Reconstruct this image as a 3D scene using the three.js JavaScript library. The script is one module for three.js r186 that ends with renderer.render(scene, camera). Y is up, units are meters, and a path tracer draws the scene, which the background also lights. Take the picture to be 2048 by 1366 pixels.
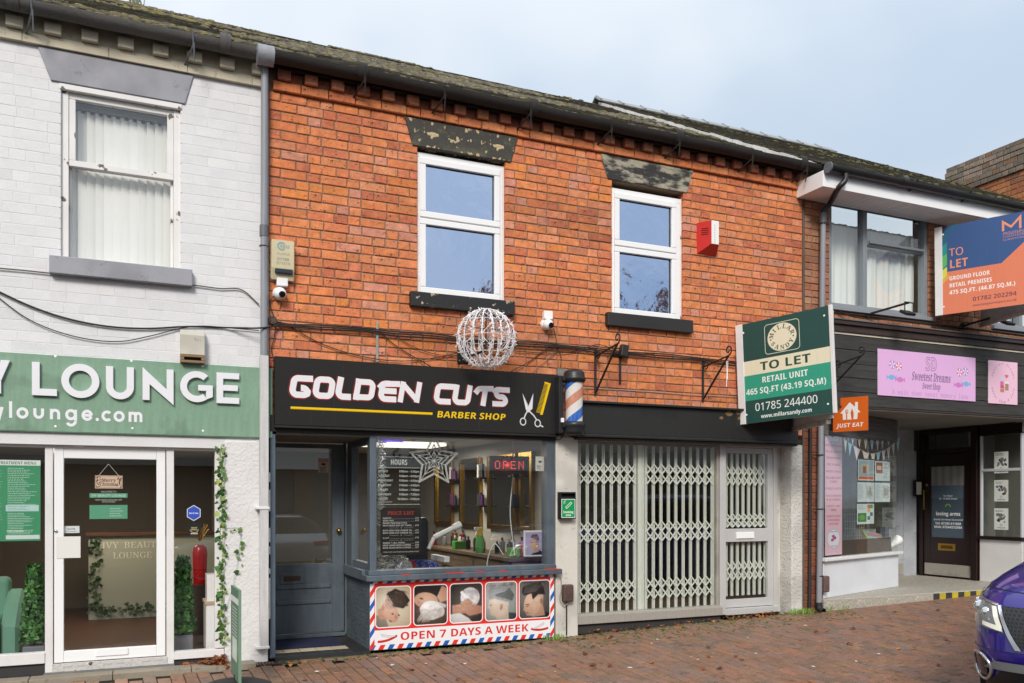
import * as THREE from 'three';
import { mergeGeometries } from 'three/addons/utils/BufferGeometryUtils.js';
import { RoundedBoxGeometry } from 'three/addons/geometries/RoundedBoxGeometry.js';

// ---------------------------------------------------------------- camera, sky, sun, exposure
const scene = new THREE.Scene();
const FOCAL = 1700, YAW = Math.atan(FOCAL / 3826), EYE = 1.45, BACK = 7.95, HORIZON = 998;
const camera = new THREE.PerspectiveCamera(2 * Math.atan(683 / FOCAL) * 180 / Math.PI, 2048 / 1366, 0.05, 400);
camera.position.set(0, EYE, BACK);
camera.lookAt(Math.sin(YAW), EYE, BACK - Math.cos(YAW));
camera.setViewOffset(2048, 1366, 0, -(HORIZON - 683), 2048, 1366);
camera.updateProjectionMatrix();

const renderer = new THREE.WebGLRenderer({ antialias: true });
renderer.toneMapping = THREE.LinearToneMapping;
renderer.toneMappingExposure = 1.42;
renderer.shadowMap.enabled = true;

// seeded random numbers and tileable noise
let seedState = 7;
const R = () => { seedState = (seedState * 1664525 + 1013904223) >>> 0; return seedState / 4294967296; };
const rr = (a, b) => a + (b - a) * R();
const clamp = (x, a = 0, b = 1) => Math.min(b, Math.max(a, x)), mix = (a, b, t) => a + (b - a) * t;
const smooth = (a, b, x) => { const t = clamp((x - a) / (b - a)); return t * t * (3 - 2 * t); };
function hash(x, y, s) { let h = Math.imul(x, 374761393) + Math.imul(y, 668265263) + Math.imul(s, 1442695041) | 0; h = Math.imul(h ^ (h >>> 13), 1274126177); return ((h ^ (h >>> 16)) >>> 0) / 4294967296; }
function vnoise(x, y, p, s) {
  const x0 = Math.floor(x), y0 = Math.floor(y), fx = x - x0, fy = y - y0, u = fx * fx * (3 - 2 * fx), v = fy * fy * (3 - 2 * fy), m = (a) => ((a % p) + p) % p;
  return mix(mix(hash(m(x0), m(y0), s), hash(m(x0 + 1), m(y0), s), u), mix(hash(m(x0), m(y0 + 1), s), hash(m(x0 + 1), m(y0 + 1), s), u), v);
}
function field(n, base, octaves, s, gain = 0.5) {       // tileable fractal noise, values about 0..1
  const a = new Float32Array(n * n);
  let norm = 0; for (let o = 0, g = 1; o < octaves; o++, g *= gain) norm += g;
  for (let y = 0; y < n; y++) for (let x = 0; x < n; x++) {
    let v = 0; for (let o = 0, g = 1, f = base; o < octaves; o++, g *= gain, f *= 2) v += g * vnoise(x / n * f, y / n * f, f, s + o);
    a[y * n + x] = v / norm;
  }
  return a;
}
const NN = 512;
const FC = field(NN, 4, 6, 11), FM = field(NN, 16, 5, 23), FF = field(NN, 64, 3, 37), FS = field(NN, 8, 5, 51, 0.65), FD = field(NN, 128, 2, 71);

{ // soft overcast sky, brighter overhead, with thin blue-grey between the white clouds
  const w = 1024, h = 512, d = new Float32Array(w * h * 4), CL = field(256, 4, 5, 91);
  const at = (u, v) => { const x = ((u % 1) + 1) % 1 * 256, y = ((v % 1) + 1) % 1 * 256, x0 = x | 0, y0 = y | 0, fx = x - x0, fy = y - y0, g = (a, b) => CL[(b & 255) * 256 + (a & 255)]; return mix(mix(g(x0, y0), g(x0 + 1, y0), fx), mix(g(x0, y0 + 1), g(x0 + 1, y0 + 1), fx), fy); };
  for (let r = 0; r < h; r++) for (let c = 0; c < w; c++) {
    const el = ((r + 0.5) / h - 0.5) * Math.PI, az = ((c + 0.5) / w - 0.5) * 2 * Math.PI, y = Math.sin(el), x = Math.cos(el) * Math.cos(az), z = Math.cos(el) * Math.sin(az), k = 0.16 / (Math.max(y, 0) + 0.25);
    const cloud = smooth(0.32, 0.68, at(x * k + 0.1, z * k + 0.38) * 0.62 + 0.4 * at(x * k * 3.3 + 0.4, z * k * 3.3) + 0.16 * (-x * 0.9 - z * 0.35) + 0.04);
    const lum = 0.72 + 0.36 * Math.max(y, 0), o = (r * w + c) * 4;
    d[o] = lum * mix(0.465, 0.79, cloud); d[o + 1] = lum * mix(0.565, 0.82, cloud); d[o + 2] = lum * mix(0.69, 0.85, cloud); d[o + 3] = 1;
    if (y < 0) { const g = 0.25; d[o] = g; d[o + 1] = g; d[o + 2] = g; }
  }
  const sky = new THREE.DataTexture(d, w, h, THREE.RGBAFormat, THREE.FloatType);
  sky.mapping = THREE.EquirectangularReflectionMapping; sky.magFilter = THREE.LinearFilter; sky.needsUpdate = true;
  scene.background = sky; scene.environment = sky;
}
const sun = new THREE.DirectionalLight(0xfff6ec, 2.0);
sun.position.set(-7, 17, 19); sun.target.position.set(3, 2, 0); sun.name = 'sun';
sun.castShadow = true; sun.shadow.radius = 34; sun.shadow.mapSize.set(4096, 4096);
Object.assign(sun.shadow.camera, { left: -14, right: 14, top: 12, bottom: -12, near: 1, far: 60 });
scene.add(sun, sun.target);

// a photo pixel (2048 wide) on the plane z = const, parallel to the shop fronts
const SN = Math.sin(YAW), CS = Math.cos(YAW);
const X = (px, z = 0) => (z - BACK) / (-CS * FOCAL + SN * (px - 1024)) * (SN * FOCAL + CS * (px - 1024));
const Y = (px, py, z = 0) => EYE + (z - BACK) / (-CS * FOCAL + SN * (px - 1024)) * (HORIZON - py);
const V = (px, py, z = 0) => new THREE.Vector3(X(px, z), Y(px, py, z), z);
const sizeInView = (x, y, z) => FOCAL / (x * SN + (BACK - z) * CS);      // pixels per metre at a point
const v3 = (x, y, z) => new THREE.Vector3(x, y, z);

// ---------------------------------------------------------------- textures and materials
function tex(fn, { srgb = true, n = NN, per = 1 } = {}) {                // fn(i, x, y) -> grey or [r, g, b] in 0..1; the tile covers «per» metres
  const d = new Uint8Array(n * n * 4);
  for (let y = 0; y < n; y++) for (let x = 0; x < n; x++) {
    const i = y * n + x; let c = fn(i, x, y); if (typeof c === 'number') c = [c, c, c];
    for (let k = 0; k < 3; k++) d[i * 4 + k] = clamp(c[k]) * 255; d[i * 4 + 3] = 255;
  }
  const t = new THREE.DataTexture(d, n, n); t.wrapS = t.wrapT = THREE.RepeatWrapping; t.magFilter = THREE.LinearFilter; t.repeat.set(1 / per, 1 / per);
  if (srgb) t.colorSpace = THREE.SRGBColorSpace; t.needsUpdate = true; return t;
}
const T = {
  grime: tex((i) => 0.88 + 0.1 * smooth(0.25, 0.6, FC[i]) * (0.9 + 0.2 * FF[i]) + 0.05 * (FS[i] - 0.5) - 0.12 * smooth(0.66, 0.74, FM[i] * 0.7 + FD[i] * 0.3), { per: 1.3 }),
  fine: tex((i) => 0.955 + 0.03 * (FF[i] - 0.5) + 0.07 * (FC[i] - 0.5), { per: 1.1 }),
  brick: tex((i) => { const s = smooth(0.64, 0.72, FM[i] * 0.55 + FF[i] * 0.45) * 0.45, k = smooth(0.76, 0.84, FD[i]) * 0.3; return clamp(0.9 + 0.26 * (FS[i] - 0.5) + 0.16 * (FF[i] - 0.5) - s - k); }, { per: 0.42 }),
  rough: tex((i) => 0.5 + 0.9 * (FF[i] - 0.5) + 0.5 * (FM[i] - 0.5), { srgb: false, per: 0.5 }),
  fineBump: tex((i) => FD[i] * 0.6 + FF[i] * 0.4, { srgb: false, per: 0.5 }),
  render: tex((i) => smooth(0.3, 0.75, FM[i]) * 0.6 + 0.4 * FF[i], { srgb: false, per: 0.3 }),
  peel: tex((i, x, y) => { const p = smooth(0.59, 0.63, FM[i] * 0.65 + 0.35 * FC[(i * 3) % (NN * NN)]), o = smooth(0.4, 0.7, FC[i]); const v = 0.8 + 0.3 * FF[i]; return [mix(0.27 + 0.1 * o, 0.8, p) * v, mix(0.262 + 0.1 * o, 0.71, p) * v, mix(0.24 + 0.05 * o, 0.56, p) * v]; }, { per: 0.7 }),
  peelPale: tex((i, x, y) => { const j = ((y * 3) % NN) * NN + x; const p = smooth(0.38, 0.56, FS[j] * 0.6 + 0.4 * FC[i]); const v = 0.85 + 0.15 * FF[i]; return [mix(0.2, 0.70, p) * v, mix(0.2, 0.67, p) * v, mix(0.195, 0.59, p) * v]; }, { per: 1.3 }),
  peelSill: tex((i) => { const p = smooth(0.64, 0.66, FM[i] * 0.6 + 0.4 * FS[i]); const v = 0.8 + 0.2 * FF[i]; return [mix(0.13, 0.74, p) * v, mix(0.135, 0.68, p) * v, mix(0.145, 0.56, p) * v]; }, { per: 0.8 }),
  whitePeel: tex((i) => { const p = smooth(0.66, 0.69, FS[i] * 0.5 + 0.5 * FM[i]); const v = 0.93 + 0.07 * FC[i]; return [mix(0.93, 0.42, p) * v, mix(0.925, 0.37, p) * v, mix(0.92, 0.31, p) * v]; }, { per: 0.9 }),
  soil: tex((i) => { const m = smooth(0.45, 0.62, FC[i]); return [mix(0.33, 0.36, m), mix(0.29, 0.36, m), mix(0.22, 0.2, m)].map((q) => q * (0.7 + 0.5 * FF[i])); }, { per: 1.1 }),
  slate: tex((i) => { const m = smooth(0.5, 0.66, FM[i]), v = 0.7 + 0.6 * (FS[i] - 0.3); return [mix(0.36, 0.45, m) * v, mix(0.345, 0.45, m) * v, mix(0.325, 0.3, m) * v]; }, { per: 0.9 }),
  wood: tex((i, x, y) => { const j = ((y * 9) % NN) * NN + x, k = ((y * 5) % NN) * NN + x; return 0.78 + 0.34 * (FC[j] - 0.45) + 0.14 * (FS[k] - 0.5) + 0.06 * (FF[i] - 0.5); }, { per: 1.0 }),
  streak: tex((i, x, y) => { const j = y * NN + (x * 9) % NN; return 0.9 + 0.16 * (FC[j] - 0.4) - 0.1 * smooth(0.52, 0.7, FC[i]) + 0.05 * (FF[i] - 0.5); }, { per: 1.2 }),
  carpet: tex((i) => 0.6 + 0.5 * FD[i], { per: 0.4 }),
  terrazzo: tex((i) => { const a = FD[i], v = 0.72 + 0.25 * FF[i] - 0.25 * smooth(0.6, 0.66, a) + 0.1 * smooth(0.62, 0.7, FM[i]); return [v, v * 0.985, v * 0.95]; }, { per: 0.5 }),
  moss: tex((i) => { const m = 0.72 + 0.4 * FF[i]; return m; }, { per: 0.4 }),
  wave: tex((i) => FC[i], { srgb: false, per: 1.6 }),
};
function mat(color, o = {}) {
  const C = o.physical ? THREE.MeshPhysicalMaterial : THREE.MeshStandardMaterial, { physical, ...p } = o;
  return new C({ color: Array.isArray(color) ? new THREE.Color().setRGB(...color) : new THREE.Color(color), roughness: 0.75, ...p });
}
const M = {
  brick: mat('#ffffff', { vertexColors: true, map: T.brick, bumpMap: T.rough, bumpScale: 0.0022, roughness: 0.88 }),
  mortar: mat('#8f7864', { map: T.fine, bumpMap: T.rough, bumpScale: 0.004, roughness: 0.95 }),
  whiteBrick: mat('#ffffff', { vertexColors: true, map: T.fine, bumpMap: T.rough, bumpScale: 0.0012, roughness: 0.62 }),
  whiteMortar: mat('#e8e8e9', { map: T.fine, bumpMap: T.rough, bumpScale: 0.0012, roughness: 0.7 }),
  creamStone: mat('#cfc6b0', { map: T.grime, bumpMap: T.fineBump, bumpScale: 0.002, roughness: 0.8 }),
  greyPaint: mat('#9fa0a8', { map: T.grime, bumpMap: T.fineBump, bumpScale: 0.001, roughness: 0.6 }),
  whitePaint: mat('#ecebea', { map: T.fine, roughness: 0.45 }),
  oldWhite: mat('#ffffff', { map: T.whitePeel, roughness: 0.55 }),
  upvc: mat('#f1f2f3', { roughness: 0.28 }),
  gasket: mat('#3c3f44', { roughness: 0.6 }),
  roughcast: mat('#e9e8e7', { map: T.fine, bumpMap: T.render, bumpScale: 0.0035, roughness: 0.85 }),
  cream: mat('#d8d4cb', { map: T.grime, bumpMap: T.fineBump, bumpScale: 0.002, roughness: 0.75 }),
  iron: mat('#2b2725', { map: T.grime, bumpMap: T.rough, bumpScale: 0.003, roughness: 0.75 }),
  blackPlastic: mat('#26272a', { roughness: 0.4 }),
  blackPaint: mat('#2e2d2c', { map: T.streak, roughness: 0.42 }),
  blackPipe: mat('#2c2c2e', { map: T.grime, roughness: 0.5 }),
  pipeGrey: mat('#9a9ea6', { map: T.streak, roughness: 0.5 }),
  pipeGreyDark: mat('#6d7178', { map: T.streak, roughness: 0.5 }),
  lintel: mat('#ffffff', { map: T.peel, bumpMap: T.rough, bumpScale: 0.003, roughness: 0.75 }),
  lintelPale: mat('#ffffff', { map: T.peelPale, bumpMap: T.rough, bumpScale: 0.003, roughness: 0.7 }),
  sill: mat('#ffffff', { map: T.peelSill, bumpMap: T.rough, bumpScale: 0.002, roughness: 0.6 }),
  blackSill: mat('#2b2928', { map: T.grime, bumpMap: T.rough, bumpScale: 0.002, roughness: 0.55 }),
  slate: mat('#d8d4ca', { map: T.slate, bumpMap: T.rough, bumpScale: 0.006, roughness: 0.9 }),
  roofBoard: mat('#26241f', { roughness: 1 }),
  moss: mat('#ffffff', { vertexColors: true, map: T.moss, bumpMap: T.rough, bumpScale: 0.01, roughness: 1 }),
  blue: mat('#636f79', { map: T.streak, bumpMap: T.fineBump, bumpScale: 0.0008, roughness: 0.42 }),
  blueRough: mat('#5d6971', { map: T.grime, bumpMap: T.render, bumpScale: 0.008, roughness: 0.6 }),
  alu: mat('#d4d4d2', { map: T.fine, roughness: 0.42, metalness: 0.2 }),
  gutterGrey: mat('#5d5b59', { map: T.grime, bumpMap: T.rough, bumpScale: 0.003, roughness: 0.7 }),
  ridge: mat('#a3a7aa', { map: T.grime, bumpMap: T.rough, bumpScale: 0.003, roughness: 0.85 }),
  aluDirty: mat('#bdb7ad', { map: T.streak, roughness: 0.5, metalness: 0.2 }),
  gate: mat('#f4f4ea', { map: T.fine, roughness: 0.5 }),
  darkBase: mat('#3b393a', { map: T.grime, roughness: 0.8 }),
  greyFrame: mat('#8d959c', { map: T.fine, roughness: 0.45 }),
  brown: mat('#2c1413', { map: T.wood, roughness: 0.35 }),
  brownTrim: mat('#4b3b35', { map: T.wood, roughness: 0.6 }),
  charBoard: mat('#4a4846', { map: T.wood, bumpMap: T.rough, bumpScale: 0.003, roughness: 0.7 }),
  brass: mat('#b08a3c', { metalness: 1, roughness: 0.3 }),
  steel: mat('#b9bcc0', { metalness: 1, roughness: 0.3 }),
  cable: mat('#241f1d', { roughness: 0.6 }),
  cableGrey: mat('#9b9790', { roughness: 0.6 }),
  black: mat('#17181a', { roughness: 0.45 }),
  white: mat('#f2f2f2', { roughness: 0.4 }),
  room: mat('#6f6a60', { roughness: 0.9 }),
    floorWood: mat('#5a3a26', { map: T.wood, roughness: 0.5 }),
  leaf: mat('#ffffff', { vertexColors: true, roughness: 0.6 }),
  mirror: mat('#cfd3d6', { metalness: 1, roughness: 0.04 }),
  glass: mat('#ffffff', { physical: true, transmission: 1, thickness: 0, roughness: 0.0, ior: 1.95 }),
  glassTint: mat('#f4f8f6', { physical: true, transmission: 1, thickness: 0, roughness: 0.0, ior: 1.95 }),
  glassDoor: mat('#eef2f0', { physical: true, transmission: 1, thickness: 0, roughness: 0.0, ior: 2.9 }),
  filmGlass: mat('#aebfdb', { metalness: 1, roughness: 0.05, bumpMap: T.wave, bumpScale: 0.006 }),
};

// ---------------------------------------------------------------- building blocks
function metreUV(g) {                                     // uv in metres, chosen by the way each face points
  const q = g.index ? g.toNonIndexed() : g, p = q.attributes.position, n = p.count, uv = new Float32Array(n * 2), a = v3(), b = v3(), c = v3();
  for (let i = 0; i < n; i += 3) {
    a.fromBufferAttribute(p, i); b.fromBufferAttribute(p, i + 1).sub(a); c.fromBufferAttribute(p, i + 2).sub(a); b.cross(c);
    const ax = Math.abs(b.x), ay = Math.abs(b.y), az = Math.abs(b.z);
    for (let k = i; k < i + 3; k++) {
      const x = p.getX(k), y = p.getY(k), z = p.getZ(k);
      if (az >= ax && az >= ay) { uv[k * 2] = x; uv[k * 2 + 1] = y; } else if (ax >= ay) { uv[k * 2] = z + 0.37; uv[k * 2 + 1] = y; } else { uv[k * 2] = x; uv[k * 2 + 1] = z + 0.19; }
    }
  }
  q.setAttribute('uv', new THREE.BufferAttribute(uv, 2)); return q;
}
function box(x0, x1, y0, y1, z0, z1, r = 0.004) {
  const w = Math.abs(x1 - x0), h = Math.abs(y1 - y0), d = Math.abs(z1 - z0), rad = Math.min(r, w / 3, h / 3, d / 3);
  const g = r > 0 ? new RoundedBoxGeometry(w, h, d, 1, rad) : new THREE.BoxGeometry(w, h, d);
  g.translate((x0 + x1) / 2, (y0 + y1) / 2, (z0 + z1) / 2); return metreUV(g);
}
const merge = (list) => { const l = list.map((g) => { const q = g.index ? g.toNonIndexed() : g; for (const k of Object.keys(q.attributes)) if (!['position', 'normal', 'uv', 'color'].includes(k)) q.deleteAttribute(k); return q; }); return l.length > 1 ? mergeGeometries(l) : l[0]; };
function add(parent, name, geo, material, label) {
  const m = new THREE.Mesh(Array.isArray(geo) ? merge(geo) : geo, material); m.name = name; m.castShadow = m.receiveShadow = true;
  if (label) m.userData.label = label; parent.add(m); return m;
}
const taken = new Map();
const numbered = (n) => { const k = taken.get(n) ?? 0; taken.set(n, k + 1); return k ? n + '_' + String(k).padStart(3, '0') : n; };
const things = [];
function thing(name, label, category, group) {
  const o = new THREE.Group(); o.name = numbered(name); o.userData = { label, category }; if (group) o.userData.group = group; scene.add(o); things.push(o); return o;
}
function single(name, geo, material, label, category, group) {
  const m = add(scene, numbered(name), geo, material); m.userData = { label, category }; if (group) m.userData.group = group; things.push(m); return m;
}
function structure(name, geo, material) { const m = add(scene, name, geo, material); m.userData.kind = 'structure'; return m; }
function settle(o) {                                       // move a thing's origin to the middle of its base
  const b = new THREE.Box3().setFromObject(o); if (b.isEmpty()) return;
  const p = v3((b.min.x + b.max.x) / 2, b.min.y, (b.min.z + b.max.z) / 2).sub(o.position);
  if (o.isMesh) o.geometry.translate(-p.x, -p.y, -p.z); else for (const c of o.children) c.position.sub(p);
  o.position.add(p);
}
const tube = (pts, r, seg = 24, rad = 6, closed = false) => new THREE.TubeGeometry(new THREE.CatmullRomCurve3(pts, closed, 'centripetal'), seg, r, rad, closed);
const rod = (a, b, r, rad = 6) => { const d = b.clone().sub(a), g = new THREE.CylinderGeometry(r, r, d.length(), rad); g.applyQuaternion(new THREE.Quaternion().setFromUnitVectors(v3(0, 1, 0), d.clone().normalize())); g.translate((a.x + b.x) / 2, (a.y + b.y) / 2, (a.z + b.z) / 2); return g; };
function bar(a, b, w, d) {                                 // a flat bar from a to b: w in the plane of the wall, d towards the street
  const len = a.distanceTo(b), g = new THREE.BoxGeometry(w, len, d), dir = b.clone().sub(a).normalize();
  g.applyQuaternion(new THREE.Quaternion().setFromUnitVectors(v3(0, 1, 0), dir)); g.translate((a.x + b.x) / 2, (a.y + b.y) / 2, (a.z + b.z) / 2); return metreUV(g);
}
const lathe = (pts, seg = 24) => new THREE.LatheGeometry(pts.map(([x, y]) => new THREE.Vector2(x, y)), seg);
function extr(points, z0, z1, bevel = 0) {                 // outline in x, y pulled from z0 to z1
  const s = new THREE.Shape(points.map(([x, y]) => new THREE.Vector2(x, y))), b = Math.min(bevel, (z1 - z0) / 3);
  const g = new THREE.ExtrudeGeometry(s, { depth: z1 - z0 - 2 * b, bevelEnabled: b > 0, bevelSize: b, bevelThickness: b, bevelOffset: -b, bevelSegments: 1, curveSegments: 12 });
  g.translate(0, 0, z0 + b); return metreUV(g);
}
function paint(g, c) { const n = g.attributes.position.count, a = new Float32Array(n * 3); for (let i = 0; i < n; i++) a.set([c.r, c.g, c.b], i * 3); g.setAttribute('color', new THREE.BufferAttribute(a, 3)); return g; }
function pane(x0, x1, y0, y1, z) { const g = new THREE.PlaneGeometry(x1 - x0, y1 - y0); g.translate((x0 + x1) / 2, (y0 + y1) / 2, z); const uv = g.attributes.uv, p = g.attributes.position; for (let i = 0; i < uv.count; i++) uv.setXY(i, p.getX(i), p.getY(i)); return g; }
function print(w, h, draw, { rough = 0.5, alpha = false, ...o } = {}) {     // flat print on a canvas
  const c = document.createElement('canvas'); c.width = w; c.height = h; const g = c.getContext('2d'); draw(g, w, h);
  const t = new THREE.CanvasTexture(c); t.colorSpace = THREE.SRGBColorSpace; t.magFilter = THREE.LinearFilter;
  const m = new THREE.MeshStandardMaterial({ map: t, roughness: rough, ...o }); if (alpha) { m.transparent = true; m.alphaTest = 0; const a = document.createElement('canvas'); a.width = w; a.height = h; const q = a.getContext('2d'), im = g.getImageData(0, 0, w, h), om = q.createImageData(w, h); for (let i = 0; i < im.data.length; i += 4) { om.data[i] = om.data[i + 1] = om.data[i + 2] = im.data[i + 3]; om.data[i + 3] = 255; } q.putImageData(om, 0, 0); m.alphaMap = new THREE.CanvasTexture(a); m.alphaMap.magFilter = THREE.LinearFilter; } return m;
}
function printed(parent, name, w, h, d, front, side, pos, turn = 0) {   // a thin board whose front face carries a print; pos is the middle of the front face
  const g = new THREE.BoxGeometry(w, h, d); g.translate(0, 0, -d / 2); const m = new THREE.Mesh(g, [side, side, side, side, front, side]); m.name = name; m.castShadow = m.receiveShadow = true; m.position.copy(pos); m.rotation.y = turn; parent.add(m); return m;
}
const font = (g, px, f = 'bold', fam = 'sans-serif') => { g.font = f + ' ' + px + 'px ' + fam; };
function words(g, text, x, y, px, color, { align = 'center', weight = 'bold', fam = 'sans-serif', width, spacing } = {}) {
  g.save(); font(g, px, weight, fam); g.fillStyle = color; g.textAlign = align; g.textBaseline = 'middle'; if (spacing) g.letterSpacing = spacing + 'px';
  const w = g.measureText(text).width, s = width ? width / w : 1; g.translate(x, y); g.scale(s, 1); g.fillText(text, 0, 0); g.restore();
}
const rnd = (g, x, y, w, h, r) => { g.beginPath(); g.roundRect(x, y, w, h, r); };

function weather(g, w, h, n = 90, s = 1) {   // rain streaks and specks of dirt on old print
  for (let k = 0; k < n; k++) { const x = R() * w, y = R() * h, l = rr(0.05, 0.4) * h; g.fillStyle = k % 3 ? 'rgba(60,52,44,' + 0.05 * s + ')' : 'rgba(235,230,222,' + 0.05 * s + ')'; g.fillRect(x, y, rr(1, 5), l); }
  for (let k = 0; k < n * 2; k++) { g.fillStyle = k % 4 ? 'rgba(50,44,38,.22)' : 'rgba(240,238,232,.3)'; g.fillRect(R() * w, R() * h, rr(1, 3), rr(1, 3)); }
}
// brick walls: every brick its own block, the 300 that show largest as single parts, the rest joined
function brickGeo(x0, x1, y0, y1, z, depth, color, bevel = 0.005) {
  const g = new THREE.BufferGeometry(), b = bevel, zb = z - depth, zf = z, zs = z - b * 0.8, ou = rr(0, 9), ov = rr(0, 9), pos = [], nor = [], uv = [];
  const A = [[x0, y0], [x1, y0], [x1, y1], [x0, y1]], B = [[x0 + b, y0 + b], [x1 - b, y0 + b], [x1 - b, y1 - b], [x0 + b, y1 - b]].map(([x, y]) => [x + rr(-1, 1) * b * 0.4, y + rr(-1, 1) * b * 0.4]);
  const quad = (p, n, side) => { for (const k of [0, 1, 2, 0, 2, 3]) { pos.push(...p[k]); nor.push(...n); uv.push(side ? p[k][2] + p[k][0] + ou : p[k][0] + ou, p[k][1] + ov); } };
  quad(B.map(([x, y]) => [x, y, zf]), [0, 0, 1]);
  for (let k = 0; k < 4; k++) {
    const j = (k + 1) % 4, n = [[0, -1], [1, 0], [0, 1], [-1, 0]][k], s = Math.SQRT1_2;
    quad([[...A[k], zs], [...A[j], zs], [...B[j], zf], [...B[k], zf]], [n[0] * s, n[1] * s, s]);
    quad([[...A[k], zb], [...A[j], zb], [...A[j], zs], [...A[k], zs]], [n[0], n[1], 0], k % 2 === 1);
  }
  g.setAttribute('position', new THREE.Float32BufferAttribute(pos, 3)); g.setAttribute('normal', new THREE.Float32BufferAttribute(nor, 3)); g.setAttribute('uv', new THREE.Float32BufferAttribute(uv, 2));
  return paint(g, color);
}
const col = (s) => new THREE.Color(s);
const RED = ['#f19460', '#ec8e5c', '#e8885a', '#f39660', '#e9946a', '#e1865e', '#f39c70', '#f69654', '#ef925c', '#e98a5e', '#f29662', '#e89c80', '#d97c58', '#f1905a', '#f5a072', '#ee925e'];
function jitter(c, a) { const k = 1 + rr(-a, a); return new THREE.Color(c.r * k, c.g * k * (1 + rr(-a, a) * 0.3), c.b * k * (1 + rr(-a, a) * 0.3)); }
function brickWork(parent, o) {                             // o: x0 x1 y0 y1 z course long joint holes palette material singles name
  const { x0, x1, y0, y1, z = 0, course = 0.087, long = 0.245, joint = 0.0105, holes = [], palette = RED, material = M.brick, singles = 300, name = 'brick', bevel = 0.005, vary = 0.1, lift = 0.003, turn, vjoint = joint, soot = 0.2 } = o, list = [];
  const rows = Math.round((y1 - y0) / course), ch = (y1 - y0) / rows;
  for (let r = 0; r < rows; r++) {
    const ya = y0 + r * ch + joint / 2, yb = y0 + (r + 1) * ch - joint / 2, mid = (ya + yb) / 2; let spans = [[x0, x1]];
    for (const h of holes) if (mid > h[2] && mid < h[3]) spans = spans.flatMap(([a, b]) => h[1] <= a || h[0] >= b ? [[a, b]] : [[a, h[0]], [h[1], b]].filter(([p, q]) => q - p > 0.03));
    for (const [sa, sb] of spans) {
      let x = sa, k = r % 2 + (R() < 0.25 ? 1 : 0);
      while (x < sb - 0.02) {
        let len = k++ % 2 ? long / 2 : long; if (R() < 0.3) k = R() < 0.6 ? 1 : 0; if (x === sa && r % 2) len = long / 2 - 0.02; len *= rr(0.97, 1.03); if (sb - (x + len) < 0.07) len = sb - x;
        const e = [x === sa, x + len >= sb - 0.001];
        list.push([x + (e[0] ? 0 : vjoint / 2), x + len - (e[1] ? 0 : vjoint / 2), ya + rr(-1, 1) * 0.0015, yb + rr(-1, 1) * 0.0015, z + rr(-lift, lift), e[0] || e[1] ? 0.11 : 0.03]); x += len;
      }
    }
  }
  list.forEach((b) => { b.area = (b[1] - b[0]) * (b[3] - b[2]) * sizeInView(b[0], b[2], b[4]) ** 2; });
  const order = [...list].sort((a, b) => b.area - a.area), own = new Set(order.slice(0, singles)), rest = [];
  for (const b of list) {
    const dirt = 1 - soot * smooth(0.5, 0.68, FC[(Math.floor((b[2] + 40) * 150) % NN) * NN + Math.floor((b[0] + 40) * 110) % NN]); let g = brickGeo(...b, jitter(col(palette[Math.floor(R() * palette.length)]), vary).multiplyScalar(dirt), bevel); if (turn) g = turn(g);
    if (own.has(b)) add(parent, name, g, material); else rest.push(g);
  }
  if (rest.length) add(parent, name, rest, material).userData.kind = 'stuff';
}

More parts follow.
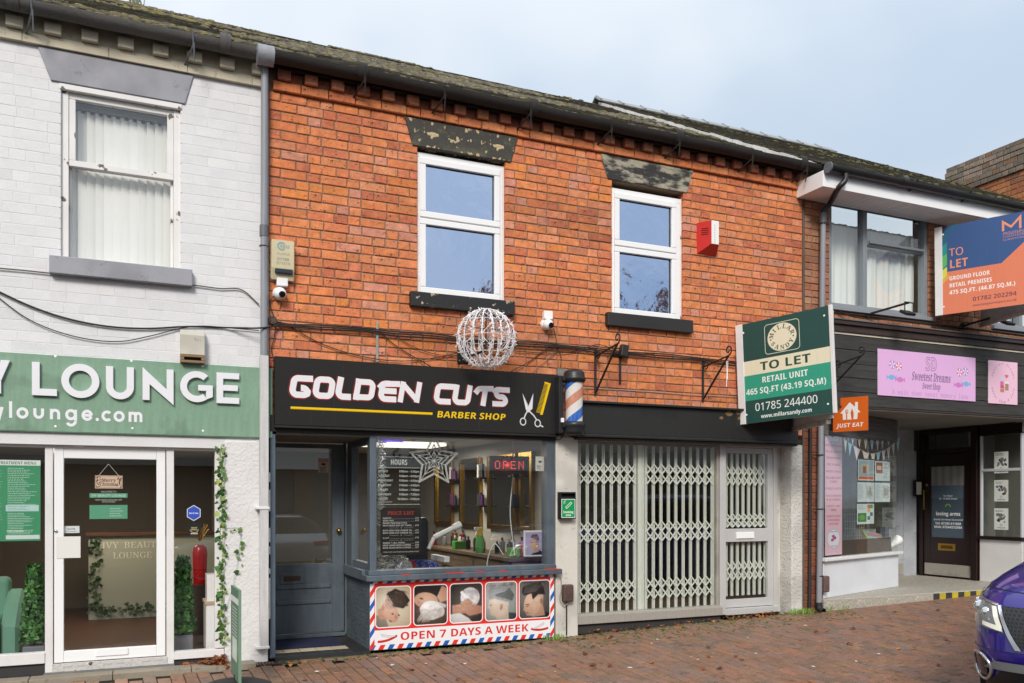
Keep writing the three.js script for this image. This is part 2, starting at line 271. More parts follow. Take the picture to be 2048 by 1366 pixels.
// ---------------------------------------------------------------- ground and paving
const rise = (x) => clamp((x - 4.1) * 0.027, -0.02, 0.22), ground = (x, z) => rise(x) - 0.05 * clamp(z, -0.3, 9);
{
  const g = new THREE.PlaneGeometry(1, 1, 60, 60), p = g.attributes.position, xs = [], zs = [];
  for (let i = 0; i <= 60; i++) { const t = i / 60; xs.push(t < 0.2 ? mix(-150, -4, t / 0.2) : t < 0.8 ? mix(-4, 16, (t - 0.2) / 0.6) : mix(16, 160, (t - 0.8) / 0.2)); zs.push(t < 0.1 ? mix(-120, -0.3, t / 0.1) : t < 0.8 ? mix(-0.3, 10, (t - 0.1) / 0.7) : mix(10, 160, (t - 0.8) / 0.2)); }
  for (let r = 0, k = 0; r <= 60; r++) for (let c = 0; c <= 60; c++, k++) p.setXYZ(k, xs[c], ground(xs[c], zs[r]) - (zs[r] < 0 ? 0.15 : 0.016), zs[r]);
  g.computeVertexNormals();
  const uv = g.attributes.uv; for (let i = 0; i < uv.count; i++) uv.setXY(i, p.getX(i), p.getZ(i));
  const pavement = structure('pavement', g, mat('#6f6656', { map: T.soil, bumpMap: T.rough, bumpScale: 0.01, roughness: 0.95 }));
  // clay pavers, long joints running almost straight out from the shop fronts
  const a = -1.8 * Math.PI / 180, ca = Math.cos(a), sa = Math.sin(a), list = [], PAV = ['#a67e66', '#a27a64', '#9e7864', '#9b7866', '#a98168', '#997c6e', '#a17a66', '#ab7a60', '#967a6e', '#a47a64', '#9c7a6a'];
  const place = (x, z, w, l, turn) => {
    const px = 1024 + FOCAL * (x * CS - (BACK - z) * SN) / (x * SN + (BACK - z) * CS), d = x * SN + (BACK - z) * CS, py = HORIZON + FOCAL * (EYE - ground(x, z)) / d;
    if (px < -120 || px > 2170 || py > 1500 || z > 3.9 || d < 1) return;
    list.push({ x, z, w, l, turn, area: w * l * (FOCAL / d) ** 2 * (EYE / d) });
  };
  for (let i = -50; i < 130; i++) { const off = (i % 2) * 0.105 + rr(-0.004, 0.004); for (let j = -1; j < 20; j++) { const u = i * 0.106, v = 0.235 + j * 0.212 + off, x = u * ca - v * sa, z = u * sa + v * ca; if (v - 0.105 < 0.13) continue; place(x, z, 0.099, 0.206, a); } }
  for (let i = -24; i < 64; i++) { const x = i * 0.212 + rr(-0.003, 0.003); place(x, 0.068, 0.2, 0.1, 0); }
  const paver = (o) => {
    const { w, l } = o, b = 0.004, g = brickGeo(-w / 2, w / 2, -l / 2, l / 2, 0, 0.02, jitter(col(PAV[Math.floor(R() * PAV.length)]), 0.06), b);
    g.rotateX(-Math.PI / 2); g.rotateY(-o.turn); g.rotateX(0.05); g.rotateZ(rise(o.x + 0.1) > rise(o.x - 0.1) ? 0.027 : 0); g.translate(o.x, ground(o.x, o.z) + rr(-0.0015, 0.0015), o.z); return g;
  };
  const pm = mat('#ffffff', { vertexColors: true, map: tex((i) => { const m = smooth(0.42, 0.75, FC[i]); return [0.74 + 0.25 * FF[i], 0.74 + 0.25 * FF[i], 0.74 + 0.25 * FF[i]].map((q, k) => q * mix(1, [0.86, 0.92, 0.88][k], m) - 0.16 * smooth(0.68, 0.76, FM[i])); }, { per: 0.9 }), bumpMap: T.rough, bumpScale: 0.003, roughness: 0.5 });
  list.sort((p, q) => q.area - p.area); const rest = [];
  list.forEach((o, k) => { const g = paver(o); if (k < 300) add(pavement, 'paver', g, pm); else rest.push(g); });
  add(pavement, 'paver', rest, pm).userData.kind = 'stuff';
  { const xa = -2.6; for (let x = xa; x < 0.95; x += 0.61) add(pavement, 'kerb_stone', box(x, Math.min(x + 0.605, 0.98), -0.05, 0.013 - 0.05 * 0.1, 0.035, 0.2, 0.006), mat('#9a9080', { map: T.grime, bumpMap: T.rough, bumpScale: 0.003, roughness: 0.85 })); }
  // moss growing along the foot of the shop fronts
  const clumps = [];
  for (let k = 0; k < 1500; k++) {
    const x = rr(-1, 1) < -0.35 ? rr(1.2, 4.2) : rr(3.9, 7.9), far = x > 4 ? 0.55 : 0.22, z = 0.015 + far * R() ** 2.2, s = rr(0.006, 0.02) * (x > 7 && x < 7.6 && z < 0.2 ? 1.6 : 1), q = new THREE.IcosahedronGeometry(s, 0);
    q.scale(1, 0.28, 1); q.rotateY(rr(0, 3)); q.translate(x, ground(x, z) + 0.001, z); clumps.push(paint(q, jitter(col(['#7f8a45', '#8f9450', '#6f7a3c', '#a0a05c'][k & 3]), 0.2)));
  }
  add(pavement, 'moss', clumps, M.moss).userData.kind = 'stuff';
}

// ---------------------------------------------------------------- roofs
const EAVE_Z = 0.11, EAVE_Y = 5.42, RIDGE_Z = -5, RIDGE_Y = 8.31;
function slope(x, t, lift = 0) { return v3(x, mix(EAVE_Y, RIDGE_Y, t) + lift, mix(EAVE_Z, RIDGE_Z, t)); }
const PITCH = Math.atan2(RIDGE_Y - EAVE_Y, EAVE_Z - RIDGE_Z), RUN = Math.hypot(RIDGE_Y - EAVE_Y, EAVE_Z - RIDGE_Z);
function slates(x0, x1, lift, from = 0, expo = 0.2, w = 0.27) {
  const out = [], rows = Math.ceil(RUN / expo);
  for (let r = from; r < rows; r++) for (let x = x0 + (r & 1) * w / 2 - w / 2; x < x1; x += w) {
    const a = Math.max(x, x0), b = Math.min(x + w, x1); if (b - a < 0.04) continue;
    const g = new THREE.BoxGeometry(b - a - 0.006, 0.011, expo * 1.35); g.rotateX(PITCH - 0.035 + rr(-0.012, 0.012)); g.rotateZ(rr(-0.006, 0.006));
    const p = slope((a + b) / 2, (r + 0.6) * expo / RUN, lift + 0.018 + rr(-0.003, 0.003)); g.translate(p.x, p.y, p.z); out.push(metreUV(g));
  }
  return out;
}
function mossOn(x0, x1, n, lift, dens, tones) {
  const out = [];
  for (let k = 0; k < n; k++) {
    const x = rr(x0, x1), t = k % 14 ? rr(0.0, 1) : rr(0.985, 1.004), c = FC[((Math.floor(t * 700) % NN) * NN + (Math.floor(x * 60 + 999) % NN))];
    if (R() > dens(x, t) * smooth(0.42, 0.62, c) * 1.1) continue;
    const s = rr(0.012, 0.045), g = new THREE.IcosahedronGeometry(s, 0), p = slope(x, t, lift + 0.03); g.scale(rr(0.8, 1.5), rr(0.35, 0.6), rr(0.8, 1.4)); g.rotateY(rr(0, 6)); g.rotateX(PITCH); g.translate(p.x, p.y, p.z);
    out.push(paint(g, jitter(col(tones[Math.floor(R() * tones.length)]), 0.2)));
  }
  return out;
}
function roof(parent, x0, x1, lift, mossN, dens, tones, from = 0) {
  const base = new THREE.PlaneGeometry(x1 - x0, RUN); base.rotateX(-Math.PI / 2 + PITCH); const m = slope((x0 + x1) / 2, 0.5, lift - 0.01); base.translate(m.x, m.y, m.z);
  const r = add(parent, 'roof', base, M.roofBoard);
  add(r, 'slate', slates(x0, x1, lift, from), M.slate).userData.kind = 'stuff';
  if (mossN) add(r, 'moss', mossOn(x0, x1, mossN, lift, dens, tones), M.moss).userData.kind = 'stuff';
  const back = new THREE.PlaneGeometry(x1 - x0, RUN); back.rotateX(-Math.PI / 2 - PITCH); back.translate(m.x, m.y - 0.01, 2 * RIDGE_Z - m.z); add(r, 'back_slope', back, M.slate);
  return r;
}
function ridgeTiles(r, x0, x1, lift, len, lip) {
  for (let x = x0; x < x1; x += len) {
    const w = 0.13, parts = [];
    for (const s of [1, -1]) { const g = new THREE.BoxGeometry(len * 1.02, 0.02, w * 1.5); g.rotateX(s * (PITCH + 0.14)); g.translate(x + len / 2, RIDGE_Y + lift + 0.03, RIDGE_Z + s * w * 0.66); parts.push(metreUV(g)); }
    if (lip) for (const s of [1, -1]) { const g = new THREE.BoxGeometry(0.045, 0.035, w * 1.5); g.rotateX(s * (PITCH + 0.14)); g.translate(x + 0.03, RIDGE_Y + lift + 0.045, RIDGE_Z + s * w * 0.64); parts.push(metreUV(g)); }
    add(r, 'ridge_tile', parts, M.ridge);
  }
}
function gutter(parent, x0, x1, y, z, rad, material, step, sag = 0) {
  const n = 30, pts = [], W = 10;
  const g = new THREE.BufferGeometry(), pos = [], idx = [];
  for (let i = 0; i <= n; i++) for (let j = 0; j <= W; j++) { const a = Math.PI * (1 + j / W), x = mix(x0, x1, i / n), dy = sag * Math.sin(i * 1.7) * 0.5; pos.push(x, y + dy + rad * Math.sin(a), z + rad * Math.cos(a)); }
  for (let i = 0; i < n; i++) for (let j = 0; j < W; j++) { const a = i * (W + 1) + j, b = a + W + 1; idx.push(a, b, a + 1, b, b + 1, a + 1); }
  g.setAttribute('position', new THREE.Float32BufferAttribute(pos, 3)); g.setIndex(idx); g.computeVertexNormals();
  const tr = add(parent, 'gutter', metreUVkeep(g), material);
  for (let x = x0 + step * 0.45; x < x1 - 0.1; x += step) {                    // joint collars
    const c = new THREE.CylinderGeometry(rad * 1.1, rad * 1.1, 0.09, 16, 1, true, 0, Math.PI); c.rotateZ(Math.PI / 2); c.rotateX(Math.PI / 2); c.rotateX(Math.PI * 0.0); c.translate(x, y, z); add(tr, 'collar', c, material);
  }
  return tr;
}
function metreUVkeep(g) { const p = g.attributes.position, uv = new Float32Array(p.count * 2); for (let i = 0; i < p.count; i++) { uv[i * 2] = p.getX(i); uv[i * 2 + 1] = p.getY(i) + p.getZ(i); } g.setAttribute('uv', new THREE.BufferAttribute(uv, 2)); return g; }
function bracketIron(parent, x, y, z, material) {            // old gutter bracket: strap, hooked bar and bolt
  add(parent, 'gutter_bracket', [rod(v3(x, y + 0.035, z + 0.082), v3(x + 0.006, y - 0.09, z + 0.05), 0.008), rod(v3(x + 0.01, y - 0.06, z + 0.065), v3(x - 0.06, y - 0.17, 0.02), 0.009), rod(v3(x + 0.01, y - 0.05, z + 0.07), v3(x + 0.012, y - 0.2, z + 0.03), 0.007)], material);
}

// ---------------------------------------------------------------- the brick building with two shop units
const WEST = 1.118, EAST = 7.375, COURSE = 0.0868, STRING = 5.162;
const brickShop = thing('brick_building', 'orange brick building with mossy slate roof, two upper windows and two shop units', 'building');
const hole1 = [X(835), X(1011), Y(838, 600), Y(838, 300) + 0.06], hole2 = [X(1224), X(1367), Y(1227, 640), Y(1227, 372) + 0.06];
{
  const wall = add(brickShop, 'wall', (() => {
    const s = new THREE.Shape([[WEST, 2.21], [EAST, 2.21], [EAST, 5.44], [WEST, 5.44]].map((p) => new THREE.Vector2(...p)));
    for (const h of [hole1, hole2]) s.holes.push(new THREE.Path([[h[0] - 0.012, h[2]], [h[0] - 0.012, h[3]], [h[1] + 0.012, h[3]], [h[1] + 0.012, h[2]]].map((p) => new THREE.Vector2(...p))));
    const g = new THREE.ExtrudeGeometry(s, { depth: 0.28, bevelEnabled: false }); g.translate(0, 0, -0.2885); return metreUV(g);
  })(), M.mortar);
  brickWork(wall, { x0: WEST + 0.002, x1: EAST - 0.012, y0: STRING - 34 * COURSE, y1: STRING, course: COURSE, holes: [hole1, hole2] });
  // oversailing string course, dentils and the bricks set back between them
  let x = WEST + 0.03; const oversail = [];
  while (x < EAST - 0.05) { const l = Math.min(0.252, EAST - 0.02 - x), big = R() < 0.18 ? l * 0.55 : l; add(wall, 'string_brick', brickGeo(x + 0.004, x + big - 0.004, STRING + 0.004, STRING + 0.086, 0.035 + rr(-0.003, 0.003), 0.06, jitter(col(['#ec9058', '#e68854', '#de8254', '#ee9862'][Math.floor(R() * 4)]), 0.1)), M.brick); x += big; }
  x = WEST + 0.07; let k = 0;
  for (; x < EAST - 0.08; x += 0.243, k++) {
    add(wall, 'dentil_brick', brickGeo(x, x + 0.115, STRING + 0.092, STRING + 0.182, 0.075 + rr(-0.004, 0.004), 0.1, jitter(col(k % 3 ? '#c88060' : '#b87052'), 0.16)), M.brick);
    add(wall, 'recessed_brick', brickGeo(x + 0.122, x + 0.236, STRING + 0.094, STRING + 0.18, 0.006, 0.03, jitter(col(k % 3 ? '#c88060' : '#b87052'), 0.16)), M.brick);
  }
  add(wall, 'eaves_board', box(WEST, EAST, STRING + 0.19, STRING + 0.27, 0, 0.07), M.iron);
  // lintels and sills
  const lint = (x0, x1, inset, y0, y1, m) => add(brickShop, 'lintel', extr([[x0 + inset, y0], [x1 - inset, y0], [x1 - 0.003, y1 - 0.002], [x0 + 0.003, y1 - 0.002]], -0.105, 0.014, 0.006), m);
  lint(X(808), X(1036), 0.085, Y(825, 291), STRING - 0.004, M.lintel); lint(X(1200), X(1386), 0.09, Y(1218, 359), STRING - 0.004, M.lintelPale);
  add(brickShop, 'window_sill', box(X(822, 0.06), X(1030, 0.06), Y(823, 611, 0.06), Y(823, 581, 0.06), -0.15, 0.06, 0.008), M.sill);
  add(brickShop, 'window_sill', box(X(1216, 0.06), X(1387, 0.06), Y(1216, 650, 0.06), Y(1216, 623, 0.06), -0.15, 0.06, 0.008), M.blackSill);
  // white plastic windows: outer frame, two sashes, a pane in each
  const win = (h, pl, pr, pt, pb, pm) => {
    const zf = -0.045, z0 = -0.14, xa = h[0] - 0.005, xb = h[1] + 0.005, ya = h[2], yb = h[3], c = (pl + pr) / 2;
    const o = add(brickShop, 'window', [box(xa, xb, yb - 0.05 - 0.06, yb - 0.06, z0, zf), box(xa, xb, ya, ya + 0.075, z0, zf), box(xa, X(pl, zf) + 0.012, ya + 0.075, yb - 0.11, z0, zf), box(X(pr, zf) - 0.012, xb - 0.02, ya + 0.075, yb - 0.11, z0, zf)], M.upvc);
    add(o, 'worn_timber_trim', box(xb - 0.02, xb + 0.012, ya + 0.02, yb - 0.06, z0, zf + 0.004, 0.003), M.oldWhite);
    const ymid = Y(c, pm, zf), l = X(pl, zf), r = X(pr, zf), b = ya + 0.08, t = yb - 0.113;
    for (const [y0, y1] of [[b, ymid - 0.004], [ymid + 0.004, t]]) {
      const f = 0.062, s = add(o, 'sash', [box(l, r, y1 - f, y1, -0.11, zf + 0.022, 0.008), box(l, r, y0, y0 + f, -0.11, zf + 0.022, 0.008), box(l, l + f, y0 + f, y1 - f, -0.11, zf + 0.021, 0.008), box(r - f, r, y0 + f, y1 - f, -0.11, zf + 0.021, 0.008)], M.upvc);
      add(o, 'gasket', [box(l + f - 0.002, r - f + 0.002, y1 - f - 0.007, y1 - f, -0.08, -0.05, 0), box(r - f - 0.007, r - f, y0 + f, y1 - f, -0.08, -0.05, 0), box(l + f, l + f + 0.005, y0 + f, y1 - f, -0.08, -0.05, 0)], M.gasket);
      add(o, 'pane', pane(l + f - 0.005, r - f + 0.005, y0 + f - 0.005, y1 - f + 0.005, -0.062), M.filmGlass);
    }
  };
  win(hole1, 839, 999, 308, 582, 446); win(hole2, 1228, 1351, 378, 620, 500);
  // gutter and its irons
  const gt = gutter(brickShop, WEST + 0.02, EAST + 0.16, EAVE_Y - 0.005, 0.165, 0.078, M.iron, 1.75, 0.006);
  for (const px of [722, 880, 1050, 1210, 1345, 1490, 1598]) bracketIron(gt, X(px, 0.1), EAVE_Y - 0.03, 0.165, M.iron);
  const r = roof(brickShop, WEST, EAST + 0.05, 0, 19000, (x, t) => mix(1, 0.35, smooth(4, 7.2, x)), ['#8c8660', '#9a9068', '#787454', '#857e64', '#726a5a', '#a59a70', '#736d58', '#8a806e', '#665f54', '#9b948a', '#7c766c']);
  ridgeTiles(r, WEST, EAST, -0.075, 0.45, false);
  // ground-floor piers and the wall above the shop windows, and the rooms behind
  add(brickShop, 'rear_wall', box(WEST, EAST, 0.02, 5.4, -4.9, -4.7), M.room);
  add(brickShop, 'upper_floor', box(WEST + 0.02, EAST - 0.02, 2.2, 2.35, -4.69, -0.3, 0), M.room);
  add(brickShop, 'party_wall', box(WEST - 0.06, WEST + 0.055, 0.02, 5.4, -4.69, -0.3, 0), M.room);
  add(brickShop, 'party_wall', box(EAST - 0.1, EAST, 0.1, 5.4, -4.69, -0.3, 0), M.room);
}

// ---------------------------------------------------------------- the white painted building
const whiteShop = thing('white_building', 'white painted brick building with grey lintel and a beauty salon below', 'building');
const LEFT = -3.2, WE = X(520) + 0.01;
const hole0 = [X(122), X(361), Y(120, 532), Y(120, 168)];
{
  const wall = add(whiteShop, 'wall', (() => {
    const s = new THREE.Shape([[LEFT, 1.9], [WEST - 0.004, 1.9], [WEST - 0.004, 5.44], [LEFT, 5.44]].map((p) => new THREE.Vector2(...p)));
    s.holes.push(new THREE.Path([[hole0[0] - 0.012, hole0[2]], [hole0[0] - 0.012, hole0[3]], [hole0[1] + 0.012, hole0[3]], [hole0[1] + 0.012, hole0[2]]].map((p) => new THREE.Vector2(...p))));
    const g = new THREE.ExtrudeGeometry(s, { depth: 0.28, bevelEnabled: false }); g.translate(0, 0, -0.2815); return metreUV(g);
  })(), M.whiteMortar);
  brickWork(wall, { x0: LEFT, x1: WEST - 0.01, y0: STRING - 36 * COURSE, y1: STRING, course: COURSE, holes: [hole0], palette: ['#e9e9eb', '#e6e6e9', '#eaeaec'], material: M.whiteBrick, joint: 0.003, vjoint: 0.0012, soot: 0, bevel: 0.0028, vary: 0.008, lift: 0.0004, singles: 280 });
  let x = LEFT;
  while (x < WEST - 0.05) { const l = Math.min(rr(0.45, 0.7), WEST - 0.012 - x); add(wall, 'string_block', box(x + 0.001, x + l - 0.001, STRING + 0.002, STRING + 0.088, -0.02, 0.038 + rr(-0.002, 0.002), 0.006), M.creamStone); x += l; }
  for (x = LEFT + 0.08; x < WEST - 0.12; x += 0.272) add(wall, 'dentil', box(x, x + 0.125, STRING + 0.09, STRING + 0.182, 0, 0.085, 0.008), M.creamStone);
  add(wall, 'eaves_board', box(LEFT, WEST - 0.006, STRING + 0.086, STRING + 0.27, -0.02, 0.022), M.creamStone);
  add(whiteShop, 'lintel', extr([[X(102), Y(118, 165) + 0.002], [X(370), Y(118, 165) + 0.002], [X(387), STRING - 0.002], [X(75), STRING - 0.002]], -0.1, 0.016, 0.004), M.greyPaint);
  add(whiteShop, 'window_sill', box(X(98, 0.07), X(385, 0.07), Y(98, 545, 0.07), Y(98, 509, 0.07), -0.12, 0.07, 0.008), M.greyPaint);
  // tall sliding sash window
  const zf = -0.03, xa = hole0[0], xb = hole0[1], ya = Y(120, 532), yb = hole0[3], mid = Y(240, 345, zf);
  const o = add(whiteShop, 'window', [box(xa - 0.01, xb + 0.01, yb - 0.04, yb + 0.005, -0.16, 0.012), box(xa - 0.01, xb + 0.01, ya, ya + 0.06, -0.16, zf + 0.01), box(xa - 0.01, xa + 0.055, ya + 0.06, yb - 0.04, -0.16, zf + 0.004), box(xb - 0.055, xb + 0.01, ya + 0.06, yb - 0.04, -0.16, zf + 0.004)], M.oldWhite);
  const sash = (y0, y1, z, f) => { const a = xa + 0.056, b = xb - 0.056, s = add(o, 'sash', [box(a, b, y1 - f, y1, z - 0.045, z), box(a, b, y0, y0 + f, z - 0.045, z), box(a, a + f, y0 + f, y1 - f, z - 0.045, z - 0.001), box(b - f, b, y0 + f, y1 - f, z - 0.045, z - 0.001)], M.oldWhite); add(s, 'pane', pane(a + f - 0.004, b - f + 0.004, y0 + f - 0.004, y1 - f + 0.004, z - 0.02), M.glass); };
  sash(mid + 0.0, yb - 0.042, zf - 0.005, 0.05); sash(ya + 0.062, mid + 0.03, zf - 0.055, 0.022);
  // vertical blind behind the glass
  const blind = thing('vertical_blind', 'pale vertical slat blind hanging behind the upper sash window', 'blind');
  const z = -0.17, n = 14, w = (xb - xa - 0.02) / (n - 1.5), bm = mat('#f0f2ee', { roughness: 0.9 });
  add(blind, 'head_rail', box(xa + 0.02, xb - 0.02, yb - 0.12, yb - 0.07, z - 0.03, z + 0.02), mat('#9aa0a4'));
  for (let k = 0; k < n; k++) { const c = xa + 0.02 + k * w * 0.93, g = new THREE.BoxGeometry(w * 1.1, yb - ya - 0.14, 0.002); g.rotateY(0.32 + rr(-0.12, 0.12)); if (k === 1 || k === 9) g.rotateZ(0.014); g.translate(c, (ya + yb) / 2 - 0.06, z); add(blind, 'slat', g, bm); add(blind, 'carrier', box(c - 0.015, c + 0.015, yb - 0.145, yb - 0.12, z - 0.006, z + 0.006, 0), M.gasket); }
  const gt = gutter(whiteShop, LEFT, WEST - 0.14, EAVE_Y - 0.005, 0.165, 0.078, M.gutterGrey, 1.6, 0.004);
  for (const px of [66, 384]) bracketIron(gt, X(px, 0.1), EAVE_Y - 0.03, 0.165, M.pipeGreyDark);
  const r = roof(whiteShop, LEFT, WEST - 0.005, 0, 19000, () => 1.05, ['#958c58', '#a4985e', '#888052', '#827a58', '#aea066', '#767050', '#8c806c', '#6a6356', '#9a9286', '#80786c']);
  ridgeTiles(r, LEFT, WEST, -0.075, 0.45, false);
  for (let k = 0; k < 5; k++) { const p = v3(rr(-0.1, 0.25), RIDGE_Y - 0.05, RIDGE_Z), gs = []; for (let j = 0; j < 5; j++) gs.push(paint(rod(p, p.clone().add(v3(rr(-0.08, 0.08), rr(0.1, 0.3), rr(-0.05, 0.05))), 0.006, 4), col('#8b8d70'))); add(r, 'weed', gs, M.leaf); }
  add(whiteShop, 'rear_wall', box(LEFT, WEST - 0.07, 0.02, 5.4, -4.4, -4.2), M.room);
  add(whiteShop, 'upper_floor', box(LEFT, WEST - 0.07, 2.0, 2.15, -4.19, -0.3, 0), mat('#b8b6ae'));
  add(whiteShop, 'party_wall', box(WEST - 0.16, WEST - 0.062, 0.02, 5.4, -4.19, -0.3, 0), mat('#aaa79c'));
  add(whiteShop, 'party_wall', box(LEFT, LEFT + 0.1, 0.02, 5.4, -4.19, -0.3, 0), M.room);
  // rainwater pipe on the joint between the two buildings: grey above, boxed in white below
  const px = X(528, 0.07), top = EAVE_Y - 0.06, cut = Y(527, 712, 0.07);
  const pipe = add(whiteShop, 'downpipe', rod(v3(px + 0.006, top, 0.075), v3(px, cut, 0.07), 0.033, 16), M.pipeGrey, 'grey upper length of the downpipe');
  add(pipe, 'outlet', [new THREE.CylinderGeometry(0.086, 0.086, 0.14, 24).rotateZ(Math.PI / 2).translate(px, EAVE_Y - 0.03, 0.16), rod(v3(px + 0.006, top, 0.075), v3(px + 0.006, top + 0.07, 0.14), 0.036, 14)], M.pipeGrey);
  add(pipe, 'socket', [new THREE.CylinderGeometry(0.039, 0.039, 0.1, 16).translate(px, Y(527, 462, 0.07), 0.07)], M.pipeGreyDark);
  for (const py of [492]) add(pipe, 'pipe_clip', new THREE.TorusGeometry(0.037, 0.006, 6, 16).rotateX(Math.PI / 2).translate(px, Y(527, py, 0.07), 0.07), M.pipeGreyDark);
  const low = add(whiteShop, 'downpipe', box(px - 0.037, px + 0.037, 0.13, cut, 0.03, 0.105, 0.006), mat('#dcdcdc', { map: T.streak, roughness: 0.6 }), 'white boxed lower length of the downpipe');
  for (const py of [1016, 1294]) add(low, 'pipe_clip', box(px - 0.075, px + 0.044, Y(527, py, 0.07) - 0.012, Y(527, py, 0.07) + 0.012, 0.02, 0.112), M.whitePaint);
}

// ---------------------------------------------------------------- salon shop front (ground floor of the white building)
const ZI = -0.05;
{
  const head = Y(220, 886, ZI), xl = LEFT + 0.1, xp = X(450, 0.02);
  const xx = (p) => X(p, ZI), yy = (p) => Y(220, p, ZI);
  const pil = add(whiteShop, 'pilaster', box(xp, WEST - 0.01, -0.03, 1.97, -0.25, 0.02, 0.012), M.roughcast, 'rough white rendered pier');
  const sf = add(whiteShop, 'shopfront', [box(xl, xp - 0.002, head - 0.005, 1.96, -0.14, ZI + 0.02), box(xl, X(437, ZI), head - 0.05, head - 0.006, -0.11, ZI + 0.004)], M.whitePaint);
  const post = (a, b, y0 = 0.01) => add(sf, 'post', box(xx(a), xx(b), y0, head - 0.05, -0.12, ZI + 0.006), M.whitePaint);
  post(90, 106); post(333, 348); post(430, 449, 0.12);
  const dB = yy(1319), dT = yy(893);
  // left window, sill, dark stall riser
  add(sf, 'window_pane', pane(xl, xx(90), yy(1298), head - 0.05, -0.09), M.glass);
  add(sf, 'sill', box(xl, xx(90), Y(40, 1330, ZI), Y(40, 1308, ZI), -0.13, ZI + 0.015), M.whitePaint);
  add(sf, 'stall_riser', box(xl, xx(90), -0.01, Y(40, 1330, ZI), -0.13, ZI - 0.01), M.darkBase);
  // sidelight
  add(sf, 'window_pane', pane(xx(348), xx(430), Y(390, 1302, ZI), head - 0.05, -0.09), M.glass);
  add(sf, 'sill', box(xx(348), xp - 0.003, Y(390, 1316, ZI), Y(390, 1301, ZI), -0.13, ZI + 0.02), M.whitePaint);
  add(sf, 'stall_riser', box(xx(348), xp - 0.003, -0.01, Y(390, 1316, ZI), -0.13, ZI - 0.004), M.darkBase);
  // step and door
  add(sf, 'step', box(xx(104), xx(335), 0.0, dB - 0.006, -0.13, ZI + 0.012), mat('#dcdad7', { map: T.whitePeel, bumpMap: T.render, bumpScale: 0.006, roughness: 0.8 }));
  add(sf, 'step_edge', box(xx(88), xx(349), -0.02, 0.0 + 0.012, -0.1, ZI + 0.08), mat('#70706e', { map: T.grime }));
  const st = 0.072, a = xx(108), b = xx(331), gB = Y(220, 1297, ZI), gT = Y(220, 918, ZI), zf = ZI - 0.004;
  const door = add(whiteShop, 'door', [box(a, a + st, dB, dT, -0.1, zf, 0.006), box(b - st, b, dB, dT, -0.1, zf, 0.006), box(a + st, b - st, gT, dT, -0.1, zf - 0.002, 0.006), box(a + st, b - st, dB, gB, -0.1, zf - 0.002, 0.006)], M.upvc, 'white framed glazed salon door');
  add(door, 'pane', pane(a + st - 0.004, b - st + 0.004, gB - 0.004, gT + 0.004, -0.08), M.glass);
  const lx = X(224, ZI), ly = Y(224, 1304, ZI) ;
  add(door, 'letter_box', box(lx - 0.125, lx + 0.125, ly - 0.03, ly + 0.03, zf - 0.01, zf + 0.008), M.upvc);
  add(door, 'closer', box(X(145, ZI), X(168, ZI), dT - 0.01, dT + 0.014, zf, zf + 0.02), M.white);
  add(door, 'lock', new THREE.SphereGeometry(0.013, 12, 8).translate(X(112, zf), Y(112, 1062, zf), zf + 0.004), M.steel);
}

